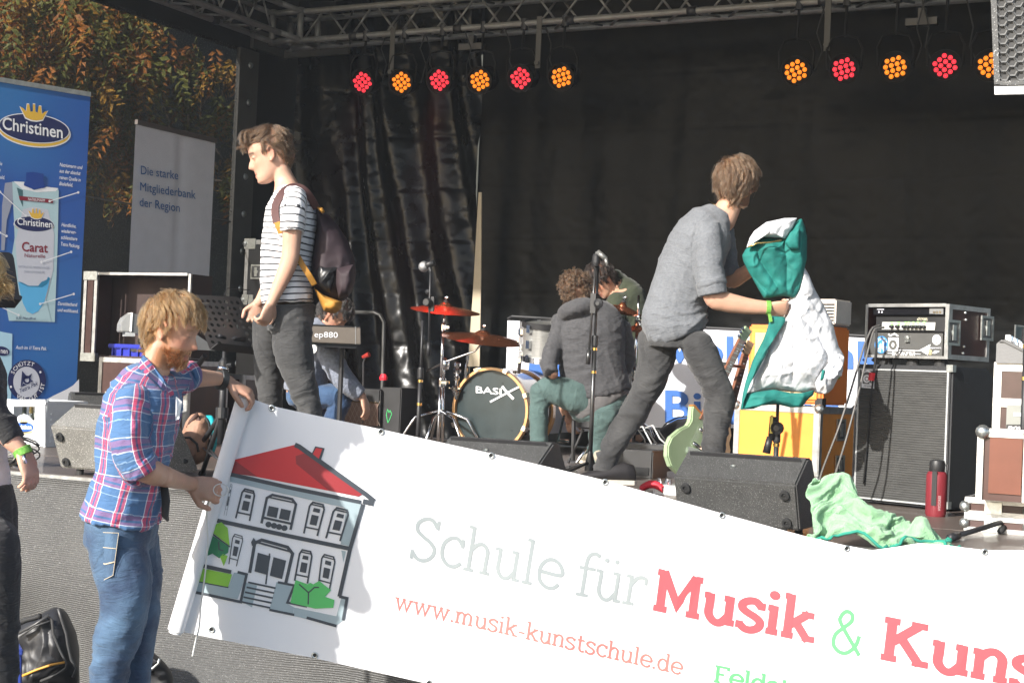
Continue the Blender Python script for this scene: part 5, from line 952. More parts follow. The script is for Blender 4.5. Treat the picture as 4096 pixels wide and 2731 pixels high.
# bottle
bp_ = onz(935.5, 515.5); bt = thing('drinking_bottle', 'frosted red drinking bottle with a black lid in front of the bass cabinet', 'drinking bottle', bp_); sb = 1524/depth(bp_); rr_ = 10.3/sb; hh = 56.5/sb
redb = pm('frosted_red', (.24,.03,.04), .35, var=.1, trans=.25); g = MB(); g.lathe([(rr_*.9,0),(rr_,.012),(rr_,hh*.72),(rr_*.85,hh*.78),(rr_*.6,hh*.80)], (0,0,0), n=24); g.build('body', redb, bt, 50); g = MB(); g.lathe([(rr_*.72,hh*.79),(rr_*.75,hh*.80),(rr_*.75,hh*.93),(rr_*.68,hh*.98),(rr_*.4,hh)], (0,0,0), n=20); g.tube([(rr_*.6,0,hh*.9),(rr_*1.0,0,hh*.92),(rr_*.95,0,hh*.82)], .006, 6); g.build('lid', BLK, bt, 50)
g = MB(); g.bbox((-.012,-rr_-.004,hh*.2), (.010,-rr_+.002,hh*.8)); g.build('strap', RUB, bt)
put('lettering', [(np.stack([-v[:,1]*.0009*0+v[:,1]*0+(-v[:,1]*.016), v[:,0]*.016], 1), f) for v, f in [text2d('HYDGREE')]], lambda x, y: np.array([.03+x, -math.sqrt(max(1e-6, rr_**2-(.03+x)**2))-.002, .03+y*1.0]), col('bottle_print', (.65,.45,.45)), bt, world=False)
# flight cases, mixer and console at the right edge
c0 = onz(*z('J',1072,1395)); th = math.radians(-14); 
def rcase(label, px, py, w, d, h, zb, mat, grp=None, red=True):
    c = onz(px, py, zb); rt = thing('flight_case', label, 'flight case', c, th, grp); g = MB(); g.bbox((-.10,0,0), (w,d,h)); g.build('body', mat, rt); return rt, c
kw = pm('case_brown', (.055,.02,.015), .4, var=.15, coat=.2); 
b0 = onz(*z('J',878,1388)); rt = thing('flight_case', 'brown flight case tray of two stacked lids on the floor at the right edge', 'flight case', b0, 0); L0 = 1.0; X0, Y0 = 0, 0
fz = YP(b0[1]); zz1 = fz(*z('J',880,1300))[2]-STAGE; zz2 = fz(*z('J',880,1212))[2]-STAGE
for k, (za, zb_) in enumerate(((.0, zz1-.004), (zz1, zz2))):
    dx = .0*k; g = MB(); g.bbox((dx+.012,.012,za), (1.0,.5,zb_)); g.build('tray', kw, rt); g = MB(); edges(g, dx+.01, 1.0, .01, .5, za, zb_, (zb_-za)*.27, .006, 'ft'); g.build('edging', ALU, rt)
    for X in (dx+.012, .27): g = MB(); g.ball((X, .008, (za+zb_)/2), (zb_-za)*.36, 10); g.build('ball_corner', GALV, rt, True)
    g = MB(); g.box((.13,.002,(za+zb_)/2), (.07,.012,(zb_-za)*.7)); g.build('latch', GALV, rt)
u0 = onz(*z('J',955,1235), STAGE+zz2); fu = YP(u0[1]+.05); ut = fu(*z('J',985,838))[2]; ux1 = fu(*z('J',1095,1000))[0]; ux0 = fu(*z('J',965,1000))[0]; uz = STAGE+zz2+.008
rt = thing('flight_case', 'tall brown flight case with thick aluminium rails standing on the two lids', 'flight case', (ux0, u0[1]+.05, uz)); h = ut-uz
g = MB(); g.bbox((.006,.006,0), (.9,.42,h)); g.build('body', kw, rt); g = MB(); g.bbox((.05,-.002,.03), (.18,.007,h-.03)); g.build('orange_panel', pm('panel_orange', (.13,.034,.014), .45), rt)
g = MB()
for a in ((0,.026),(.185,.215)): g.bbox((a[0],-.006,0), (a[1],.004,h))
g.bbox((.026,-.006,h-.03), (.185,.004,h)); g.bbox((.215,-.006,h-.035), (.9,.004,h)); g.bbox((.215,-.006,0), (.9,.004,.03)); g.bbox((.0,.004,h-.001), (.9,.05,h+.005)); g.build('edging', ALU, rt)
for X in (.02, .21): g = MB(); g.ball((X,-.004,h-.01), .03, 12); g.build('ball_corner', GALV, rt, True)
fc = YP(u0[1]+.75); ca, cb_ = fc(*z('J',1060,478)), fc(*z('J',1222,700)); rt = thing('flight_case', 'dark brown flight case behind the bass cabinet, carrying the mixer', 'flight case', (ca[0],ca[1],STAGE)); g = MB(); g.bbox((0,0,0), (1.2,.5,ca[2]-STAGE-.004)); g.build('body', PLYD, rt); g = MB(); edges(g, 0, 1.2, 0, .5, .01, ca[2]-STAGE, .035, .005, 'ft'); g.build('edging', ALU, rt)
zl = fc(*z('J',1130,670))[2]-STAGE; g = MB(); g.bbox((0,-.008,zl-.04), (1.2,-.001,zl)); g.build('lid_rail', ALU, rt); 
g = MB(); fn_ = YP(u0[1]+.6); a, b = fn_(*z('J',1128,705)), fn_(*z('J',1225,850)); g.bbox((a[0],a[1],b[2]), (a[0]+.6,a[1]+.1,a[2])); rt = thing('keyboard_case', 'pale case with white slanted lettering on a black band at the right edge', 'case', a); g.build('body', pm('case_pale', (.22,.23,.21), .4), rt, world=True)
put('band', sh([(1126,812),(1290,812),(1290,852),(1122,848)]), lambda x, y: fn_(x/5.455+800, y/5.455+275, .004), col('band_black', (.02,.02,.02)), rt); put('lettering', textfit('now', 1130, 1235, 844, 34, bold=.03, shear=.3, cap=.72, dy=3), lambda x, y: fn_(x/5.455+800, y/5.455+275, .007), WT, rt); put('label_print', sh([(1165,748),(1290,750),(1290,768),(1165,766)]), lambda x, y: fn_(x/5.455+800, y/5.455+275, .004), WT, rt)
g = MB(); sup = fn_(*z('J',1150,852)); g.bbox((sup[0]-.02,sup[1]+.01,STAGE), (sup[0]+.6,sup[1]+.1,sup[2]-.003)); setp(g.build('riser_box', BLK), 'plain black box under the pale lettered case', 'box')
rt = thing('mixing_desk', 'grey mixing desk with rows of knobs sloping up at the right edge', 'mixing desk', ca); fx = fc
g = MB(); pts = z('J',1072,372, 1100,350, 1290,455, 1290,482, 1068,478); g.prism([fx(*p, .02) for p in pts], (0,.35,0)); g.build('side_panel', pm('desk_grey', (.14,.14,.14), .5, bump=.2), rt, world=True)
g = MB(); g.prism([fx(*p, .03) for p in z('J',1085,362,1120,348,1290,440,1290,452,1110,362)], (0,.36,0)); g.build('top_panel', pm('desk_top', (.09,.09,.09), .5), rt, world=True)
for k in range(12):
    p = fx(*z('J',1135+k*13,366+k*7.0), -.02-.05*(k % 3)); g = MB(); g.lathe([(.015,0),(.012,.035),(0,.036)], p, n=10); g.build('fader_knob', CHR if k % 2 else WHT, rt, world=True)
# ================================================================== FRONT: banner, bags, cloths
def ipx(tab, x): return np.interp(x, [p[0] for p in tab], [p[1] for p in tab])
TOPE = [(245,397),(252.5,398.4),(272,405.5),(381,428.8),(491,452.8),(605,479.8),(679,500.6),(722,512.8),(805,535.5),(845,544.6),(872,549.6),(895,546.5),(919,542.3),(950,545),(984,549.4),(1036,549.6),(1100,552)]
BOTE = [(175,629),(183,631.3),(315,657.4),(427,682.6),(609,727),(1100,830)]
def Zb(px, py):
    return 5.30-.11*np.clip((620-px)/400,0,1)-.10*np.clip((px-600)/420,0,1.3)**1.5+0*px+.010*np.sin(px*.017+py*.012)+.006*np.sin(px*.041-py*.02+1)+.018*np.exp(-((px-905)/26)**2-((py-560)/22)**2)*np.sin((px+py)*.09)
bf = lambda px, py, o=0: at(px, py, float(Zb(px, py))-o)
rt = thing('vinyl_banner', 'long white vinyl banner of a music and art school being unrolled across the stage front', 'banner', at(620, 560, 5.38))
xs = np.linspace(246, 1100, 200); P = []
for v in np.linspace(0, 1, 46):
    row = []
    for x in xs:
        yt = ipx(TOPE, x); xb = x-70+ (x-246)*.03; ybm = ipx(BOTE, xb); row.append(bf(x*(1-v)+xb*v, yt*(1-v)+ybm*v))
    P.append(row)
P = np.array(P); g = MB(); g.grid(P); n0 = len(P.reshape(-1,3)); g.grid(P+FW*.0015)
vin = pm('white_vinyl', (.80,.80,.815), .42, var=.015, scale=4)
g.build('vinyl_sheet', vin, rt, True, world=True)
ra, rb_ = np.array(z('V',562,913)), np.array(z('V',404,1446)); g = MB(); P0, P1 = at(*ra, 5.165), at(*rb_, 5.165); g.tube([P0+(P1-P0)*t for t in np.linspace(0,1,8)], .0285, 24); g.tube([P0-(P1-P0)*.001, P0+(P1-P0)*.001], .0285, 24); g.build('rolled_end', vin, rt, 50, world=True)
g = MB(); g.tube([P0-(P1-P0)*.0035, P0+(P1-P0)*.0], .021, 16); g.tube([P1, P1+(P1-P0)*.012], .022, 16); g.build('roll_core', vin, rt, 50, world=True)
DK = col('slate_dark', (.055,.065,.078)); RD = col('roof_red', (.60,.035,.04)); DR = col('roof_shade', (.30,.03,.035)); GT = col('facade_grey', (.34,.42,.45)); LG = col('leaf_light', (.24,.52,.05)); DG = col('leaf_dark', (.02,.19,.08)); MG = col('shrub_green', (.10,.50,.14))
K_ = lambda o: (lambda x, y: bf(x/5.096+150, y/5.096+375, .0015+o)); kk = [0]
def kp(name, shapes, m, lv):
    for one in ([[q] for q in shapes] if len(shapes) < 12 and name != 'roof_outline' else [shapes]): put(name, one, K_(lv*.0005), m, rt, 40)
pl = lambda *a: flat_mesh([[(a[i], a[i+1]) for i in range(0, len(a), 2)]])
kp('facade_band', [pl(410,508,1075,650,1070,690,408,540), pl(965,640,1078,662,1012,868,972,858,1000,690), pl(975,890,998,895,985,950), pl(240,1050,400,1082,428,1002,490,1010,446,1138,228,1102), pl(645,1050,732,1066,700,1160,735,1180,728,1218,608,1192), pl(490,1055,545,1068,520,1180,468,1150), pl(735,1180,950,1225,975,1130,1005,1136,985,1245,945,1275,730,1222)], GT, 1)
kp('roof', [pl(432,428,740,352,768,366,1085,604,1062,616,910,586,545,516,412,494)], RD, 1); kp('roof_shadow_print', [pl(432,432,412,496,548,516), pl(742,410,790,395,1080,606,1062,616,912,586,745,450)], DR, 2)
kp('roof_outline', [stroke([(738,352),(760,362),(1100,605),(1143,640)], 24), stroke([(408,502),(700,568),(1075,645)], 20), stroke([(1085,640),(1140,652)], 26), stroke([(338,737),(700,815),(1012,880)], 21), stroke([(1086,655),(1020,880),(965,1125)], 20), stroke([(964,1124),(1004,1134),(984,1246)], 15), stroke([(228,1102),(462,1152),(492,1012),(446,1000)], 14), stroke([(268,968),(414,1000)], 20), stroke([(245,1048),(400,1078)], 8), stroke([(608,1192),(735,1218)], 12), stroke([(798,1232),(950,1275)], 14), stroke([(652,1052),(735,1068),(700,1155),(800,1175)], 12)], DK, 3)
kp('chimney', [pl(822,402,842,360,890,370,868,440)], DK, 2); kp('chimney_face', [pl(830,400,846,368,878,373,860,424)], RD, 4)
def win(bl, br, tl, tr, dbl=False, legs=.2, foot=True):
    bl, br, tl, tr = [np.array(q, float) for q in (bl, br, tl, tr)]; f = lambda u, v: tuple((bl*(1-u)+br*u)*(1-v)+(tl*(1-u)+tr*u)*v); h = np.linalg.norm(br-bl)
    w = h*.13 if not dbl else h*.085; o = [stroke([f(0,0), f(0,.86), f(.16,1), f(.84,1), f(1,.86), f(1,0)], w)]
    if legs: o.append(stroke([f(0,legs), f(1,legs)], w*.9))
    a, b = legs+.08, .9
    if dbl:
        o += [flat_mesh([[f(.12,a), f(.46,a), f(.46,.62), f(.12,.62)]]), flat_mesh([[f(.54,a), f(.88,a), f(.88,.62), f(.54,.62)]]), stroke([f(.08,.9), f(.92,.9)], w*.6)]
    else: o += [flat_mesh([[f(.26,a+.03), f(.76,a+.03), f(.76,.62), f(.26,.62)]]), flat_mesh([[f(.28,.72), f(.76,.72), f(.74,.84), f(.3,.84)]]), stroke([f(.0,.93), f(1,.93)], w*.8)]
    return o
kp('window_print', win((377,712),(388,714),(410,552),(420,556))+win((437,726),(507,740),(474,575),(536,590))+win((568,752),(716,785),(600,602),(748,634),True)+win((784,803),(852,816),(818,642),(893,660))+win((897,828),(968,842),(940,670),(1016,688))+win((402,960),(440,970),(424,805),(477,820))+win((508,1004),(692,1056),(538,828),(732,882),True,.0)+win((737,1044),(802,1058),(766,885),(828,898))+win((857,1074),(914,1090),(878,908),(946,926))+[flat_mesh([ell(x, y, 16, 15, 14)]) for x, y in ((604,758),(632,764),(658,770),(685,776))]+[stroke([(500+(-8*i),1052+i*25),(640-7*i,1082+i*25)], 9) for i in range(5)]+[stroke([(610,905),(590,1062)], 8), pl(520,868,515,848,528,825,545,850)], DK, 4)
kp('tree_print', [pl(332,758,364,746,396,776,406,866,322,802), pl(346,898,396,918,376,970), pl(262,980,418,1012,398,1076,246,1046)], LG, 5); kp('tree_print_dark', [pl(310,808,402,872,398,902,352,930,318,906,288,920)], DG, 5); kp('branch_print', [stroke([(318,805),(360,838),(408,872)], 7), stroke([(350,845),(352,885),(375,892)], 7)], DK, 6)
kp('shrub_print', [pl(742,1040,802,1062,818,1055,832,1062,862,1045,922,1092,892,1126,940,1142,934,1182,842,1186,715,1156)], MG, 5); kp('shrub_branch', [stroke([(760,1062),(808,1105),(806,1165)], 7), stroke([(808,1105),(838,1078),(862,1078)], 7)], DK, 6)
# slab-serif lettering
def cr(P, n=5):
    P = [np.array(p, float) for p in P]; Q = [2*P[0]-P[1]]+P+[2*P[-1]-P[-2]]; o = []
    for i in range(1, len(Q)-2):
        for t in np.arange(n)/n: o.append(.5*((2*Q[i])+(Q[i+1]-Q[i-1])*t+(2*Q[i-1]-5*Q[i]+4*Q[i+1]-Q[i+2])*t*t+(3*Q[i]-Q[i-1]-3*Q[i+1]+Q[i+2])*t**3))
    return o+[Q[-2]]
def glyph(ch, w):
    L_ = lambda *p: ([(p[i], p[i+1]) for i in range(0, len(p), 2)], w); T = lambda *p: ([(p[i], p[i+1]) for i in range(0, len(p), 2)], w*.85); C_ = lambda *p: (cr([(p[i], p[i+1]) for i in range(0, len(p), 2)]), w)
    h = w*.42; foot = lambda x, a=17: T(x-a, h, x+a, h); tl_ = lambda x, y, a=17: T(x-a, y-h, x, y-h); tp_ = lambda x, y, a=17: T(x-a, y-h, x+a, y-h); dot = lambda x, y: (ell(x, y, w*.62, w*.62, 14), None)
    S0 = (82,114,62,136,36,134,17,116,19,94,40,78,64,65,82,46,78,20,56,3,32,4,12,22)
    G = {'S': (96, [C_(*S0), T(84,108,84,138), T(11,0,11,30)]), 's': (80, [C_(*[v*(.82 if i % 2 == 0 else .71) for i, v in enumerate(S0)]), T(68,72,68,97), T(10,2,10,26)]),
     'c': (86, [C_(78,74,60,94,38,94,18,76,12,50,18,24,38,6,60,5,80,20), T(77,68,77,97)]), 'e': (94, [C_(14,52,84,52,80,80,58,95,36,93,18,75,12,48,20,20,42,5,64,6,82,22)]),
     'h': (96, [L_(20,0,20,146), foot(20), tl_(20,148), C_(20,68,38,90,58,94,74,76,74,40,74,0), foot(74)]), 'n': (96, [L_(20,0,20,97), foot(20), tl_(20,98), C_(20,68,38,90,58,94,74,76,74,40,74,0), foot(74)]),
     'm': (146, [L_(20,0,20,97), foot(20), tl_(20,98), C_(20,68,36,90,52,94,68,76,68,40,68,0), foot(68,14), C_(68,68,84,90,100,94,118,76,118,40,118,0), foot(118)]),
     'u': (98, [C_(20,96,20,60,20,28,36,6,56,6,76,32), tl_(20,98), L_(76,97,76,0), tl_(76,98), T(76,h,94,h)]), 'l': (46, [L_(22,0,22,146), tl_(22,148), foot(22)]), 'i': (46, [L_(22,0,22,97), tl_(22,98), foot(22), dot(20,130)]),
     'f': (62, [C_(72,136,54,144,36,134,30,108,30,60,30,0), foot(30,20), T(8,93,62,93)]), 'r': (74, [L_(22,0,22,97), foot(22,19), tl_(22,98), C_(22,62,38,88,56,95,70,91), T(70,94,70,72)]), 't': (70, [C_(30,130,30,90,30,26,44,5,66,9), T(8,93,62,93)]),
     'k': (98, [L_(20,0,20,146), tl_(20,148), foot(20), L_(76,94,24,44), L_(40,58,80,2), tp_(72,98,18), foot(80,18)]), 'd': (100, [L_(78,0,78,146), tl_(78,148), T(78,h,96,h), (ell(44,49,32,45,24)+[(76,49)], w)]),
     'w': (138, [L_(14,96,40,3,66,90,92,3,118,96), tp_(14,98,15), tp_(118,98,15), tp_(66,98,12)]), '.': (34, [dot(16,9)]), '-': (60, [T(8,44,52,44)]), ' ': (44, []),
     'M': (136, [L_(20,0,20,138), L_(20,136,66,34,112,136), L_(112,138,112,0), foot(20,19), foot(112,19), tl_(20,140,18), T(112,140-h,130,140-h)]), 'K': (120, [L_(22,0,22,138), tp_(22,140,19), foot(22,19), L_(90,132,26,62), L_(46,82,98,4), tp_(88,140,20), foot(98,20)]),
     'F': (96, [L_(22,0,22,138), T(4,140-h,88,140-h), T(88,140,88,108), T(22,72,64,72), foot(22,20)]), '&': (120, [C_(104,2,34,92,28,116,44,136,64,128,64,106,42,84,18,58,16,26,38,5,64,6,88,32,96,64)]), 'ü': (98, [C_(20,96,20,60,20,28,36,6,56,6,76,32), tl_(20,98), L_(76,97,76,0), tl_(76,98), T(76,h,94,h), dot(32,130), dot(66,130)])}
    return G[ch]
def slabtext(s, w, o, ex, lean, x0px, x1px, yscale, m, name='lettering'):
    adv = 0; st = []
    for ch in s:
        a, S_ = glyph(ch, w); st += [([(p[0]+adv, p[1]) for p in pts], ww) for pts, ww in S_]; adv += a
    sx = (x1px-x0px)/adv; mp = lambda p: (x0px+p[0]*sx+p[1]*yscale*lean, o+(p[0]*sx)*ex-p[1]*yscale); sh_ = []; k = 0
    for pts, ww in st:
        if ww is None: V, Fc = flat_mesh([pts])
        else: V, Fc = stroke(pts, ww)
        sh_.append((np.array([mp(p) for p in V]), Fc))
    for k, one in enumerate(sh_): pass
    bm_shapes = sh_; cnt = [0]
    # every stroke sits a hair above the one before, so crossing strokes never share a plane
    objs = MB(); base = rootpos(rt)
    for k, (V, Fc) in enumerate(sh_): objs.add([bf(p[0], p[1], .0016+.00006*(k % 9)) for p in V], Fc)
    objs.build(name, m, rt, world=True)
lz = lambda x, y: (x/3.624+375, y/3.624+450)
TG = col('letter_teal', (.27,.30,.305)); TR_ = col('letter_red', (.70,.085,.10)); TGn = col('letter_green', (.11,.50,.16)); TR2_ = col('letter_red_thin', (.72,.17,.15))
slabtext('Schule', 13, lz(112,388)[1], .222, .16, lz(118,0)[0], lz(675,0)[0], 30.5/100, TG)
slabtext('für', 13, lz(715,522)[1], .18, .16, lz(715,0)[0], lz(972,0)[0], 30.5/100, TG)
slabtext('Musik', 25, lz(1005,578)[1], .205, .13, lz(1005,0)[0], lz(1590,0)[0], 30/100, TR_)
slabtext('&', 13, lz(1645,728)[1], .14, .13, lz(1640,0)[0], lz(1772,0)[0], 31/100, TGn)
slabtext('Kunst', 25, lz(1826,755)[1], .2, .12, lz(1826,0)[0], lz(2520,0)[0], 31/100, TR_)
slabtext('www.musik-kunstschule.de', 17, lz(68,572)[1], .231, .14, lz(68,0)[0], lz(1112,0)[0], 12.2/100, TR2_)
slabtext('Feldst', 22, lz(1225,838)[1], .2, .12, lz(1225,0)[0], lz(1500,0)[0], 12.5/100, TGn)
for px, py in [z('V',*p) for p in ((624,936),(875,990),(1128,1045),(1390,1106),(1658,1182),(1945,1258),(2262,1266),(486,1444),(723,1503),(985,1567))]:
    g = MB(); c = bf(px, py, .002); g.lathe([(.0115,0),(.0105,.003),(.0065,.003),(.006,0)], c, -FW, 16, cap=False); g.build('eyelet', GALV, rt, True, world=True); g = MB(); g.lathe([(.0064,.0002),(0,.0004)], c, -FW, 12, cap=False); g.build('eyelet_hole', col('hole', (.015,.015,.015)), rt, world=True)
# cord
g = MB(); cp = [at(*z('V',x,y), d) for x, y, d in ((498,1128,5.05),(478,1150,5.06),(474,1185,5.08),(478,1240,5.09),(472,1310,5.09),(461,1390,5.09),(458,1440,5.09),(448,1475,5.09),(442,1506,5.09))]
tt = np.linspace(0, len(cp)-1, 60); Q = np.stack([np.interp(tt, range(len(cp)), np.array(cp)[:,k]) for k in range(3)], 1)
for _ in range(4): Q[1:-1] = (Q[:-2]+2*Q[1:-1]+Q[2:])/4
g.tube(Q, .0028, 7); lp = [at(*z('V',507+17*math.cos(a),1124+14*math.sin(a)), 5.02) for a in np.linspace(0, 2*math.pi, 22)]; g.tube(lp, .0018, 6)
setp(g.build('cord', pm('white_cord', (.72,.71,.66), .8, bump=.5, bscale=500), None, True), 'thin white cord dangling from the hand that holds the rolled banner end', 'cord')
# ---------------------------------------------------------------- cloth and bag helper: a closed soft body grown inside an outline
def resample(O, m):
    O = np.array(O, float); d = np.r_[0, np.cumsum(np.linalg.norm(np.roll(O, -1, 0)-O, axis=1))]; O = np.vstack([O, O[:1]]); t = np.linspace(0, d[-1], m, endpoint=False)
    return np.stack([np.interp(t, d, O[:,0]), np.interp(t, d, O[:,1])], 1)
def pillow(name, mat, parent, O, Z, bulge, back=None, seed=0., amp=.01, fs=9., rings=22, m=110, tilt=(0,0), pw=2.0, fold=None, round_=2, quilt=0):
    O = resample(O, m)
    for _ in range(round_): O = (np.roll(O,1,0)+2*O+np.roll(O,-1,0))/4
    c = O.mean(0); back = bulge if back is None else back; V = []; rows = []
    for sgn, R_ in ((-1, np.linspace(.04, 1, rings)), (1, np.linspace(1, .04, rings)[1:])):
        for r in R_:
            pts = c+r*(O-c); zz = Z+tilt[0]*(pts[:,0]-c[0])+tilt[1]*(pts[:,1]-c[1])+sgn*(bulge if sgn < 0 else back)*max(0, 1-r**pw)**.5; rows.append((pts, zz, r, sgn))
    for pts, zz, r, sgn_ in rows:
        Wp = np.array([at(p[0], p[1], zq) for p, zq in zip(pts, zz)]); k = amp*(fbm(Wp+seed, fs)+.9*np.clip(1-2.4*np.abs(vn(Wp+seed+5, fs*.9)), 0, 1)**1.5+.5*np.clip(1-2.4*np.abs(vn(Wp+seed+9, fs*2.1)), 0, 1)-.4)*(1-.55*r**6)
        if fold: k = k+fold(pts, Wp)*(1-r**8)
        V += list(Wp-FW*k[:,None]-(FW*(quilt*(np.abs(np.sin(pts[:,0]*.36+pts[:,1]*.20)*np.sin(pts[:,0]*.36-pts[:,1]*.24))**.45-.6))[:,None] if quilt and sgn_ < 0 else 0))
    Fc = [(i*m+j, i*m+(j+1) % m, (i+1)*m+(j+1) % m, (i+1)*m+j) for i in range(len(rows)-1) for j in range(m)]+[tuple(range(m))[::-1], tuple(range((len(rows)-1)*m, len(rows)*m))]
    g = MB(); g.add(V, Fc); return g.build(name, mat, parent, True, world=parent is not None)
nyl = pm('black_nylon', (.016,.016,.018), .52, var=.2, bump=.35, bscale=26, spec=.7)
rt = thing('sports_bag', 'big shiny black sports bag on the ground left of the blue jeans', 'bag', at(40, 660, 6.3)*[1,1,0]); s_ = lambda *a: z('S', *a)
pillow('bag_body', nyl, rt, s_(120,560,240,430,340,365,480,335,640,240,700,225,760,238,830,300,890,430,950,560,990,760,985,1000,980,1500,900,1950,300,1950,60,1900,60,900), 6.35, .16, .18, 1., .03, 5., pw=4)
pillow('side_panel', nyl, rt, s_(190,570,420,440,600,330,640,390,680,620,820,920,800,1000,560,1120,200,1250,120,900), 6.2, .035, .03, 4., .02, 8., pw=6)
for L_, r_ in ((s_(235,555,440,445,600,330,640,390,660,560,740,760,825,930,815,990,700,1070,500,1150), .006), (s_(720,250,760,380,820,560,840,700,880,880,945,990,900,1100), .006), (s_(250,600,430,470,620,405), .004)):
    g = MB(); g.tube([at(p[0], p[1], 6.155) for p in L_], r_, 6); g.build('piping', pm('piping_grey', (.06,.06,.06), .4), rt, True, world=True)
g = MB(); g.tube([at(*p, 6.145) for p in s_(255,1092,450,1010,640,945,800,915)], .005, 6); g.build('orange_trim', col('trim_orange', (.62,.30,.04)), rt, True, world=True)
g = MB(); g.tube([at(*p, 6.16) for p in s_(235,430,330,390,420,370,470,350,510,345)], .011, 6); g.build('carry_strap', RUB, rt, True, world=True)
rt = thing('rucksack', 'black rucksack on the ground half hidden behind the jeans legs', 'bag', at(155, 660, 6.2)*[1,1,0]); pillow('bag_body', nyl, rt, s_(1560,800,1700,780,1850,745,1985,850,2080,950,2140,1060,2152,1300,2150,1900,1600,1900,1540,1300), 6.4, .12, .15, 7., .02, 7., pw=4)
g = MB(); g.tube([at(*p, 6.26) for p in s_(1800,1050,1880,1000,1960,930,1975,870)], .006, 6); g.build('zip', GALV, rt, True, world=True); pillow('front_pocket', nyl, rt, s_(1760,900,1900,880,1960,900,1940,960,1860,1010,1790,1040,1740,1000), 6.28, .03, .03, 9., .02, 12.)
rt = thing('folding_crate', 'edge of a bright blue plastic crate standing by the black trouser leg', 'plastic crate', at(15, 680, 5.7)*[1,1,0]); g = MB(); fb_ = plane3(at(10, 660, 5.7), at(24, 660, 5.72), at(10, 690, 5.7)); bot = (1.6/5.7*1524)+355
slab(g, fb_, [(4,650),(22.3,649),(21.5,bot-2),(4,bot-2)], .3); g.build('body', pm('blue_plastic', (.04,.07,.33), .35), rt, world=True, bevel=.006); g = MB(); slab(g, fb_, [(2,649.5),(23.2,648.5),(23,655),(2,655.5)], .31, .006); g.build('rim', pm('blue_plastic', (.04,.07,.33)), rt, world=True, bevel=.004)
# green towel lying over the stage edge
tow = pm('green_towel', (.25,.46,.26), .95, var=.14, scale=50, bump=1.6, bscale=230, sheen=.3); hem = pm('towel_hem', (.02,.24,.17), .8, bump=.4)
rt = thing('towel', 'crumpled pale green towel with a teal hem lying over the stage edge and the banner', 'towel', at(870, 520, 5.55)); j_ = lambda *a: z('J', *a)
zt_ = min(5.50, depth(onY(870, 530, YF))-.02)
def towel_sim(n=42, frames=40):      # let a sheet fall over two lumps on the floor, keep the fallen shape
    r = np.random.default_rng(3); u, v = np.meshgrid(np.linspace(-1,1,n), np.linspace(-1,1,n)); ph = r.uniform(0, 6, 4)
    P = np.stack([.27*u+.02*np.sin(v*5+ph[0]), .20*v+.03*np.sin(u*6+ph[2]), .27+.03*np.sin(u*8+v*3+ph[3])+.025*np.sin(v*8+ph[0]-u*4)-.06*u], -1)
    g = MB(); g.grid(P); o = g.build('towel_sheet', tow); m = o.modifiers.new('fall', 'CLOTH'); s = m.settings; s.quality = 6; s.mass = .25; s.tension_stiffness = s.compression_stiffness = 12; s.shear_stiffness = 4; s.bending_stiffness = .35; s.air_damping = 2
    c = m.collision_settings; c.use_self_collision = True; c.self_distance_min = c.distance_min = .006; c.collision_quality = 3; m.point_cache.frame_start = 1; m.point_cache.frame_end = frames; hit = []
    g = MB(); g.add([(-2,-2,0),(2,-2,0),(2,2,0),(-2,2,0)], [(0,1,2,3)]); hit.append(g.build('towel_floor', tow))
    for cc, sc in (((-.09,.02,.02), (.13,.10,.17)), ((.13,-.03,.0), (.07,.06,.09))): g = MB(); g.ball(cc, 1.0, 20, sc); hit.append(g.build('towel_lump', tow))
    for h in hit: h.modifiers.new('hit', 'COLLISION')
    for f in range(1, frames+1): SC.frame_set(f)
    q = np.array([w.co[:] for w in o.evaluated_get(bpy.context.evaluated_depsgraph_get()).data.vertices])
    for h in hit+[o]: bpy.data.objects.remove(h)
    SC.frame_set(1); return q.reshape(n, n, 3)
_tw = towel_sim()
_c = onz(866, 538); _c[1] = YF+.03; _fh = FW*[1,1,0]; _fh /= np.linalg.norm(_fh); _rh = np.array([_fh[1], -_fh[0], 0]); _k = 1.17; T3 = _c+(_tw[...,0:1]-.075)*_k*_rh+(_tw[...,1:2]-.015)*.85*_fh+(_tw[...,2:3]-.012)*np.array([0,0,1.])*_k*.98
g = MB(); g.grid(T3); o = g.build('terry_cloth', tow, rt, True, world=True); m_ = o.modifiers.new('thick', 'SOLIDIFY'); m_.thickness = .007; m_ = o.modifiers.new('soft', 'SUBSURF'); m_.levels = 2; m_.render_levels = 2
_tx = bpy.data.textures.new('terry', 'CLOUDS'); _tx.noise_scale = .006; m_ = o.modifiers.new('pile', 'DISPLACE'); m_.texture = _tx; m_.strength = .0035; m_.texture_coords = 'LOCAL'
for E_ in (T3[0], T3[:,-1]): g = MB(); g.tube([p+[0,0,.001] for p in E_], .006, 7); g.build('hem', hem, rt, True, world=True)
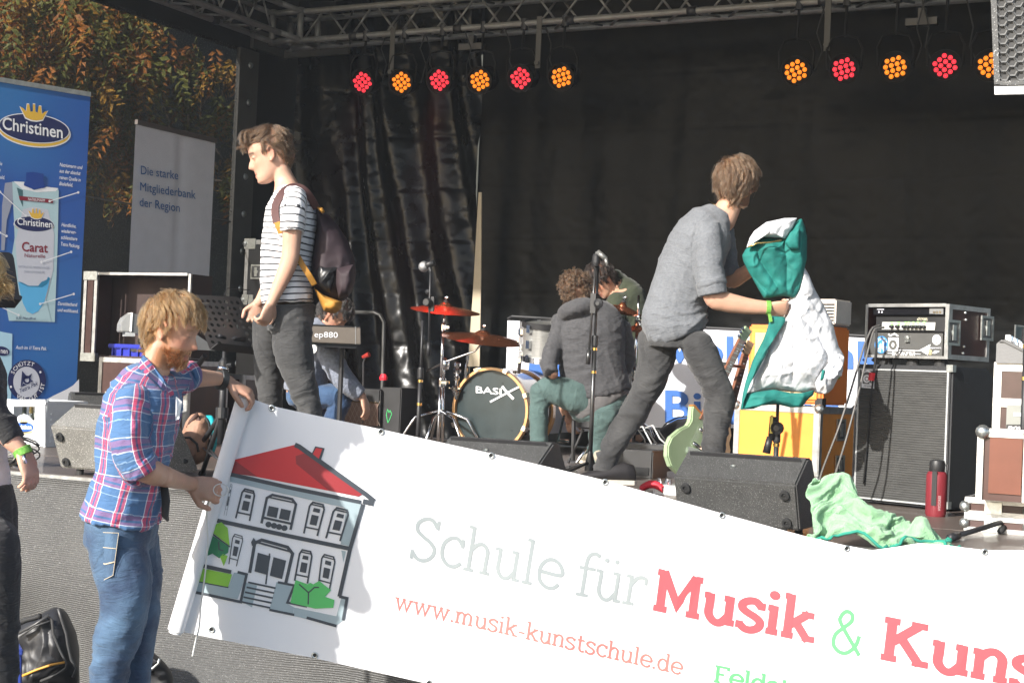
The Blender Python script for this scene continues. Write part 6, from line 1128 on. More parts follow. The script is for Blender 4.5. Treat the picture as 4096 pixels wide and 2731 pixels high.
# cable coil at the far left, brown backpack
rt = thing('cable_coil', 'bundle of thin black and grey cables lying on the stage at the left edge', 'cables', onz(2, 468)); c0 = onz(2, 464)+[0,0,.07]
for k in range(16):
    a0 = random.random()*6; g = MB(); g.tube([c0+np.array([(.16+.03*math.sin(k))*math.cos(a0+t), .08*math.sin(t*1.7+k), (.055+.012*(k % 3))*math.sin(a0+t)+.02*(k % 4)-.03]) for t in np.linspace(0, 5.6, 22)], .0045, 5); g.build('cable', pm('cord_grey', (.22,.21,.18), .5) if k % 3 == 0 else RUB, rt, True, world=True)
bb = lambda *a: z('B', *a); rt = thing('backpack', 'tan brown backpack with a turquoise side standing behind the music stand legs', 'backpack', onz(200, 466)); tanm = pm('tan_canvas', (.36,.20,.13), .7, bump=.5, bscale=200, var=.15); turq = pm('turquoise', (.01,.36,.40), .6)
pillow('bag_body', tanm, rt, bb(1122,1400,1130,1330,1165,1230,1200,1185,1260,1170,1300,1195,1330,1280,1318,1380,1290,1470,1240,1500,1160,1490,1128,1450), 7.75, .11, .1, 1., .012, 9., pw=3)
pillow('turquoise_side', turq, rt, bb(1285,1190,1330,1190,1365,1240,1372,1340,1340,1440,1290,1470,1320,1380,1330,1280), 7.74, .05, .08, 2., .01, 9., pw=3); pillow('front_pocket', tanm, rt, bb(1130,1360,1160,1325,1210,1340,1240,1390,1235,1440,1190,1475,1135,1440), 7.66, .05, .04, 3., .008, 12., pw=3)
g = MB(); g.tube([at(*p, 7.60) for p in bb(1150,1330,1190,1330,1235,1370,1245,1420)], .006, 6); g.tube([at(*p, 7.66) for p in bb(1285,1195,1310,1240,1322,1320,1300,1420)], .006, 6); g.build('zip', RUB, rt, True, world=True); g = MB(); g.tube([at(*p, 7.66) for p in bb(1180,1270,1200,1225,1240,1180,1250,1215,1205,1260,1185,1300)], .012, 6); g.build('carry_loop', pm('strap_brown', (.08,.04,.03), .7), rt, True, world=True)
rt = thing('microphone', 'black microphone lying on the stage floor beside the tan backpack', 'microphone', onz(182, 467)); g = MB(); q = at(*bb(1135,1478), 7.5); g.tube([q, at(*bb(1180,1478), 7.55)], [.024,.016], 10); g.build('mic_body', BLK, rt, True, world=True)
# ================================================================== PEOPLE
def loft_mesh(nodes, n=22, cap=('round','round'), sub=5):
    """nodes: (px, py, Z, a, b) a: half width across in metres seen from the camera, b: half depth"""
    A = np.array([[*at(q[0], q[1], q[2]), q[3], q[4]] for q in nodes]); k = len(A); t = np.linspace(0, k-1, (k-1)*sub+1)
    Q = np.zeros((len(t), 5)); ext = np.vstack([2*A[0]-A[1], A, 2*A[-1]-A[-2]])
    for i, tt in enumerate(t):
        j = min(int(tt), k-2); f = tt-j; p0, p1, p2, p3 = ext[j], ext[j+1], ext[j+2], ext[j+3]
        Q[i] = .5*((2*p1)+(p2-p0)*f+(2*p0-5*p1+4*p2-p3)*f*f+(3*p1-p0-3*p2+p3)*f**3)
    Q[:,3:] = np.maximum(Q[:,3:], .004); C = Q[:,:3]; T = np.gradient(C, axis=0); T /= np.linalg.norm(T, axis=1)[:,None]
    Nn = np.cross(T, FW)
    bad = np.linalg.norm(Nn, axis=1) < .25
    Nn[bad] = UP; Nn /= np.linalg.norm(Nn, axis=1)[:,None]
    for i in range(1, len(Nn)):
        if np.dot(Nn[i], Nn[i-1]) < 0: Nn[i] = -Nn[i]
    D = np.cross(Nn, T); D /= np.linalg.norm(D, axis=1)[:,None]
    rows = []; an = np.arange(n)*2*math.pi/n; ca, sa = np.cos(an), np.sin(an)
    sg = lambda v: np.sign(v)*np.abs(v)**.88
    def ringp(c, nn, d, a, b): return c+sg(ca)[:,None]*a*nn+sg(sa)[:,None]*b*d
    if cap[0] == 'round':
        m = min(Q[0,3], Q[0,4])
        for s in (.95,.75,.4): rows.append(ringp(C[0]-T[0]*m*s*.8, Nn[0], D[0], Q[0,3]*math.sqrt(1-s*s), Q[0,4]*math.sqrt(1-s*s)))
    for i in range(len(t)): rows.append(ringp(C[i], Nn[i], D[i], Q[i,3], Q[i,4]))
    if cap[1] == 'round':
        m = min(Q[-1,3], Q[-1,4])
        for s in (.4,.75,.95): rows.append(ringp(C[-1]+T[-1]*m*s*.8, Nn[-1], D[-1], Q[-1,3]*math.sqrt(1-s*s), Q[-1,4]*math.sqrt(1-s*s)))
    V = np.vstack(rows); r = len(rows)
    Fc = [(i*n+j, i*n+(j+1) % n, (i+1)*n+(j+1) % n, (i+1)*n+j) for i in range(r-1) for j in range(n)]+[tuple(range(n))[::-1], tuple(range((r-1)*n, r*n))]
    return V, Fc, dict(C=C, N=Nn, D=D, T=T, a=Q[:,3], b=Q[:,4], L=np.r_[0, np.cumsum(np.linalg.norm(np.diff(C, axis=0), axis=1))])
def remesh(parts, vox, smooth=2):
    bm = bmesh.new()
    for V, Fc in parts:
        vs = [bm.verts.new(tuple(map(float, p))) for p in V]
        for f in Fc:
            try: bm.faces.new([vs[i] for i in f])
            except ValueError: pass
    bmesh.ops.recalc_face_normals(bm, faces=bm.faces); me = bpy.data.meshes.new('w'); bm.to_mesh(me); bm.free()
    o = bpy.data.objects.new('w', me); COL.objects.link(o); m = o.modifiers.new('r', 'REMESH'); m.mode = 'VOXEL'; m.voxel_size = vox
    if smooth: s = o.modifiers.new('s', 'SMOOTH'); s.iterations = smooth; s.factor = .5
    dg = bpy.context.evaluated_depsgraph_get(); r = bpy.data.meshes.new_from_object(o.evaluated_get(dg)); bpy.data.objects.remove(o); bpy.data.meshes.remove(me); return r
def coords(me): 
    a = np.zeros(len(me.vertices)*3); me.vertices.foreach_get('co', a); return a.reshape(-1, 3)
def normals(me):
    a = np.zeros(len(me.vertices)*3); me.vertex_normals.foreach_get('vector', a); return a.reshape(-1, 3)
def garment(name, lofts, mat, parent, vox=.008, wr=.006, seed=0, smooth=2, extra=()):
    """lofts: list of (nodes, caps, wrinkle weight start, end). Grown together, creased, with cloth coordinates stored per vertex"""
    parts = []; LM = []
    for nodes, cap, w0, w1 in lofts: V, Fc, info = loft_mesh(nodes, cap=cap); parts.append((V, Fc)); LM.append((info, w0, w1))
    me = remesh(parts+list(extra), vox, smooth); P = coords(me); best = np.full(len(P), 1e9); U = np.zeros(len(P)); Vv = np.zeros(len(P)); Wt = np.zeros(len(P)); Li = np.zeros(len(P))
    for k, (I, w0, w1) in enumerate(LM):
        d = np.linalg.norm(P[:,None,:]-I['C'][None], axis=2)/np.minimum(np.maximum(I['a'], I['b']), 1)[None]; j = d.argmin(1); dm = d[np.arange(len(P)), j]
        rel = P-I['C'][j]; along = (rel*I['T'][j]).sum(1); x = (rel*I['N'][j]).sum(1)/I['a'][j]; y = (rel*I['D'][j]).sum(1)/I['b'][j]
        u = np.arctan2(x, -y)*(I['a'][j]+I['b'][j])/2*1.0; v = I['L'][j]+along; w = w0+(w1-w0)*np.clip(v/I['L'][-1], 0, 1); b = dm < best
        U[b], Vv[b], Wt[b], Li[b], best[b] = u[b], v[b], w[b], k, dm[b]
    nn = normals(me); q = np.stack([U*6+Li*7+seed+.8*vn(P+seed+3, 5), Vv*15+U*8*np.sin(Li*2+1)+2.4*vn(P+seed, 5), Li*3], -1)
    wr = wr*1.5; rg = lambda a: np.clip(1-np.abs(vn(a, 1))*2.2, 0, 1)**1.6; f = .45*vn(q*.7, 1.0)+.75*rg(q*[.8,.8,1]+9)+.45*rg(q*[1.3,1.6,1]+3)-.3; P = P+nn*(wr*Wt*f+.0016*fbm(P+seed, 22))[:,None]
    me.vertices.foreach_set('co', (P-rootpos(parent)).ravel()); at_ = me.attributes.new('cloth', 'FLOAT_VECTOR', 'POINT'); at_.data.foreach_set('vector', np.stack([U, Vv, Li], 1).ravel())
    return link(name, me, mat, parent, True)
# heads --------------------------------------------------------------------------------
HZ = np.array([-.121,-.118,-.108,-.09,-.07,-.045,-.02,.0,.025,.05,.08,.105,.12,.127]); HF = np.array([.055,.072,.084,.087,.083,.083,.081,.079,.089,.088,.079,.056,.03,.004]); HB = np.array([.035,.02,.0,-.035,-.062,-.085,-.095,-.1,-.103,-.102,-.092,-.068,-.04,-.004]); HW = np.array([.012,.027,.041,.053,.061,.067,.071,.074,.076,.076,.069,.053,.032,.006])
def headpt(zc, th, off=0.):
    xf, xb, w = np.interp(zc, HZ, HF), np.interp(zc, HZ, HB), np.interp(zc, HZ, HW); c, s = np.cos(th), np.sin(th); e = 2/2.25
    x = (xf+xb)/2+((xf-xb)/2+off)*np.sign(c)*np.abs(c)**e; y = (w+off)*np.sign(s)*np.abs(s)**e*(1-.14*np.clip(c, 0, 1)**2); return np.stack([x, y, zc+0*th], -1)
def headmesh():
    n = 48; zs = np.r_[np.linspace(-.121, .115, 46), .121, .127]; V = []
    for zc in zs:
        th = np.arange(n)*2*math.pi/n; p = headpt(np.full(n, zc), th); y = p[:,1]; fr = np.cos(th) > .15; g = lambda v, m, s: np.exp(-((v-m)/s)**2)
        nose = np.interp(zc, [-.052,-.046,-.036,-.026,.0,.022], [0,.014,.030,.026,.012,0]); ns = np.interp(zc, [-.045,-.03,.02], [.0155,.014,.008])
        d = nose*g(y, 0, ns)+.006*g(zc,-.064,.007)*g(y,0,.022)+.006*g(zc,-.080,.008)*g(y,0,.02)-.003*g(zc,-.072,.0025)*g(y,0,.02)-.004*g(zc,-.092,.007)*g(y,0,.02)+.004*g(zc,-.108,.01)*g(y,0,.016)
        d = d-.011*g(zc,.002,.012)*(g(y,.031,.014)+g(y,-.031,.014))+.004*g(zc,.022,.007)*(g(y,.03,.02)+g(y,-.03,.02))+.004*g(zc,-.03,.016)*(g(y,.042,.016)+g(y,-.042,.016)); p[:,0] += np.where(fr, d, 0); V.append(p)
    V = np.vstack(V); r = len(zs); Fc = [(i*n+j, i*n+(j+1) % n, (i+1)*n+(j+1) % n, (i+1)*n+j) for i in range(r-1) for j in range(n)]+[tuple(range(n))[::-1], tuple(range((r-1)*n, r*n))]
    out = [(V, Fc)]
    for s in (-1,1):      # eyeballs, ears
        g = MB(); g.ball((.068, s*.031, .001), .0118, 12); out.append((np.array(g.v), g.f))
        g = MB(); P = [np.array([-.004-.015*math.cos(a)+.004*math.sin(a)*0-.006*math.sin(a), s*(.077+.012*(1-math.cos(a))/2), -.006+.030*math.sin(a)]) for a in np.linspace(-1.9, 2.6, 14)]; g.tube(P, [.005]+[.0065]*12+[.005], 8); g.box((-.008, s*.076, -.006), (.026,.012,.044)); g.ball((-.0, s*.078, -.032), .009, 8); out.append((np.array(g.v), g.f))
    return out
_HEAD = headmesh()
class Head:
    def __init__(s, px, py, Z, fwd, up, sc):
        f = sum(c*v for c, v in zip(fwd, (RT, FW, UP))); f /= np.linalg.norm(f); u = sum(c*v for c, v in zip(up, (RT, FW, UP))); u = u-f*np.dot(u, f); u /= np.linalg.norm(u)
        s.R = np.stack([f, np.cross(u, f), u], 1); s.o = at(px, py, Z); s.s = sc
    def w(s, P): return s.o+s.s*(np.asarray(P) @ s.R.T)
    def l(s, P): return ((np.asarray(P)-s.o) @ s.R)/s.s
    def parts(s): return [(s.w(V), Fc) for V, Fc in _HEAD]
def hand(Wp, d, n, side, curl, sc=1.0, spread=.12, thumb=.5):
    """palm and five fingers; d: wrist to fingers, n: the way the fingers close, side: +1/-1 thumb side along d x n"""
    d = np.array(d, float); d /= np.linalg.norm(d); n = np.array(n, float); n = n-d*np.dot(n, d); n /= np.linalg.norm(n); s = np.cross(d, n)*side; out = []; W_ = np.array(Wp, float)
    g = MB(); rows = []
    for t, a, b in ((-.012,.024,.018),(.01,.03,.018),(.035,.038,.0165),(.06,.042,.015),(.082,.041,.0125),(.092,.034,.009)):
        rows.append([W_+(d*t+s*a*math.cos(k)+n*b*math.sin(k))*sc for k in np.arange(16)*math.pi/8])
    V = np.vstack(rows); Fc = [(i*16+j, i*16+(j+1) % 16, (i+1)*16+(j+1) % 16, (i+1)*16+j) for i in range(5) for j in range(16)]+[tuple(range(16))[::-1], tuple(range(80,96))]; out.append((V, Fc))
    for i, L_ in enumerate((.070,.078,.073,.058)):
        o = .031-.0205*i; p = W_+(d*.078+s*o-n*.002)*sc; dd = d+s*spread*(1.2-i*.8)*.5; dd /= np.linalg.norm(dd); P = [p-dd*.02*sc, p]; a = 0
        for q, fr in enumerate((.45,.31,.24)):
            a += curl[q]*(1+.08*i); v = dd*math.cos(a)+n*math.sin(a); P.append(P[-1]+v*L_*fr*sc)
        P2 = []; 
        for q in range(len(P)-1): P2 += [P[q], (P[q]+P[q+1])/2]
        P2.append(P[-1]); r0 = .0088*sc*(1 if i < 3 else .88); g = MB(); g.tube(P2, [r0, r0, r0*1.02, r0, r0*1.04, r0*.93, r0*.95, r0*.86, r0*.55][:len(P2)], 9); out.append((np.array(g.v), g.f))
    p = W_+(d*.022+s*.030)*sc; e = d*.62+s*.62+n*.35*thumb; e /= np.linalg.norm(e); e2 = d*.85+n*.6*thumb+s*.05; e2 /= np.linalg.norm(e2); P = [p-e*.015*sc, p+e*.022*sc, p+e*.042*sc, p+(e*.042+e2*.018)*sc, p+(e*.042+e2*.034)*sc, p+(e*.042+e2*.045)*sc]
    g = MB(); g.tube(P, [.013*sc,.0125*sc,.0105*sc,.0102*sc,.0092*sc,.005*sc], 9); out.append((np.array(g.v), g.f)); return out
def skin(name): return pm(name, (1,1,1), .5, var=.06, scale=30, attr='skin', bump=.12, bscale=300, spec=.4)
SKIN = skin('skin'); SKIN.node_tree.nodes['Principled BSDF'].inputs['Subsurface Weight'].default_value = .12; SKIN.node_tree.nodes['Principled BSDF'].inputs['Subsurface Scale'].default_value = .012; SKIN.node_tree.nodes['Principled BSDF'].inputs['Subsurface Radius'].default_value = (1,.35,.2)
def body(parent, lofts, head, extra, base, vox=.0048, beard=None, brow=(.10,.06,.035), lash=(.05,.03,.02), shut=True):
    parts = [loft_mesh(n, cap=('round','round'))[:2] for n in lofts]+list(extra)+(head.parts() if head else [])
    me = remesh(parts, vox, 1); P = coords(me); c = np.tile(np.array(base), (len(P), 1)); c *= (1+.10*fbm(P, 9))[:,None]
    c[:,0] *= 1+.06*vn(P, 26)
    if head:
        q = head.l(P); x, y, zc = q.T; ay = np.abs(y); near = (np.abs(zc) < .135) & (ay < .1) & (np.abs(x) < .13); f = near & (x > .03); g = lambda v, m, s: np.exp(-((v-m)/s)**2)
        def mix(w, col_): 
            w = np.clip(w, 0, 1)[:,None]; c[:] = c*(1-w)+np.array(col_)*w
        mix(.5*f*(g(zc,-.03,.022)*g(ay,.042,.022)+g(zc,-.035,.012)*g(ay,0,.016)), (base[0]*1.02, base[1]*.62, base[2]*.55))
        mix(.4*near*(ay > .074)*(x < .03), (base[0]*1.05, base[1]*.55, base[2]*.45))
        if beard:
            b = near*np.clip((-(zc+.050)-.35*np.clip(.045-x, 0, .1))/.012+.5, 0, 1)*(x > -.005)*(zc > -.15); b = np.maximum(b, near*(x > .05)*g(zc,-.056,.006)*(ay < .03)); sb_ = near*np.clip((x-.0)/.008, 0, 1)*np.clip((.035-x)/.01, 0, 1)*(zc < .01)*(zc > -.1); b = np.maximum(b, sb_*.95)
            mix(b*(.80+.15*vn(P, 160)), beard)
        mix(.8*f*g(zc,-.066,.0045)*(ay < .023)+.85*f*g(zc,-.079,.0055)*(ay < .02), (base[0]*.85, base[1]*.38, base[2]*.36)); mix(.7*f*g(zc,-.0715,.0022)*(ay < .024), (.12,.04,.03))
        mix(.85*f*g(zc, .0245-.25*np.clip(ay-.035, 0, .02), .0048)*(ay > .014)*(ay < .05), brow)
        if not shut: mix(1.0*f*(x > .06)*(((ay-.031)/.0125)**2+((zc-.002)/.0048)**2 < 1), (.75,.72,.68)); mix(1.0*f*(x > .06)*(((ay-.030)/.005)**2+((zc-.002)/.005)**2 < 1), (.03,.04,.05))
        mix(.9*f*g(zc, .0055-.18*np.abs(ay-.031) if not shut else -.001, .0028)*g(ay,.032,.012), lash)
    at_ = me.color_attributes.new('skin', 'FLOAT_COLOR', 'POINT'); at_.data.foreach_set('color', np.c_[np.clip(c, 0, 1), np.ones(len(c))].ravel())
    me.vertices.foreach_set('co', (P-rootpos(parent)).ravel()); return link('body', me, SKIN, parent, True)
def hairmat(name, c):
    if name in _M: return _M[name]
    m = bpy.data.materials.new(name); m.use_nodes = True; nt = m.node_tree; _M[name] = m; h = N(nt, 'ShaderNodeBsdfHairPrincipled'); h.model = 'CHIANG'; h.parametrization = 'COLOR'; hi = N(nt, 'ShaderNodeHairInfo')
    r = N(nt, 'ShaderNodeValToRGB'); r.color_ramp.elements[0].color = (c[0]*.22, c[1]*.21, c[2]*.20, 1); r.color_ramp.elements[1].color = (min(1, c[0]*.60), min(1, c[1]*.60), min(1, c[2]*.58), 1); ca = N(nt, 'ShaderNodeAttribute', attribute_name='clump'); mxr = N(nt, 'ShaderNodeMath', operation='MULTIPLY_ADD'); mxr.inputs[1].default_value = .35; m2r = N(nt, 'ShaderNodeMath', operation='MULTIPLY'); m2r.inputs[1].default_value = .65; nt.links.new(ca.outputs['Fac'], m2r.inputs[0]); nt.links.new(hi.outputs['Random'], mxr.inputs[0]); nt.links.new(m2r.outputs[0], mxr.inputs[2]); nt.links.new(mxr.outputs[0], r.inputs[0]); nt.links.new(r.outputs[0], h.inputs['Color'])
    h.inputs['Roughness'].default_value = .42; h.inputs['Radial Roughness'].default_value = .5; nt.links.new(h.outputs[0], nt.nodes['Material Output'].inputs[0]); m['c'] = c; return m
def hair(parent, head, mat, mask, flow, n, ln, lift, seed, thick=.0006, cap=.012, curl=0., name='hair', kids=26, spread=.0048, extra=()):
    """guide locks follow flow(p) over the scalp where mask(x,y,z) > 0; every lock carries many fine strands"""
    r = np.random.default_rng(seed); guides = list(extra); tries = 0
    while len(guides) < n+len(extra) and tries < n*8:
        tries += 1; zc = r.uniform(-.115, .126); t = r.uniform(0, 2*math.pi); p = headpt(np.array([zc]), np.array([t]))[0]; m = float(mask(*[np.array([v]) for v in p])[0])
        if r.random() > m: continue
        nn = p-np.array([-.01,0,.0]); nn /= np.linalg.norm(nn); f = np.array(flow(p), float)+r.normal(0, .18, 3); f = f-nn*np.dot(f, nn)*.85; f /= np.linalg.norm(f)+1e-9; L_ = ln(p)*r.uniform(.7, 1.15); q = p+nn*r.uniform(.0, cap); pts = [q]; d = f+nn*lift*r.uniform(.4, 1.4); ph = r.uniform(0, 6)
        for i in range(7):
            d = d/np.linalg.norm(d); q = q+d*L_/7; rad = q-np.array([-.01,0,.0]); R0 = np.linalg.norm(rad)
            if curl: d = d+curl*np.array([math.cos(ph+i*1.7), math.sin(ph+i*1.7), math.cos(ph*2+i*1.3)])
            d = d-nn*.12*lift-rad/R0*.14+f*.12+np.array(flow(q))*.10; pts.append(q)
        guides.append(np.array(pts))
    G_ = np.array(guides); k = len(G_); o0 = r.normal(0, 1, (k, kids, 1, 3))*spread; t = np.linspace(0, 1, 8)[None,None,:,None]; wob = r.normal(0, 1, (k, kids, 1, 3))*spread*np.where(r.random((k, kids, 1, 1)) < .08, 2.6, .55)
    S = G_[:,None]+o0*(1-.72*t)+wob*t**2; S = S.reshape(-1, 8, 3); Wd = head.w(S.reshape(-1, 3))-rootpos(parent)
    hc = bpy.data.hair_curves.new(name); hc.add_curves([8]*len(S)); hc.attributes['position'].data.foreach_set('vector', Wd.ravel()); ra_ = hc.attributes.get('radius') or hc.attributes.new('radius', 'FLOAT', 'POINT'); ra_.data.foreach_set('value', np.tile(thick*head.s*np.array([.9,1,1,1,.95,.85,.65,.3]), len(S)))
    cl_ = hc.attributes.new('clump', 'FLOAT', 'CURVE'); cl_.data.foreach_set('value', np.repeat(r.random(k), kids))
    hc.materials.append(mat); o = bpy.data.objects.new(name, hc); COL.objects.link(o); o.parent = parent
    for b in [c for c in COL.objects if c.parent == parent and c.name.startswith('body')]:      # the scalp under the hair takes its colour
        P = coords(b.data)+rootpos(parent); q = head.l(P); near = (np.abs(q) < .14).all(1); m = np.zeros(len(P)); m[near] = mask(*q[near].T); a = b.data.color_attributes['skin']; c = np.zeros(len(P)*4); a.data.foreach_get('color', c); c = c.reshape(-1, 4); w = (m*(.8 if name == 'hair' else .55))[:,None]; c[:,:3] = c[:,:3]*(1-w)+np.array(mat['c'])*.8*w; a.data.foreach_set('color', c.ravel())
    return o
# cloth materials ------------------------------------------------------------------------
def clothmat(name, build, rough=.85, bump=.25, bscale=260, sheen=.15, crease=.6):
    m = bpy.data.materials.new(name); m.use_nodes = True; nt = m.node_tree; b = nt.nodes['Principled BSDF']; L = nt.links.new; b.inputs['Roughness'].default_value = rough; b.inputs['Sheen Weight'].default_value = sheen
    a = N(nt, 'ShaderNodeAttribute', attribute_name='cloth'); s = N(nt, 'ShaderNodeSeparateXYZ'); L(a.outputs['Vector'], s.inputs[0]); tc = N(nt, 'ShaderNodeTexCoord'); c = build(nt, L, s, tc.outputs['Object'])
    nz = N(nt, 'ShaderNodeTexNoise', Scale=14.0, Detail=6.0); L(tc.outputs['Object'], nz.inputs['Vector']); mr = N(nt, 'ShaderNodeMapRange'); mr.inputs[3].default_value = .86; mr.inputs[4].default_value = 1.14; L(nz.outputs[0], mr.inputs[0])
    mx = N(nt, 'ShaderNodeMix', data_type='RGBA', blend_type='MULTIPLY'); mx.inputs[0].default_value = 1; L(c, mx.inputs[6]); L(mr.outputs[0], mx.inputs[7]); L(mx.outputs[2], b.inputs['Base Color'])
    mpc = N(nt, 'ShaderNodeMapping'); mpc.inputs['Scale'].default_value = (9, 34, 5); L(a.outputs['Vector'], mpc.inputs[0]); cn = N(nt, 'ShaderNodeTexNoise', Scale=1.0, Detail=3.0, Distortion=.9); L(mpc.outputs[0], cn.inputs['Vector']); cm = N(nt, 'ShaderNodeMath', operation='SUBTRACT'); cm.inputs[1].default_value = .5; L(cn.outputs[0], cm.inputs[0]); ca = N(nt, 'ShaderNodeMath', operation='ABSOLUTE'); L(cm.outputs[0], ca.inputs[0]); cb = N(nt, 'ShaderNodeBump', Distance=.016, Strength=crease); L(ca.outputs[0], cb.inputs['Height'])
    bn = N(nt, 'ShaderNodeTexNoise', Scale=float(bscale), Detail=2.0); L(tc.outputs['Object'], bn.inputs['Vector']); bp = N(nt, 'ShaderNodeBump', Distance=.003, Strength=bump); L(cb.outputs[0], bp.inputs['Normal']); L(bn.outputs[0], bp.inputs['Height']); L(bp.outputs[0], b.inputs['Normal']); return m
def ramp(nt, L, val, period, stops, off=0.):
    a = N(nt, 'ShaderNodeMath', operation='ADD'); a.inputs[1].default_value = off+10*period; L(val, a.inputs[0]); d = N(nt, 'ShaderNodeMath', operation='DIVIDE'); d.inputs[1].default_value = period; L(a.outputs[0], d.inputs[0]); f = N(nt, 'ShaderNodeMath', operation='FRACT'); L(d.outputs[0], f.inputs[0])
    r = N(nt, 'ShaderNodeValToRGB'); r.color_ramp.interpolation = 'CONSTANT'; el = r.color_ramp.elements
    el[0].position = 0; el[0].color = (*stops[0][1], 1); el[1].position = stops[1][0]; el[1].color = (*stops[1][1], 1)
    for p, c in stops[2:]: e_ = el.new(p); e_.color = (*c, 1)
    L(f.outputs[0], r.inputs[0]); return r.outputs[0]
BL, RE, WH, DB = (.05,.125,.26), (.55,.035,.075), (.78,.76,.78), (.035,.075,.18)
def plaid(nt, L, s, obj):
    a = ramp(nt, L, s.outputs[0], .115, [(0,BL),(.40,WH),(.425,RE),(.53,DB),(.60,RE),(.70,WH),(.725,BL)], .03); b = ramp(nt, L, s.outputs[1], .105, [(0,BL),(.30,WH),(.33,BL),(.36,(.30,.07,.17)),(.50,DB),(.56,(.30,.07,.17)),(.64,WH),(.665,BL),(.86,(.35,.5,.68)),(.885,BL)], .02)
    m = N(nt, 'ShaderNodeMix', data_type='RGBA'); m.inputs[0].default_value = .42; L(a, m.inputs[6]); L(b, m.inputs[7]); return m.outputs[2]
def stripes(nt, L, s, obj): 
    n1 = N(nt, 'ShaderNodeTexNoise', Scale=7.0); L(obj, n1.inputs['Vector']); sc = N(nt, 'ShaderNodeMath', operation='MULTIPLY'); sc.inputs[1].default_value = .008; L(n1.outputs[0], sc.inputs[0]); ad = N(nt, 'ShaderNodeMath', operation='ADD'); L(s.outputs[1], ad.inputs[0]); L(sc.outputs[0], ad.inputs[1])
    return ramp(nt, L, ad.outputs[0], .0275, [(0,(.80,.79,.79)),(.76,(.03,.03,.035))])
def plain(c, c2=None, sc=5., st=None):
    def f(nt, L, s, obj):
        nz = N(nt, 'ShaderNodeTexNoise', Scale=sc, Detail=4.0); L(obj, nz.inputs['Vector']); r = N(nt, 'ShaderNodeValToRGB'); r.color_ramp.elements[0].position = .35; r.color_ramp.elements[0].color = (*c, 1); r.color_ramp.elements[1].position = .68; r.color_ramp.elements[1].color = (*(c2 or c), 1); L(nz.outputs[0], r.inputs[0]); return r.outputs[0]
    return f
PLAID = clothmat('plaid_cotton', plaid); STRIPE = clothmat('striped_jersey', stripes, bump=.15); DENIM = clothmat('blue_denim', plain((.018,.038,.085), (.065,.125,.205), 7.), bump=.35); BDEN = clothmat('black_denim', plain((.022,.022,.023), (.05,.05,.05), 6.)); KNIT = clothmat('grey_knit', plain((.12,.129,.142), (.15,.158,.17), 90.), bump=.7, bscale=170)
HOOD = clothmat('grey_hoodie', plain((.042,.042,.046), (.062,.062,.066), 60.), bump=.4); TEALC = clothmat('teal_trousers', plain((.048,.085,.08), (.075,.125,.118), 5.)); OLIVE = clothmat('olive_hoodie', plain((.022,.030,.014), (.032,.04,.02), 5.)); MARL = clothmat('marl_sweater', plain((.14,.16,.20), (.22,.24,.30), 60.), bump=.4); BLKC = clothmat('black_jersey', plain((.012,.012,.013), (.018,.018,.02))); WHC = clothmat('white_cotton', plain((.74,.73,.78)))
HF_ = 0
def fig(label, foot): return thing('person', label, 'person', foot)
def LN(Z, sc, *rows, dz=0.):
    """rows: px, py, half width px, half depth m, depth offset"""
    return [(r[0], r[1], Z+dz+(r[4] if len(r) > 4 else 0), r[2]*(Z+dz)/F*sc, r[3]) for r in rows]
RR, FF, RF = ('round','round'), ('flat','flat'), ('round','flat'); FRd = ('flat','round')
SK = (.47,.27,.185)
def shoe(parent, heel, toe, mat, sole, name='shoe'):
    h, t = np.array(heel), np.array(toe); d = t-h; L_ = np.linalg.norm(d); d /= L_; u = np.array([0,0,1.]); s = np.cross(d, u); g = MB()
    def rg(x, w, zb, zt, n=14): return [h+d*x+s*w*math.cos(a)+u*((zb+zt)/2+(zt-zb)/2*math.sin(a)) for a in np.arange(n)*2*math.pi/n]
    rows = [rg(-.03,.022,.02,.07), rg(-.02,.034,.016,.10), rg(.03,.038,.016,.115), rg(.08,.038,.016,.10), rg(.14,.043,.016,.075), rg(L_-.05,.046,.016,.06), rg(L_-.01,.036,.016,.045), rg(L_+.01,.014,.018,.032)]; V = np.vstack(rows)
    g.add(V, [(i*14+j, i*14+(j+1) % 14, (i+1)*14+(j+1) % 14, (i+1)*14+j) for i in range(7) for j in range(14)]+[tuple(range(14))[::-1], tuple(range(98,112))]); o = g.build(name, mat, parent, True, world=True)
    g = MB(); pl_ = [h+d*x+s*w+u*.002 for x, w in ((-.034,-.02),(-.02,-.038),(.08,-.042),(L_-.05,-.05),(L_,-.035),(L_+.016,0),(L_,.035),(L_-.05,.05),(.08,.042),(-.02,.038),(-.034,.02))]; g.prism(pl_, (0,0,.022)); g.build('sole', sole, o, world=False, shift=None) if False else None
    g2 = MB(); g2.v = [tuple(np.array(p)) for p in g.v]; g2.f = g.f; g2.mi = g.mi; g2.build('sole', sole, o, world=True); return o
SOLE = pm('sole_rubber', (.55,.50,.42), .7); BSH = pm('shoe_dark', (.03,.03,.032), .6)
def fwdv(a, b, c): return a*RT+b*FW+c*UP
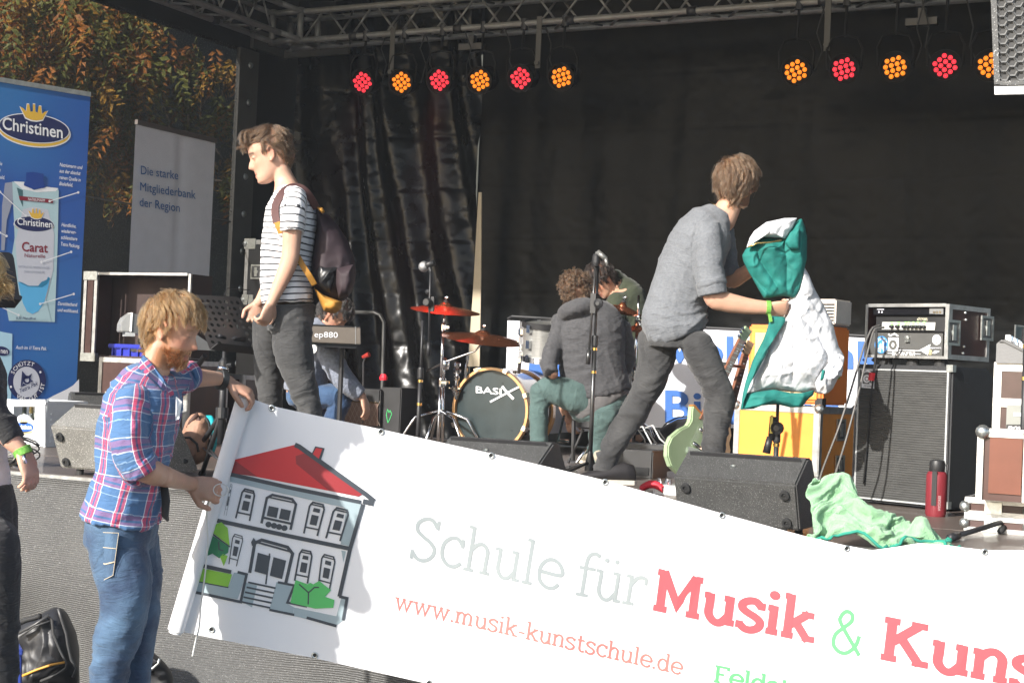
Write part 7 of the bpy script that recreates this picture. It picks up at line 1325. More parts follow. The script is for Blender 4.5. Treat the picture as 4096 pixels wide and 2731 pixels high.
# ---------------------------------------------------------------- man in the checked shirt
Z0 = 4.75; pf0 = at(115, 700, Z0); pf0 = np.array([pf0[0], pf0[1], 0]); M1 = fig('person in a blue and red checked shirt and jeans unrolling the banner', pf0)
H1 = Head(172.5, 328, Z0, (.94,-.10,-.38), (.14,-.05,1), .90)
neck = LN(Z0,1, (162,345,13,.06), (157,362,14,.065), (150,380,16,.08))
nearfa = LN(Z0,1, (133,463,14,.043,-.16), (152,471.5,12,.039,-.145), (174,479,9.2,.032,.05), (191,483.5,7.0,.026,.285))
farfa = LN(Z0,1, (181,379,11,.038,.18), (201,377.5,9.6,.035,.28), (221,378.5,7.0,.028,.37), (229,381.5,7,.024,.40))
torso_in = LN(Z0,1, (149,392,26,.15), (140,420,30,.14), (133,470,27,.13), (125,520,29,.14))
nl_in = LN(Z0,1, (116,535,24,.08,-.07), (125,590,19,.075,-.08), (115,645,16,.06,-.08), (104,720,13,.05,-.07), (100,812,9,.04,-.06)); fl_in = LN(Z0,1, (138,535,18,.08,.09), (142,605,14,.07,.1), (137,680,11,.055,.1), (131,820,9,.04,.1))
ua = LN(Z0,1, (132,404,11,.045,-.15), (131,462,12,.043,-.16)); ua2 = LN(Z0,1, (160,388,11,.045,.1), (182,379,11,.038,.18))
hN = hand(at(190,483.5,5.04), fwdv(.93,.12,-.25), fwdv(.1,.9,-.3), -1, (.75,1.1,.8), 1.0, .05, .9); hF = hand(at(227,381.5,5.14), fwdv(.80,.1,-.42), fwdv(-.45,.2,-.85), -1, (.55,.9,.7), 1.0, .08, .8)
body(M1, [neck, nearfa, farfa, torso_in, nl_in, fl_in, ua, ua2], H1, hN+hF, SK, beard=(.33,.15,.07), brow=(.22,.12,.05), lash=(.10,.06,.04))
hm1 = hairmat('hair_sandy', (.33,.185,.075))
mk1 = lambda x, y, zc: np.clip(np.where(x > .02, (zc-.058)/.012, (zc+.095-1.0*np.clip(x+.03, 0, .1)*1.1)/.012)+.5, 0, 1)*np.where((np.abs(y) > .055) & (x > -.022) & (x < .022) & (zc < .022), 0, 1)
hair(M1, H1, hm1, mk1, lambda p: np.array([.7*(p[2] > .03)+(-.25 if p[0] < -.02 else .15), np.sign(p[1])*.35, -.35 if p[2] > .07 else -1.0]), 420, lambda p: (.036 if p[0] > .03 else .056) if p[2] > .04 else .050, .24, 3, cap=.007)
hair(M1, H1, hairmat('beard_ginger', (.33,.14,.055)), lambda x, y, zc: np.clip((-(zc+.052)-.35*np.clip(.045-x, 0, .1))/.012+.5, 0, 1)*(x > .005)*(zc > -.119)*np.where((x > .07) & (np.abs(y) < .024) & (zc > -.086) & (zc < -.06), 0, 1), lambda p: np.array([.5, 0, -1.0]), 300, lambda p: .017, .5, 4, thick=.0005, cap=.003, name='beard', kids=14, spread=.004)
garment('checked_shirt', [(LN(Z0,1, (155,369,18,.085), (149,382,29,.16), (144,400,36,.205), (139,425,37,.195), (135,450,34.5,.18), (132,475,33,.17), (127,497,35,.18), (123,512,36.5,.185), (121.5,519,37,.19)), FF, .5, 1.2),
    (LN(Z0,1, (134,400,17,.07,-.14), (132,420,18,.072,-.16), (132,440,17,.068,-.17), (135,457,16.5,.064,-.17), (141,470,15.5,.058,-.16)), RF, 1.0, 1.9), (LN(Z0,1, (158,390,17,.075,.08), (172,383,14.5,.062,.16), (186,377.5,14,.058,.20)), RF, 1, 1.2)], PLAID, M1, .0075, .0075, 1.)
g = MB(); cw_ = [at(*q) for q in ((137,366,Z0-.105),(147,375,Z0-.13),(160,388,Z0-.125),(171,399,Z0-.09),(174,393,Z0-.06),(163,378,Z0-.09),(152,364,Z0-.085),(143,354,Z0-.07))]; g.prism(cw_, FW*.012); g.build('collar', PLAID, M1, world=True, bevel=.004)
cme = M1 and [o for o in COL.objects if o.name.startswith('collar')][-1].data; cP = coords(cme); a_ = cme.attributes.new('cloth', 'FLOAT_VECTOR', 'POINT'); a_.data.foreach_set('vector', np.c_[cP @ (RT*.7-UP*.7), cP @ (RT*.7+UP*.7), 0*cP[:,0]].ravel())
for nd in (LN(Z0,1, (136,459,17.5,.068,-.17), (143,472.5,16.5,.062,-.16)), LN(Z0,1, (182,378.6,15,.061,.19), (188.5,376.5,15,.06,.22))): garment('rolled_cuff', [(nd, FF, 1, 1)], PLAID, M1, .006, .004, 5.)
garment('jeans', [(LN(Z0,1, (124.5,505,33,.165), (122,525,34.5,.175), (120,545,33,.17)), FF, .3, .5), (LN(Z0,1, (116,540,27,.105,-.06), (122,565,28,.105,-.075), (126,590,25.5,.10,-.08), (123,615,22.5,.09,-.08), (116,642,20.5,.082,-.085), (109,675,18.5,.078,-.08), (104.5,715,17,.075,-.075), (101,800,16,.075,-.06), (100,826,16,.08,-.06)), RF, .4, 1.8), (LN(Z0,1, (138,540,20,.10,.09), (142.5,580,18.5,.095,.1), (144,612,15.5,.085,.1), (140,645,14,.08,.1), (137,680,13,.075,.1), (132,800,13,.07,.1), (131,824,14,.075,.1)), RF, .4, 1.4)], DENIM, M1, .0078, .007, 2.)
z4 = lambda x, y: (x/6.393, y/6.393+437.5)
put('back_pocket', [flat_mesh([[z4(*p) for p in ((603,592),(762,600),(720,880),(650,918),(612,860))]])], lambda x, y: at(x, y, Z0-.185-.0*x+.055*abs((x-112)/20)**1.5*(1 if x < 112 else .2)), DENIM, M1, 5)
put('pocket_stitching', [stroke([z4(*p) for p in ((607,600),(758,606),(722,876),(650,912),(616,858),(607,600))], .5), stroke([z4(*p) for p in ((590,760),(625,800),(620,780),(670,805),(730,790))], 1.1), stroke([z4(*p) for p in ((590,690),(742,706))], .7)], lambda x, y: at(x, y, Z0-.188+.055*abs((x-112)/20)**1.5*(1 if x < 112 else .2)), col('stitch', (.5,.42,.30)), M1, 4)
put('leather_patch', [flat_mesh([[z4(*p) for p in ((597,452),(692,450),(693,490),(600,493))]])], lambda x, y: at(x, y, Z0-.165+.05*abs((x-113)/18)**1.5*(1 if x < 113 else .2)), col('patch_leather', (.10,.10,.09)), M1, 4)
g = MB(); wc = at(221.5,378.8,Z0+.37); wd = fwdv(.75,.6,-.16); wd /= np.linalg.norm(wd); g.lathe([(.0345,-.012),(.0365,-.01),(.0365,.01),(.0345,.012)], wc, wd, 22); g.build('watch_strap', pm('watch_leather', (.025,.025,.025), .5), M1, 40, world=True); g = MB(); g.lathe([(.019,0),(.019,.009),(.012,.011),(0,.011)], wc+UP*.033+RT*.004, UP*1.0+RT*.1, 16); g.build('watch_case', CHR, M1, True, world=True)
g = MB(); g.prism([at(*q) for q in ((176,396,Z0-.10),(182,401,Z0-.09),(180,408,Z0-.09),(179,418,Z0-.10),(175.5,420,Z0-.10),(177,408,Z0-.11))], FW*.004); g.build('paper_slip', WHT, M1, world=True)
g = MB(); g.tube([at(*q) for q in ((162,470,Z0-.03),(166,500,Z0-.03),(165,515,Z0-.05),(168,520,Z0-.06))], [.012,.014,.012,.004], 6); g.build('placket_edge', BLKC, M1, True, world=True)
shoe(M1, np.array([*at(100,825,Z0-.06)[:2],0]), np.array([*at(100,825,Z0-.06)[:2],0])+fwdv(.25,-.06,0)*[1,1,0], BSH, SOLE); shoe(M1, np.array([*at(131,825,Z0+.1)[:2],0]), np.array([*at(131,825,Z0+.1)[:2],0])+fwdv(.25,-.03,0)*[1,1,0], BSH, SOLE)
# ---------------------------------------------------------------- man in the striped T-shirt
Z0 = 7.15; e_ = lambda x, y: (x/6.97+225, y/6.97+112.5); fz_ = onz(300, 488); M2 = fig('person in a striped T-shirt with a dark backpack walking left along the stage', np.array([*at(290,488,Z0)[:2], STAGE]))
H2 = Head(269.5, 154.5, Z0, (-.97,-.12,-.30), (-.20,-.02,1), 1.04)
def LE(Z, *rows, dz=0.): return [(r[0]/6.97+225, r[1]/6.97+112.5, Z+dz+(r[4] if len(r) > 4 else 0), r[2]/6.97*Z/F, r[3]) for r in rows]
def LF(Z, *rows, dz=0.): return [(r[0]/9.649+237.5, r[1]/9.649+287.5, Z+dz+(r[4] if len(r) > 4 else 0), r[2]/9.649*Z/F, r[3]) for r in rows]
armS = LE(Z0, (478,630,72,.05,-.19), (468,800,66,.047,-.20), (462,930,62,.044,-.20), (448,1030,60,.042,-.20), (410,1130,55,.038,-.20), (360,1240,44,.032,-.20), (322,1325,34,.026,-.20))
armF = LE(Z0, (420,640,60,.05,.19), (380,1000,55,.044,.2), (300,1200,45,.036,.2), (235,1325,34,.028,.2))
hN = hand(at(*e_(322,1325), Z0-.2), fwdv(-.33,-.1,-1), fwdv(-.75,.5,.2), 1, (.7,.75,.5), .98, .07, .4); hF = hand(at(*e_(232,1325), Z0+.2), fwdv(-.25,.0,-1), fwdv(.3,-.9,0), 1, (.8,.9,.6), .95, .06, .4)
body(M2, [LE(Z0, (385,400,66,.055), (415,470,72,.058), (435,540,95,.09)), armS, armF, LE(Z0, (450,600,105,.16), (430,900,120,.13), (425,1250,120,.13)), LF(Z0, (530,300,150,.085,-.07), (540,650,120,.07,-.08), (660,1000,90,.055,-.08), (715,1850,50,.04,-.08)), LF(Z0, (300,350,120,.08,.09), (300,900,95,.06,.09), (330,1850,50,.04,.09))], H2, hN+hF, (.50,.30,.215), brow=(.03,.017,.010), lash=(.02,.01,.008))
hm2 = hairmat('hair_brown', (.13,.075,.04))
mk2 = lambda x, y, zc: np.clip(np.where(x > .025, (zc-.062)/.012, np.where(x > -.03, (zc-.012-.0*x)/.012, (zc+.075-.9*(x+.10))/.015))+.5, 0, 1)
fr_ = []
for k in range(90):   # the fringe swept up and forward over the forehead
    y = random.uniform(-.048,.052); p0 = np.array([.050+random.uniform(-.035,.012), y, .100+random.uniform(-.012,.012)]); P = np.array([p0, p0+[.022,.004,.014], p0+[.040,.008,.012], p0+[.050,.012,-.004-.3*abs(y)+random.uniform(-.006,.006)]]); tt = np.linspace(0, 3, 8); fr_.append(np.stack([np.interp(tt, range(4), P[:,q]) for q in range(3)], 1))
hair(M2, H2, hm2, mk2, lambda p: np.array([1.0 if p[2] > .06 and p[0] > -.05 else (.25 if p[0] > 0 else -.55), np.sign(p[1])*.12+.25*(p[2] > .08), .45 if (p[2] > .06 and p[0] > .0) else (-.25 if p[2] > .06 else -1.0)]), 420, lambda p: .05 if p[2] > .07 else .026, .20, 11, cap=.007, extra=fr_)
garment('striped_t_shirt', [(LE(Z0, (448,508,62,.075), (452,548,108,.13), (460,600,132,.19), (463,690,172,.20), (450,850,180,.18), (428,1000,174,.165), (422,1150,176,.165), (428,1270,182,.17), (432,1325,176,.165)), FF, .2, 1.1), (LE(Z0, (485,600,84,.08,-.15), (475,700,88,.08,-.19), (468,830,84,.075,-.2)), RF, .6, .8), (LE(Z0, (440,600,80,.08,.16), (400,820,80,.075,.2)), RF, .6, .8)], STRIPE, M2, .0078, .0062, 3.)
garment('black_jeans', [(LF(Z0, (500,165,255,.155), (505,290,225,.165), (500,420,200,.16)), FF, .2, .5), (LF(Z0, (525,350,190,.10,-.06), (533,600,188,.10,-.08), (578,800,160,.09,-.08), (655,1000,128,.078,-.08), (697,1180,120,.075,-.08), (715,1500,108,.075,-.08), (720,1880,100,.075,-.08)), RF, .4, 1.7), (LF(Z0, (300,340,150,.10,.09), (292,560,142,.10,.09), (300,850,136,.085,.09), (315,1080,122,.078,.09), (325,1500,105,.075,.09), (330,1880,100,.075,.09)), RF, .4, 1.6)], BDEN, M2, .0078, .008, 4.)
for px, dz in ((312,-.08), (271.5,.09)): q = at(px, 486, Z0+dz); q[2] = STAGE; shoe(M2, q+fwdv(.06,0,0)*[1,1,0], q+fwdv(-.2,0,0)*[1,1,0], BSH, SOLE)
BP = thing('backpack', 'dark plum backpack with a mustard base on the back of the striped T-shirt', 'backpack', at(*e_(740,1000), Z0)); bpm = pm('plum_canvas', (.028,.016,.020), .7, bump=.4, bscale=220, var=.2); must = pm('mustard_canvas', (.42,.20,.03), .7, bump=.4, bscale=220)
pe = lambda *a: z('E', *a)
pillow('bag_body', bpm, BP, pe(632,655,665,668,700,690,780,775,850,880,900,1000,915,1120,885,1250,835,1310,760,1318,690,1300,640,1235,606,1160,596,1080,622,900,638,750), Z0+.02, .15, .15, 1., .012, 8., pw=3.2); pillow('mustard_base', must, BP, pe(618,1215,690,1268,820,1318,806,1372,770,1396,735,1397,690,1385,660,1320), Z0+.0, .145, .14, 2., .008, 9., pw=4); pillow('front_pocket', bpm, BP, pe(760,1060,830,1060,900,1050,905,1180,860,1280,790,1300,765,1200), Z0-.02, .13, .1, 3., .012, 9., pw=4); pillow('mesh_pocket', pm('bag_black', (.012,.012,.013), .4), BP, pe(660,1060,720,1062,790,1075,760,1180,735,1255,690,1240,640,1190,640,1100), Z0-.10, .045, .04, 5., .012, 14., pw=4); pillow('mustard_loop', must, BP, pe(640,655,680,660,698,690,680,705,650,680), Z0-.1, .03, .03, 6., .004, 10., rings=8, m=40)
def strap(name, pts, w, mat, par):
    P = np.array([at(*e_(x, y), Z0+d) for x, y, d in pts]); t = np.linspace(0, len(P)-1, 36); Q = np.stack([np.interp(t, range(len(P)), P[:,k]) for k in range(3)], 1)
    for _ in range(4): Q[1:-1] = (Q[:-2]+2*Q[1:-1]+Q[2:])/4
    T_ = np.gradient(Q, axis=0); T_ /= np.linalg.norm(T_, axis=1)[:,None]; S_ = np.cross(T_, FW*.8+UP*.0); S_ /= np.linalg.norm(S_, axis=1)[:,None]; g = MB()
    rows = np.stack([Q+S_*w/2-FW*.006, Q-S_*w/2-FW*.006, Q-S_*w/2+FW*.008, Q+S_*w/2+FW*.008], 1); m = len(Q); g.add(rows.reshape(-1,3), [(i*4+j, i*4+(j+1) % 4, (i+1)*4+(j+1) % 4, (i+1)*4+j) for i in range(m-1) for j in range(4)]+[(0,1,2,3),(m*4-4,m*4-3,m*4-2,m*4-1)]); return g.build(name, mat, par, 60, world=True)
strap('shoulder_strap', [(640,668,-.06),(592,580,-.13),(545,528,-.155),(490,512,-.165),(430,528,-.19),(382,580,-.215),(352,640,-.22),(346,700,-.22),(362,770,-.225)], .034, pm('strap_plum', (.10,.045,.042), .7), BP); strap('strap_end', [(362,762,-.226),(375,800,-.226),(392,838,-.222)], .026, must, BP); strap('lower_strap', [(505,1000,-.172),(545,1070,-.178),(585,1130,-.17),(625,1200,-.14)], .026, must, BP)
# ---------------------------------------------------------------- man in the grey sweater
Z0 = 7.6; M3 = fig('person in a grey sweater striding right and holding up a white and teal jacket', np.array([*at(650,494,Z0)[:2], STAGE]))
def LH(Z, *rows, dz=0.): return [(r[0]/6.602+587.5, r[1]/6.602+137.5, Z+dz+(r[4] if len(r) > 4 else 0), r[2]/6.602*Z/F, r[3]) for r in rows]
def LI(Z, *rows, dz=0.): return [(r[0]/7.84+575, r[1]/7.84+300, Z+dz+(r[4] if len(r) > 4 else 0), r[2]/7.84*Z/F, r[3]) for r in rows]
h_ = lambda x, y: (x/6.602+587.5, y/6.602+137.5)
H3 = Head(*h_(985,292), Z0, (.80,.52,-.16), (.06,.0,1), .99)
arN = LH(Z0, (785,720,55,.04,-.14), (810,860,64,.044,-.19), (835,1040,72,.044,-.2), (900,1078,66,.042,-.2), (990,1098,58,.038,-.2), (1090,1113,49,.032,-.2), (1190,1120,42,.027,-.2)); arF = LH(Z0, (890,700,50,.04,.12), (930,860,56,.042,.16), (950,935,58,.042,.14), (1020,905,50,.036,.08), (1090,860,44,.03,.0))
hN = hand(at(*h_(1190,1120), Z0-.2), fwdv(1,-.05,-.05), fwdv(.1,.75,.5), -1, (.8,1.25,.9), 1.0, .06, .8); hF = hand(at(*h_(1095,858), Z0), fwdv(.9,.0,.4), fwdv(.1,-.9,.0), 1, (.6,.9,.7), 1.0, .06, .8)
body(M3, [LH(Z0, (960,400,72,.06,.02), (925,470,82,.062), (885,540,95,.08)), arN, arF, LH(Z0, (800,620,130,.15), (680,860,140,.13), (600,1150,140,.13)), LI(Z0, (620,330,100,.085,.05), (520,780,75,.065,.05), (300,1180,55,.05,.05), (235,1370,45,.045,.05)), LI(Z0, (975,380,95,.085,-.1), (1135,760,75,.065,-.1), (1085,1250,55,.05,-.1), (1075,1520,45,.045,-.1))], H3, hN+hF, (.48,.28,.195), beard=(.12,.06,.03))
hm3 = hairmat('hair_brown_long', (.19,.11,.06))
mk3 = lambda x, y, zc: np.clip(np.where(x > .03, (zc-.03)/.012, np.where(x > -.0, (zc+.055)/.012, (zc+.11)/.01))+.5, 0, 1)
hair(M3, H3, hm3, mk3, lambda p: np.array([.4 if p[2] > .06 else -.15, np.sign(p[1]+.0)*.25, -.45 if p[2] > .085 else -1.0]), 520, lambda p: .068, .24, 21, cap=.012, curl=.16)
garment('grey_sweater', [(LH(Z0, (868,478,80,.085), (835,530,125,.13), (800,580,165,.18), (738,700,203,.195), (672,850,203,.18), (622,980,197,.17), (590,1090,202,.17), (576,1180,216,.18), (588,1262,212,.178), (606,1315,180,.16)), FF, .3, 1.2), (LH(Z0, (790,620,95,.085,-.13), (793,760,96,.085,-.17), (808,890,94,.08,-.19), (822,985,90,.075,-.2)), RF, .7, 1.2), (LH(Z0, (890,620,80,.085,.13), (925,760,62,.075,.16), (940,880,62,.07,.15)), RF, .7, 1.2)], KNIT, M3, .008, .0065, 5.)
for nd in (LH(Z0, (812,945,97,.082,-.195), (828,1038,93,.078,-.2)), LH(Z0, (935,860,66,.075,.15), (948,915,64,.07,.145))): garment('turned_cuff', [(nd, FF, .6, .8)], KNIT, M3, .0065, .003, 6.)
garment('black_trousers', [(LI(Z0, (775,225,180,.13), (772,300,205,.145), (768,370,215,.15)), FF, .2, .5), (LI(Z0, (640,300,150,.105,.05), (640,440,150,.11,.05), (598,600,126,.10,.05), (540,740,108,.088,.05), (455,880,106,.082,.05), (365,1030,98,.078,.05), (285,1190,90,.072,.05), (232,1310,88,.07,.05), (222,1375,82,.07,.05)), RF, .4, 1.7), (LI(Z0, (945,330,120,.105,-.1), (1000,450,128,.105,-.1), (1070,600,116,.095,-.1), (1135,760,113,.088,-.1), (1118,900,104,.08,-.1), (1095,1050,94,.075,-.1), (1082,1220,87,.072,-.1), (1078,1520,80,.07,-.1)), RF, .4, 1.5)], BDEN, M3, .008, .0075, 7.)
g = MB(); wc = at(*h_(1193,1120), Z0-.2); wd = fwdv(1,0,-.04); wd /= np.linalg.norm(wd); g.lathe([(.033,-.011),(.0345,-.01),(.0345,.01),(.033,.011)], wc, wd, 20); g.prism([at(*h_(1190,1160), Z0-.24), at(*h_(1212,1162), Z0-.24), at(*h_(1222,1210), Z0-.24), at(*h_(1200,1218), Z0-.24)], FW*.003); g.build('green_wristband', pm('wristband_green', (.13,.33,.05), .7, var=.5, scale=120), M3, world=True)
g = MB(); g.tube([at(*h_(x,y), Z0+d) for x, y, d in ((800,412,-.03),(850,450,-.068),(880,490,-.072),(900,520,-.06))], .0016, 5); g.build('thin_chain', BRASS, M3, True, world=True)
redsh = pm('shoe_dark_canvas', (.014,.012,.013), .7); q = at(*z('I',235,1395), Z0+.05); q[2] = STAGE+.055; q0 = q.copy(); s1 = shoe(M3, q0+fwdv(.12,-.02,0)*[1,1,0], q0+fwdv(-.14,-.05,0)*[1,1,0], redsh, SOLE)
q = at(*z('I',1076,1530), Z0-.1); q[2] = STAGE; shoe(M3, q+fwdv(-.06,.0,0)*[1,1,0], q+fwdv(.2,.05,0)*[1,1,0], redsh, SOLE)
# the jacket he holds
Zj = Z0-.16; JK = thing('jacket', 'white quilted jacket with teal lining held up by the person in grey', 'jacket', at(790, 330, Zj))
QW = pm('white_quilting', (.56,.57,.59), .7, var=.06, bump=.4, bscale=60); TL_ = pm('teal_cloth', (.006,.145,.125), .8, bump=.5, bscale=60, var=.25); hI = lambda *a: z('I', *a); hH = lambda *a: z('H', *a)
def gather(cx, cy, n, amp, reach):      # folds that run together at the hand
    def f(p, W_):
        dx, dy = p[:,0]-cx, p[:,1]-cy; d = np.hypot(dx, dy); a = np.arctan2(dx, dy); return amp*np.clip(d/reach, .25, 1.2)*(np.abs(np.sin(a*n+2.2*vn(W_, 5)))**.7-.5)
    return f
_hx, _hy = h_(1335, 1110); fj = gather(_hx, _hy, 5.5, .034, 60); fj2 = gather(_hx, _hy, 7.0, .036, 60)
pillow('quilted_body', QW, JK, hH(1330,1060,1400,960,1428,845,1462,900,1500,1000,1560,1100,1620,1230,1658,1380)+hI(2108,430,2100,560,2060,610,2020,690,1980,728,1920,735,1870,715,1800,722,1640,712,1560,698,1335,735,1370,610,1450,460,1560,270,1640,130), Zj+.03, .09, .06, 3., .018, 8., fold=fj, round_=1, m=300, rings=66, quilt=.004)
pillow('sleeve_end', QW, JK, hI(1930,560,2000,470,2080,410,2112,440,2090,590,2040,620,2010,700,1960,735,1900,720,1880,650), Zj-.05, .06, .05, 6., .026, 14., round_=1, m=180, rings=40, quilt=.004); pillow('cuff_tab', TL_, JK, hI(1935,545,1960,540,1955,620,1920,630), Zj-.115, .015, .02, 2., .003, 9., rings=8, m=40)
pillow('teal_waistband', TL_, JK, hI(1333,728,1440,712,1560,697,1700,725,1800,722,1875,700,1872,740,1830,770,1780,835,1690,838,1580,812,1440,825,1400,848,1330,852,1295,855,1310,790), Zj-.03, .045, .05, 8., .012, 8., round_=1, m=130)
pillow('teal_front_edge', TL_, JK, hH(1212,1175,1305,1180,1310,1210)+hI(1560,300,1470,480,1380,640,1340,735,1318,800,1300,850,1312,740,1335,640,1390,470,1480,300), Zj-.055, .03, .03, 9., .01, 9., round_=1); pillow('hood_lining', TL_, JK, hH(1022,775,1045,735,1130,662,1200,655,1285,668,1330,600,1400,535,1416,533,1436,590,1450,660,1446,800,1420,920,1398,1010,1365,1055,1300,1045,1250,1050,1165,1062,1100,950,1060,880,1030,820), Zj-.02, .065, .06, 11., .016, 8., fold=fj2, round_=1, m=220, rings=46)
pillow('hood_quilting', QW, JK, hH(1048,727,1070,660,1100,615,1180,556,1300,530,1385,528,1350,600,1306,666,1270,658,1140,653,1090,690), Zj-.07, .05, .05, 13., .012, 9., round_=1, m=200, rings=44, quilt=.0042); pillow('white_side', QW, JK, hH(1400,1000,1428,845,1470,920,1500,1010,1480,1060,1420,1080,1365,1070), Zj-.0, .05, .04, 4., .012, 9., round_=1)
g = MB(); g.tube([at(*p, Zj-.135) for p in hH(1060,722,1120,695,1200,690,1280,678)], .004, 6); g.build('zip', BRASS, JK, True, world=True); pillow('collar_flap', TL_, JK, hH(1340,620,1400,590,1400,740,1330,735,1300,690), Zj-.10, .02, .03, 3., .01, 9., rings=10, m=60)
# ---------------------------------------------------------------- seated drummer, his helper, the kneeling man
def LG_(Z, *rows): return [(r[0]/6.272+400, r[1]/6.272+237.5, Z+(r[4] if len(r) > 4 else 0), r[2]/6.272*Z/F, r[3]) for r in rows]
Z0 = 10.3; g_ = lambda x, y: (x/6.272+400, y/6.272+237.5); base = at(*g_(1230,1400), Z0); M4 = fig('person with curly hair in a grey hoodie, seated at the drums with back turned', np.array([base[0], base[1], STAGE]))
H4 = Head(*g_(1098,338), Z0+.05, (-.25,.85,-.45), (-.05,.35,.9), 1.04)
lthigh = LG_(Z0, (1230,1020,112,.09,-.05), (1090,985,106,.09,-.1), (970,955,90,.08,-.1), (905,945,72,.075,-.1)); lshin = LG_(Z0, (885,955,68,.07,-.1), (872,1080,60,.065,-.08), (868,1290,56,.06,-.05), (862,1440,52,.06,-.05)); rthigh = LG_(Z0, (1270,1030,100,.10,0), (1285,1110,92,.09,-.1)); rshin = LG_(Z0, (1275,1130,85,.085,-.1), (1245,1290,66,.065,-.06), (1235,1440,58,.06,-.06))
body(M4, [LG_(Z0, (1110,390,55,.06,.03), (1130,450,70,.08)), LG_(Z0, (1180,520,130,.13), (1200,750,150,.13), (1230,980,150,.14)), LG_(Z0, (1010,560,40,.05), (950,760,36,.045,-.1), (960,860,32,.04,-.15)), LG_(Z0, (1190,1010,45,.05,-.05), (900,950,36,.04,-.1)), LG_(Z0, (884,960,34,.04,-.1), (870,1080,30,.035,-.08), (862,1430,24,.03,-.05)), LG_(Z0, (1275,1120,40,.05,-.1), (1245,1290,30,.035,-.06), (1235,1430,26,.03,-.06)), LG_(Z0, (1020,1060,26,.034,.2), (1060,1150,24,.03,.2))], H4, hand(at(*g_(1060,1130), Z0+.2), fwdv(.2,.1,-1), fwdv(.5,.6,0), 1, (.5,.6,.5)), SK, vox=.0065)
hair(M4, H4, hairmat('hair_curly', (.14,.085,.05)), lambda x, y, zc: np.clip(np.where(x > .03, (zc-.04)/.012, (zc+.10)/.012)+.5, 0, 1), lambda p: np.array([0, np.sign(p[1])*.4, -.6]), 330, lambda p: .065, .8, 31, cap=.02, curl=.8)
garment('grey_hoodie', [(LG_(Z0, (1150,425,95,.10), (1175,480,170,.15), (1195,560,212,.18), (1198,700,208,.18), (1210,850,210,.18), (1228,950,214,.18), (1235,985,210,.18)), FF, .3, 1.), (LG_(Z0, (1010,530,62,.08), (965,680,52,.07,-.06), (935,790,50,.065,-.12), (955,860,46,.06,-.16)), RF, .8, 1.3), (LG_(Z0, (1390,560,60,.08,.05), (1420,760,55,.07,.1), (1350,900,50,.06,.2)), RF, .8, 1.2), (LG_(Z0, (1030,470,40,.06,-.05), (1090,440,52,.08,-.12), (1160,425,52,.08,-.13), (1215,435,42,.06,-.08)), RR, .5, .5)], HOOD, M4, .0105, .008, 11.)
garment('grey_undershirt', [(LG_(Z0, (1235,965,205,.172), (1240,1020,198,.172), (1262,1062,178,.165)), FF, .4, .6)], clothmat('undershirt_grey', plain((.11,.105,.105))), M4, .0105, .006, 12.); garment('teal_trousers', [(lthigh, RR, .6, .8), (lshin, RF, .7, 1.4), (rthigh, RR, .5, .8), (rshin, RF, .7, 1.3), (LG_(Z0, (1235,1000,185,.16), (1245,1060,190,.16)), RR, .3, .3)], TEALC, M4, .0095, .0055, 13.)
for px, py, dz in ((862,1440,-.05), (1240,1440,-.06)): q = at(*g_(px, py), Z0+dz); q[2] = STAGE; shoe(M4, q+fwdv(0,-.05,0)*[1,1,0], q+fwdv(-.1,.2,0)*[1,1,0], pm('shoe_beige', (.30,.27,.21), .8), SOLE)
st = thing('drum_stool', 'round black drum stool under the seated person in the grey hoodie', 'stool', np.array([base[0], base[1]+.02, STAGE])); zt_s = at(*g_(1240,1085), Z0)[2]-STAGE-.06; g = MB(); g.lathe([(.14,-.06),(.155,-.05),(.155,-.01),(.14,0)], (0,0,zt_s), n=24); g.build('seat', BLK, st, 40); g = MB(); g.tube([(0,0,.15), (0,0,zt_s-.05)], .016, 8); g.build('post', CHR, st, True)
for a in (.3,2.4,4.5): g = MB(); g.tube([(0,0,.22), (.24*math.cos(a),.24*math.sin(a),.012)], .011, 6); g.build('leg', CHR, st, True)
Z0 = 11.7; base = at(*g_(1440,1150), Z0); M5 = fig('person in an olive green hoodie bending over the drums, face in shadow', np.array([base[0], base[1], STAGE])); H5 = Head(*g_(1262,262), Z0-.05, (-.62,-.35,-.72), (-.50,-.25,.80), 1.05)
bt_ = lambda r0, r1: LG_(Z0, r0, r1)
body(M5, [LG_(Z0, (1310,300,60,.065), (1370,330,75,.08,.02)), LG_(Z0, (1410,380,110,.14), (1440,650,110,.13), (1450,800,110,.13)), LG_(Z0, (1440,820,60,.08,-.05), (1440,1250,40,.05,-.05)), LG_(Z0, (1480,820,60,.08,.12), (1490,1250,40,.05,.12)), LG_(Z0, (1350,420,40,.05,-.1), (1310,620,36,.045,-.2))], H5, hand(at(*g_(1310,620), Z0-.2), fwdv(-.2,-.2,-1), fwdv(-.5,.5,0), 1, (.4,.5,.4)), SK, vox=.0075)
hair(M5, H5, hairmat('hair_dark', (.028,.016,.012)), lambda x, y, zc: np.clip(np.where(x > .03, (zc-.04)/.012, np.where(x > -.03, (zc-.0)/.012, (zc+.09)/.012))+.5, 0, 1), lambda p: np.array([.5 if p[2] > .05 else 0, np.sign(p[1])*.2, -.6]), 220, lambda p: .055, .6, 41, cap=.018, curl=.3, thick=.0009)
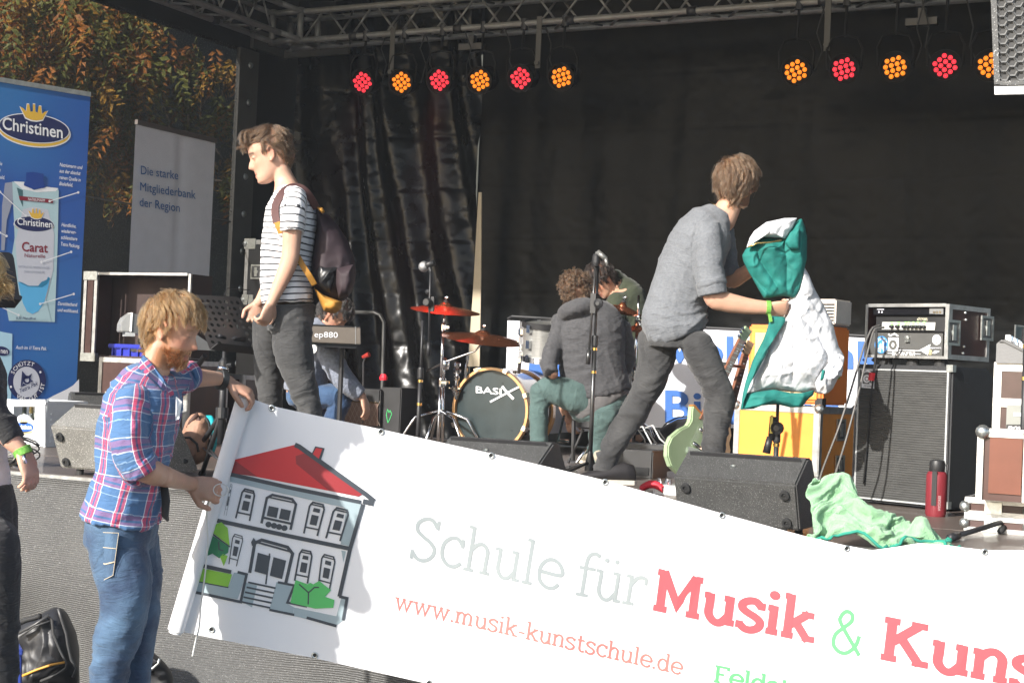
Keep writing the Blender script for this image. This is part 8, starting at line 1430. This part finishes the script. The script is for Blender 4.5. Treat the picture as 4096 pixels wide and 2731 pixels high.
garment('olive_hoodie', [(LG_(Z0, (1350,305,70,.10), (1390,345,120,.15,.02), (1425,430,130,.18), (1450,600,125,.17), (1455,800,125,.17)), FF, .4, 1.), (LG_(Z0, (1345,235,45,.07,.05), (1390,290,55,.09,.08), (1400,350,50,.09,.05)), RR, .5, .6), (LG_(Z0, (1370,400,70,.09,-.12), (1330,560,58,.075,-.2), (1315,650,50,.06,-.22)), RF, .8, 1.2)], OLIVE, M5, .012, .010, 14.); garment('dark_trousers', [(LG_(Z0, (1440,800,75,.10,-.05), (1440,1230,55,.07,-.05)), RF, .5, 1.2), (LG_(Z0, (1485,800,75,.10,.12), (1490,1230,55,.07,.12)), RF, .5, 1.2)], BLKC, M5, .012, .008, 15.)
for px, dz in ((1440,-.05), (1490,.12)): q = at(*g_(px, 1250), Z0+dz); q[2] = STAGE; shoe(M5, q, q+fwdv(-.15,-.2,0)*[1,1,0], BSH, SOLE)
# kneeling man behind the piano
Z0 = 9.45; base = at(*z('F',760,1500), Z0); M6 = fig('person in a marled grey sweater and jeans crouching behind the brown piano', np.array([base[0], base[1], STAGE])); H6 = Head(*z('F',925,262), Z0, (.72,-.15,-.62), (.42,-.1,.85), 1.04)
body(M6, [LF(Z0, (880,330,75,.065), (820,390,100,.08)), LF(Z0, (760,500,170,.14), (690,800,170,.13), (640,1020,170,.14)), LF(Z0, (860,560,75,.05,-.15), (960,800,66,.045,-.2), (1120,985,58,.04,-.2), (1205,1050,42,.03,-.2)), LF(Z0, (700,1050,70,.06,-.05), (1010,1075,55,.05,-.1)), LF(Z0, (1010,1090,50,.045,-.1), (940,1240,45,.04,-.1), (866,1490,38,.04,-.05)), LF(Z0, (600,1060,100,.08,.1), (760,1150,90,.075,.2), (700,1480,50,.05,.2))], H6, hand(at(*z('F',1208,1052), Z0-.2), fwdv(.3,-.1,-1), fwdv(-.8,.3,.2), 1, (.35,.4,.3), 1.0), SK, vox=.0065)
hair(M6, H6, hairmat('hair_grey_dark', (.035,.03,.028)), lambda x, y, zc: np.clip(np.where(x > .03, (zc-.055)/.012, np.where(x > -.02, (zc-.015)/.012, (zc+.075)/.012))+.5, 0, 1), lambda p: np.array([.5, np.sign(p[1])*.2, -.5]), 220, lambda p: .03, .3, 51, cap=.012, thick=.0008)
garment('marl_sweater', [(LF(Z0, (855,345,95,.09), (800,420,165,.16), (750,520,200,.19), (690,760,200,.18), (650,1000,195,.18)), FF, .4, 1.), (LF(Z0, (850,520,110,.09,-.1), (905,680,108,.09,-.17), (985,820,98,.08,-.2), (1090,950,80,.07,-.2), (1185,1030,58,.05,-.2)), RF, .7, 1.4), (LF(Z0, (760,500,100,.09,.15), (900,800,90,.08,.25), (1050,900,70,.06,.25)), RF, .7, 1.2)], MARL, M6, .0095, .008, 16.)
garment('jeans', [(LF(Z0, (640,1000,190,.17), (700,1050,150,.13), (880,1040,118,.11,-.08), (1015,1075,102,.10,-.1)), RR, .3, 1.), (LF(Z0, (1010,1090,95,.095,-.1), (940,1240,92,.09,-.1), (870,1480,75,.08,-.05)), RF, .8, 1.6), (LF(Z0, (620,1060,120,.11,.1), (760,1160,100,.1,.2), (705,1470,75,.08,.2)), RF, .6, 1.2)], clothmat('mid_denim', plain((.015,.04,.10), (.04,.09,.18))), M6, .0095, .006, 17.)
for px, py, dz in ((860,1510,-.05), (700,1500,.2)): q = at(*z('F',px,py), Z0+dz); q[2] = STAGE; shoe(M6, q, q+fwdv(.24,-.05,0)*[1,1,0], BSH, SOLE)
# ---------------------------------------------------------------- woman at the left edge
Z0 = 4.9; base = at(-20, 820, Z0); M7 = fig('person in black with blonde hair and a green wristband at the left edge', np.array([base[0], base[1], 0])); H7 = Head(-33, 280, Z0, (-.9,.4,-.1), (0,0,1), .95)
arm = LN(Z0,1, (-20,366,15,.05,-.08), (-14,392,13,.045,-.08), (-3,418,11.5,.04,-.08), (10,438,9.5,.034,-.08), (21,449.5,7.0,.026,-.08)); p_n = lambda x, y: (x/11.2, y/11.2+345)
hN = hand(at(21.5,450,Z0-.08), fwdv(.38,-.05,-.92), fwdv(-.9,.3,-.2), 1, (.45,.5,.35), .98, .12, .9)
body(M7, [LN(Z0,1, (-27,315,15,.05), (-30,340,17,.06)), arm, LN(Z0,1, (-36,370,36,.10), (-36,450,34,.09), (-28,510,36,.11)), LN(Z0,1, (-18,530,19,.06,-.08), (-14,610,16,.055,-.08), (-16,860,12,.045,-.08)), LN(Z0,1, (-40,530,27,.08,.1), (-42,610,22,.07,.1), (-42,860,12,.045,.1))], H7, hN, (.47,.28,.2), vox=.0052)
hair(M7, H7, hairmat('hair_blonde', (.95,.62,.28)), lambda x, y, zc: np.clip(np.where(x > .03, (zc-.05)/.012, (zc+.10)/.012)+.5, 0, 1), lambda p: np.array([-1.0, .1, -.55]), 330, lambda p: .07, .3, 61, cap=.02)
g = MB(); r_ = np.random.default_rng(2)
for k in range(420): 
    a0 = np.array([-7+r_.normal(0,3), 280+r_.normal(0,4.5)]); e0 = np.array([r_.uniform(4,15.5), 287+r_.normal(1.5,4.5)]); m0 = (a0+e0)/2+[0,r_.uniform(-7,3)]; g.tube([at(*a0, Z0+.02+.03*r_.normal()), at(*m0, Z0+.03*r_.normal()), at(*e0, Z0+.03*r_.normal())], [.0010,.0009,.0004], 5, cap=False)
g.build('ponytail', hairmat('hair_blonde', (.95,.62,.28)), M7, True, world=True)
garment('black_cardigan', [(LN(Z0,1, (-30,338,24,.09), (-36,372,40,.13), (-38,430,38,.12), (-46,492,34,.12)), FF, .3, .8), (LN(Z0,1, (-22,360,19,.07,-.05), (-15,388,16,.06,-.08), (-6,410,14,.055,-.08), (4,426,12.5,.05,-.08), (13.5,440,10,.043,-.08)), RF, .7, 1.2)], BLKC, M7, .008, .006, 18.)
garment('white_top', [(LN(Z0,1, (-32,400,34,.115), (-30,460,36,.12), (-28,490,36,.125), (-29,499,36.5,.13)), FF, .3, .6)], WHC, M7, .008, .006, 19.); garment('black_trousers', [(LN(Z0,1, (-26,488,36,.125), (-22,520,38,.13), (-22,550,37,.13)), FF, .2, .3), (LN(Z0,1, (-15,540,32,.10,-.08), (-13.5,580,32.5,.10,-.08), (-14,612,32,.09,-.08), (-16,640,33,.085,-.08), (-18,690,34,.08,-.08), (-20,850,26,.07,-.08)), RF, .4, 1.8), (LN(Z0,1, (-42,540,30,.10,.1), (-44,700,26,.08,.1), (-44,850,24,.07,.1)), RF, .4, 1.)], BLKC, M7, .008, .008, 20.)
g = MB(); wc = at(23,452,Z0-.08); wd = fwdv(.42,0,-.9); wd /= np.linalg.norm(wd); g.lathe([(.0275,-.016),(.0295,-.014),(.0295,.006),(.0275,.008)], wc, wd, 20); g.build('green_wristband', pm('wristband_green', (.13,.33,.05)), M7, 40, world=True); g = MB(); g.tube([at(23.5,454.5,Z0-.115), at(25.5,463,Z0-.12)], .006, 8); g.build('band_clip', CHR, M7, True, world=True)
for px, dz in ((-20,-.08), (-44,.1)): q = at(px, 850, Z0+dz); q[2] = 0; shoe(M7, q, q+fwdv(-.15,.2,0)*[1,1,0], BSH, SOLE)
# ================================================================== AIR: thin stage haze in one closed box
hz = bpy.data.materials.new('haze'); hz.use_nodes = True; hz.node_tree.nodes.remove(hz.node_tree.nodes['Principled BSDF']); pv = N(hz.node_tree, 'ShaderNodeVolumePrincipled'); pv.inputs['Color'].default_value = (.86,.93,1,1); pv.inputs['Density'].default_value = .0027; pv.inputs['Anisotropy'].default_value = .35
hz.node_tree.links.new(pv.outputs[0], hz.node_tree.nodes['Material Output'].inputs['Volume'])
g = MB(); g.bbox((-20,-12,-1.1), (14,28,8.2)); setp(g.build('haze', hz), 'thin pale haze hanging in the air of the stage', 'haze', kind='stuff')
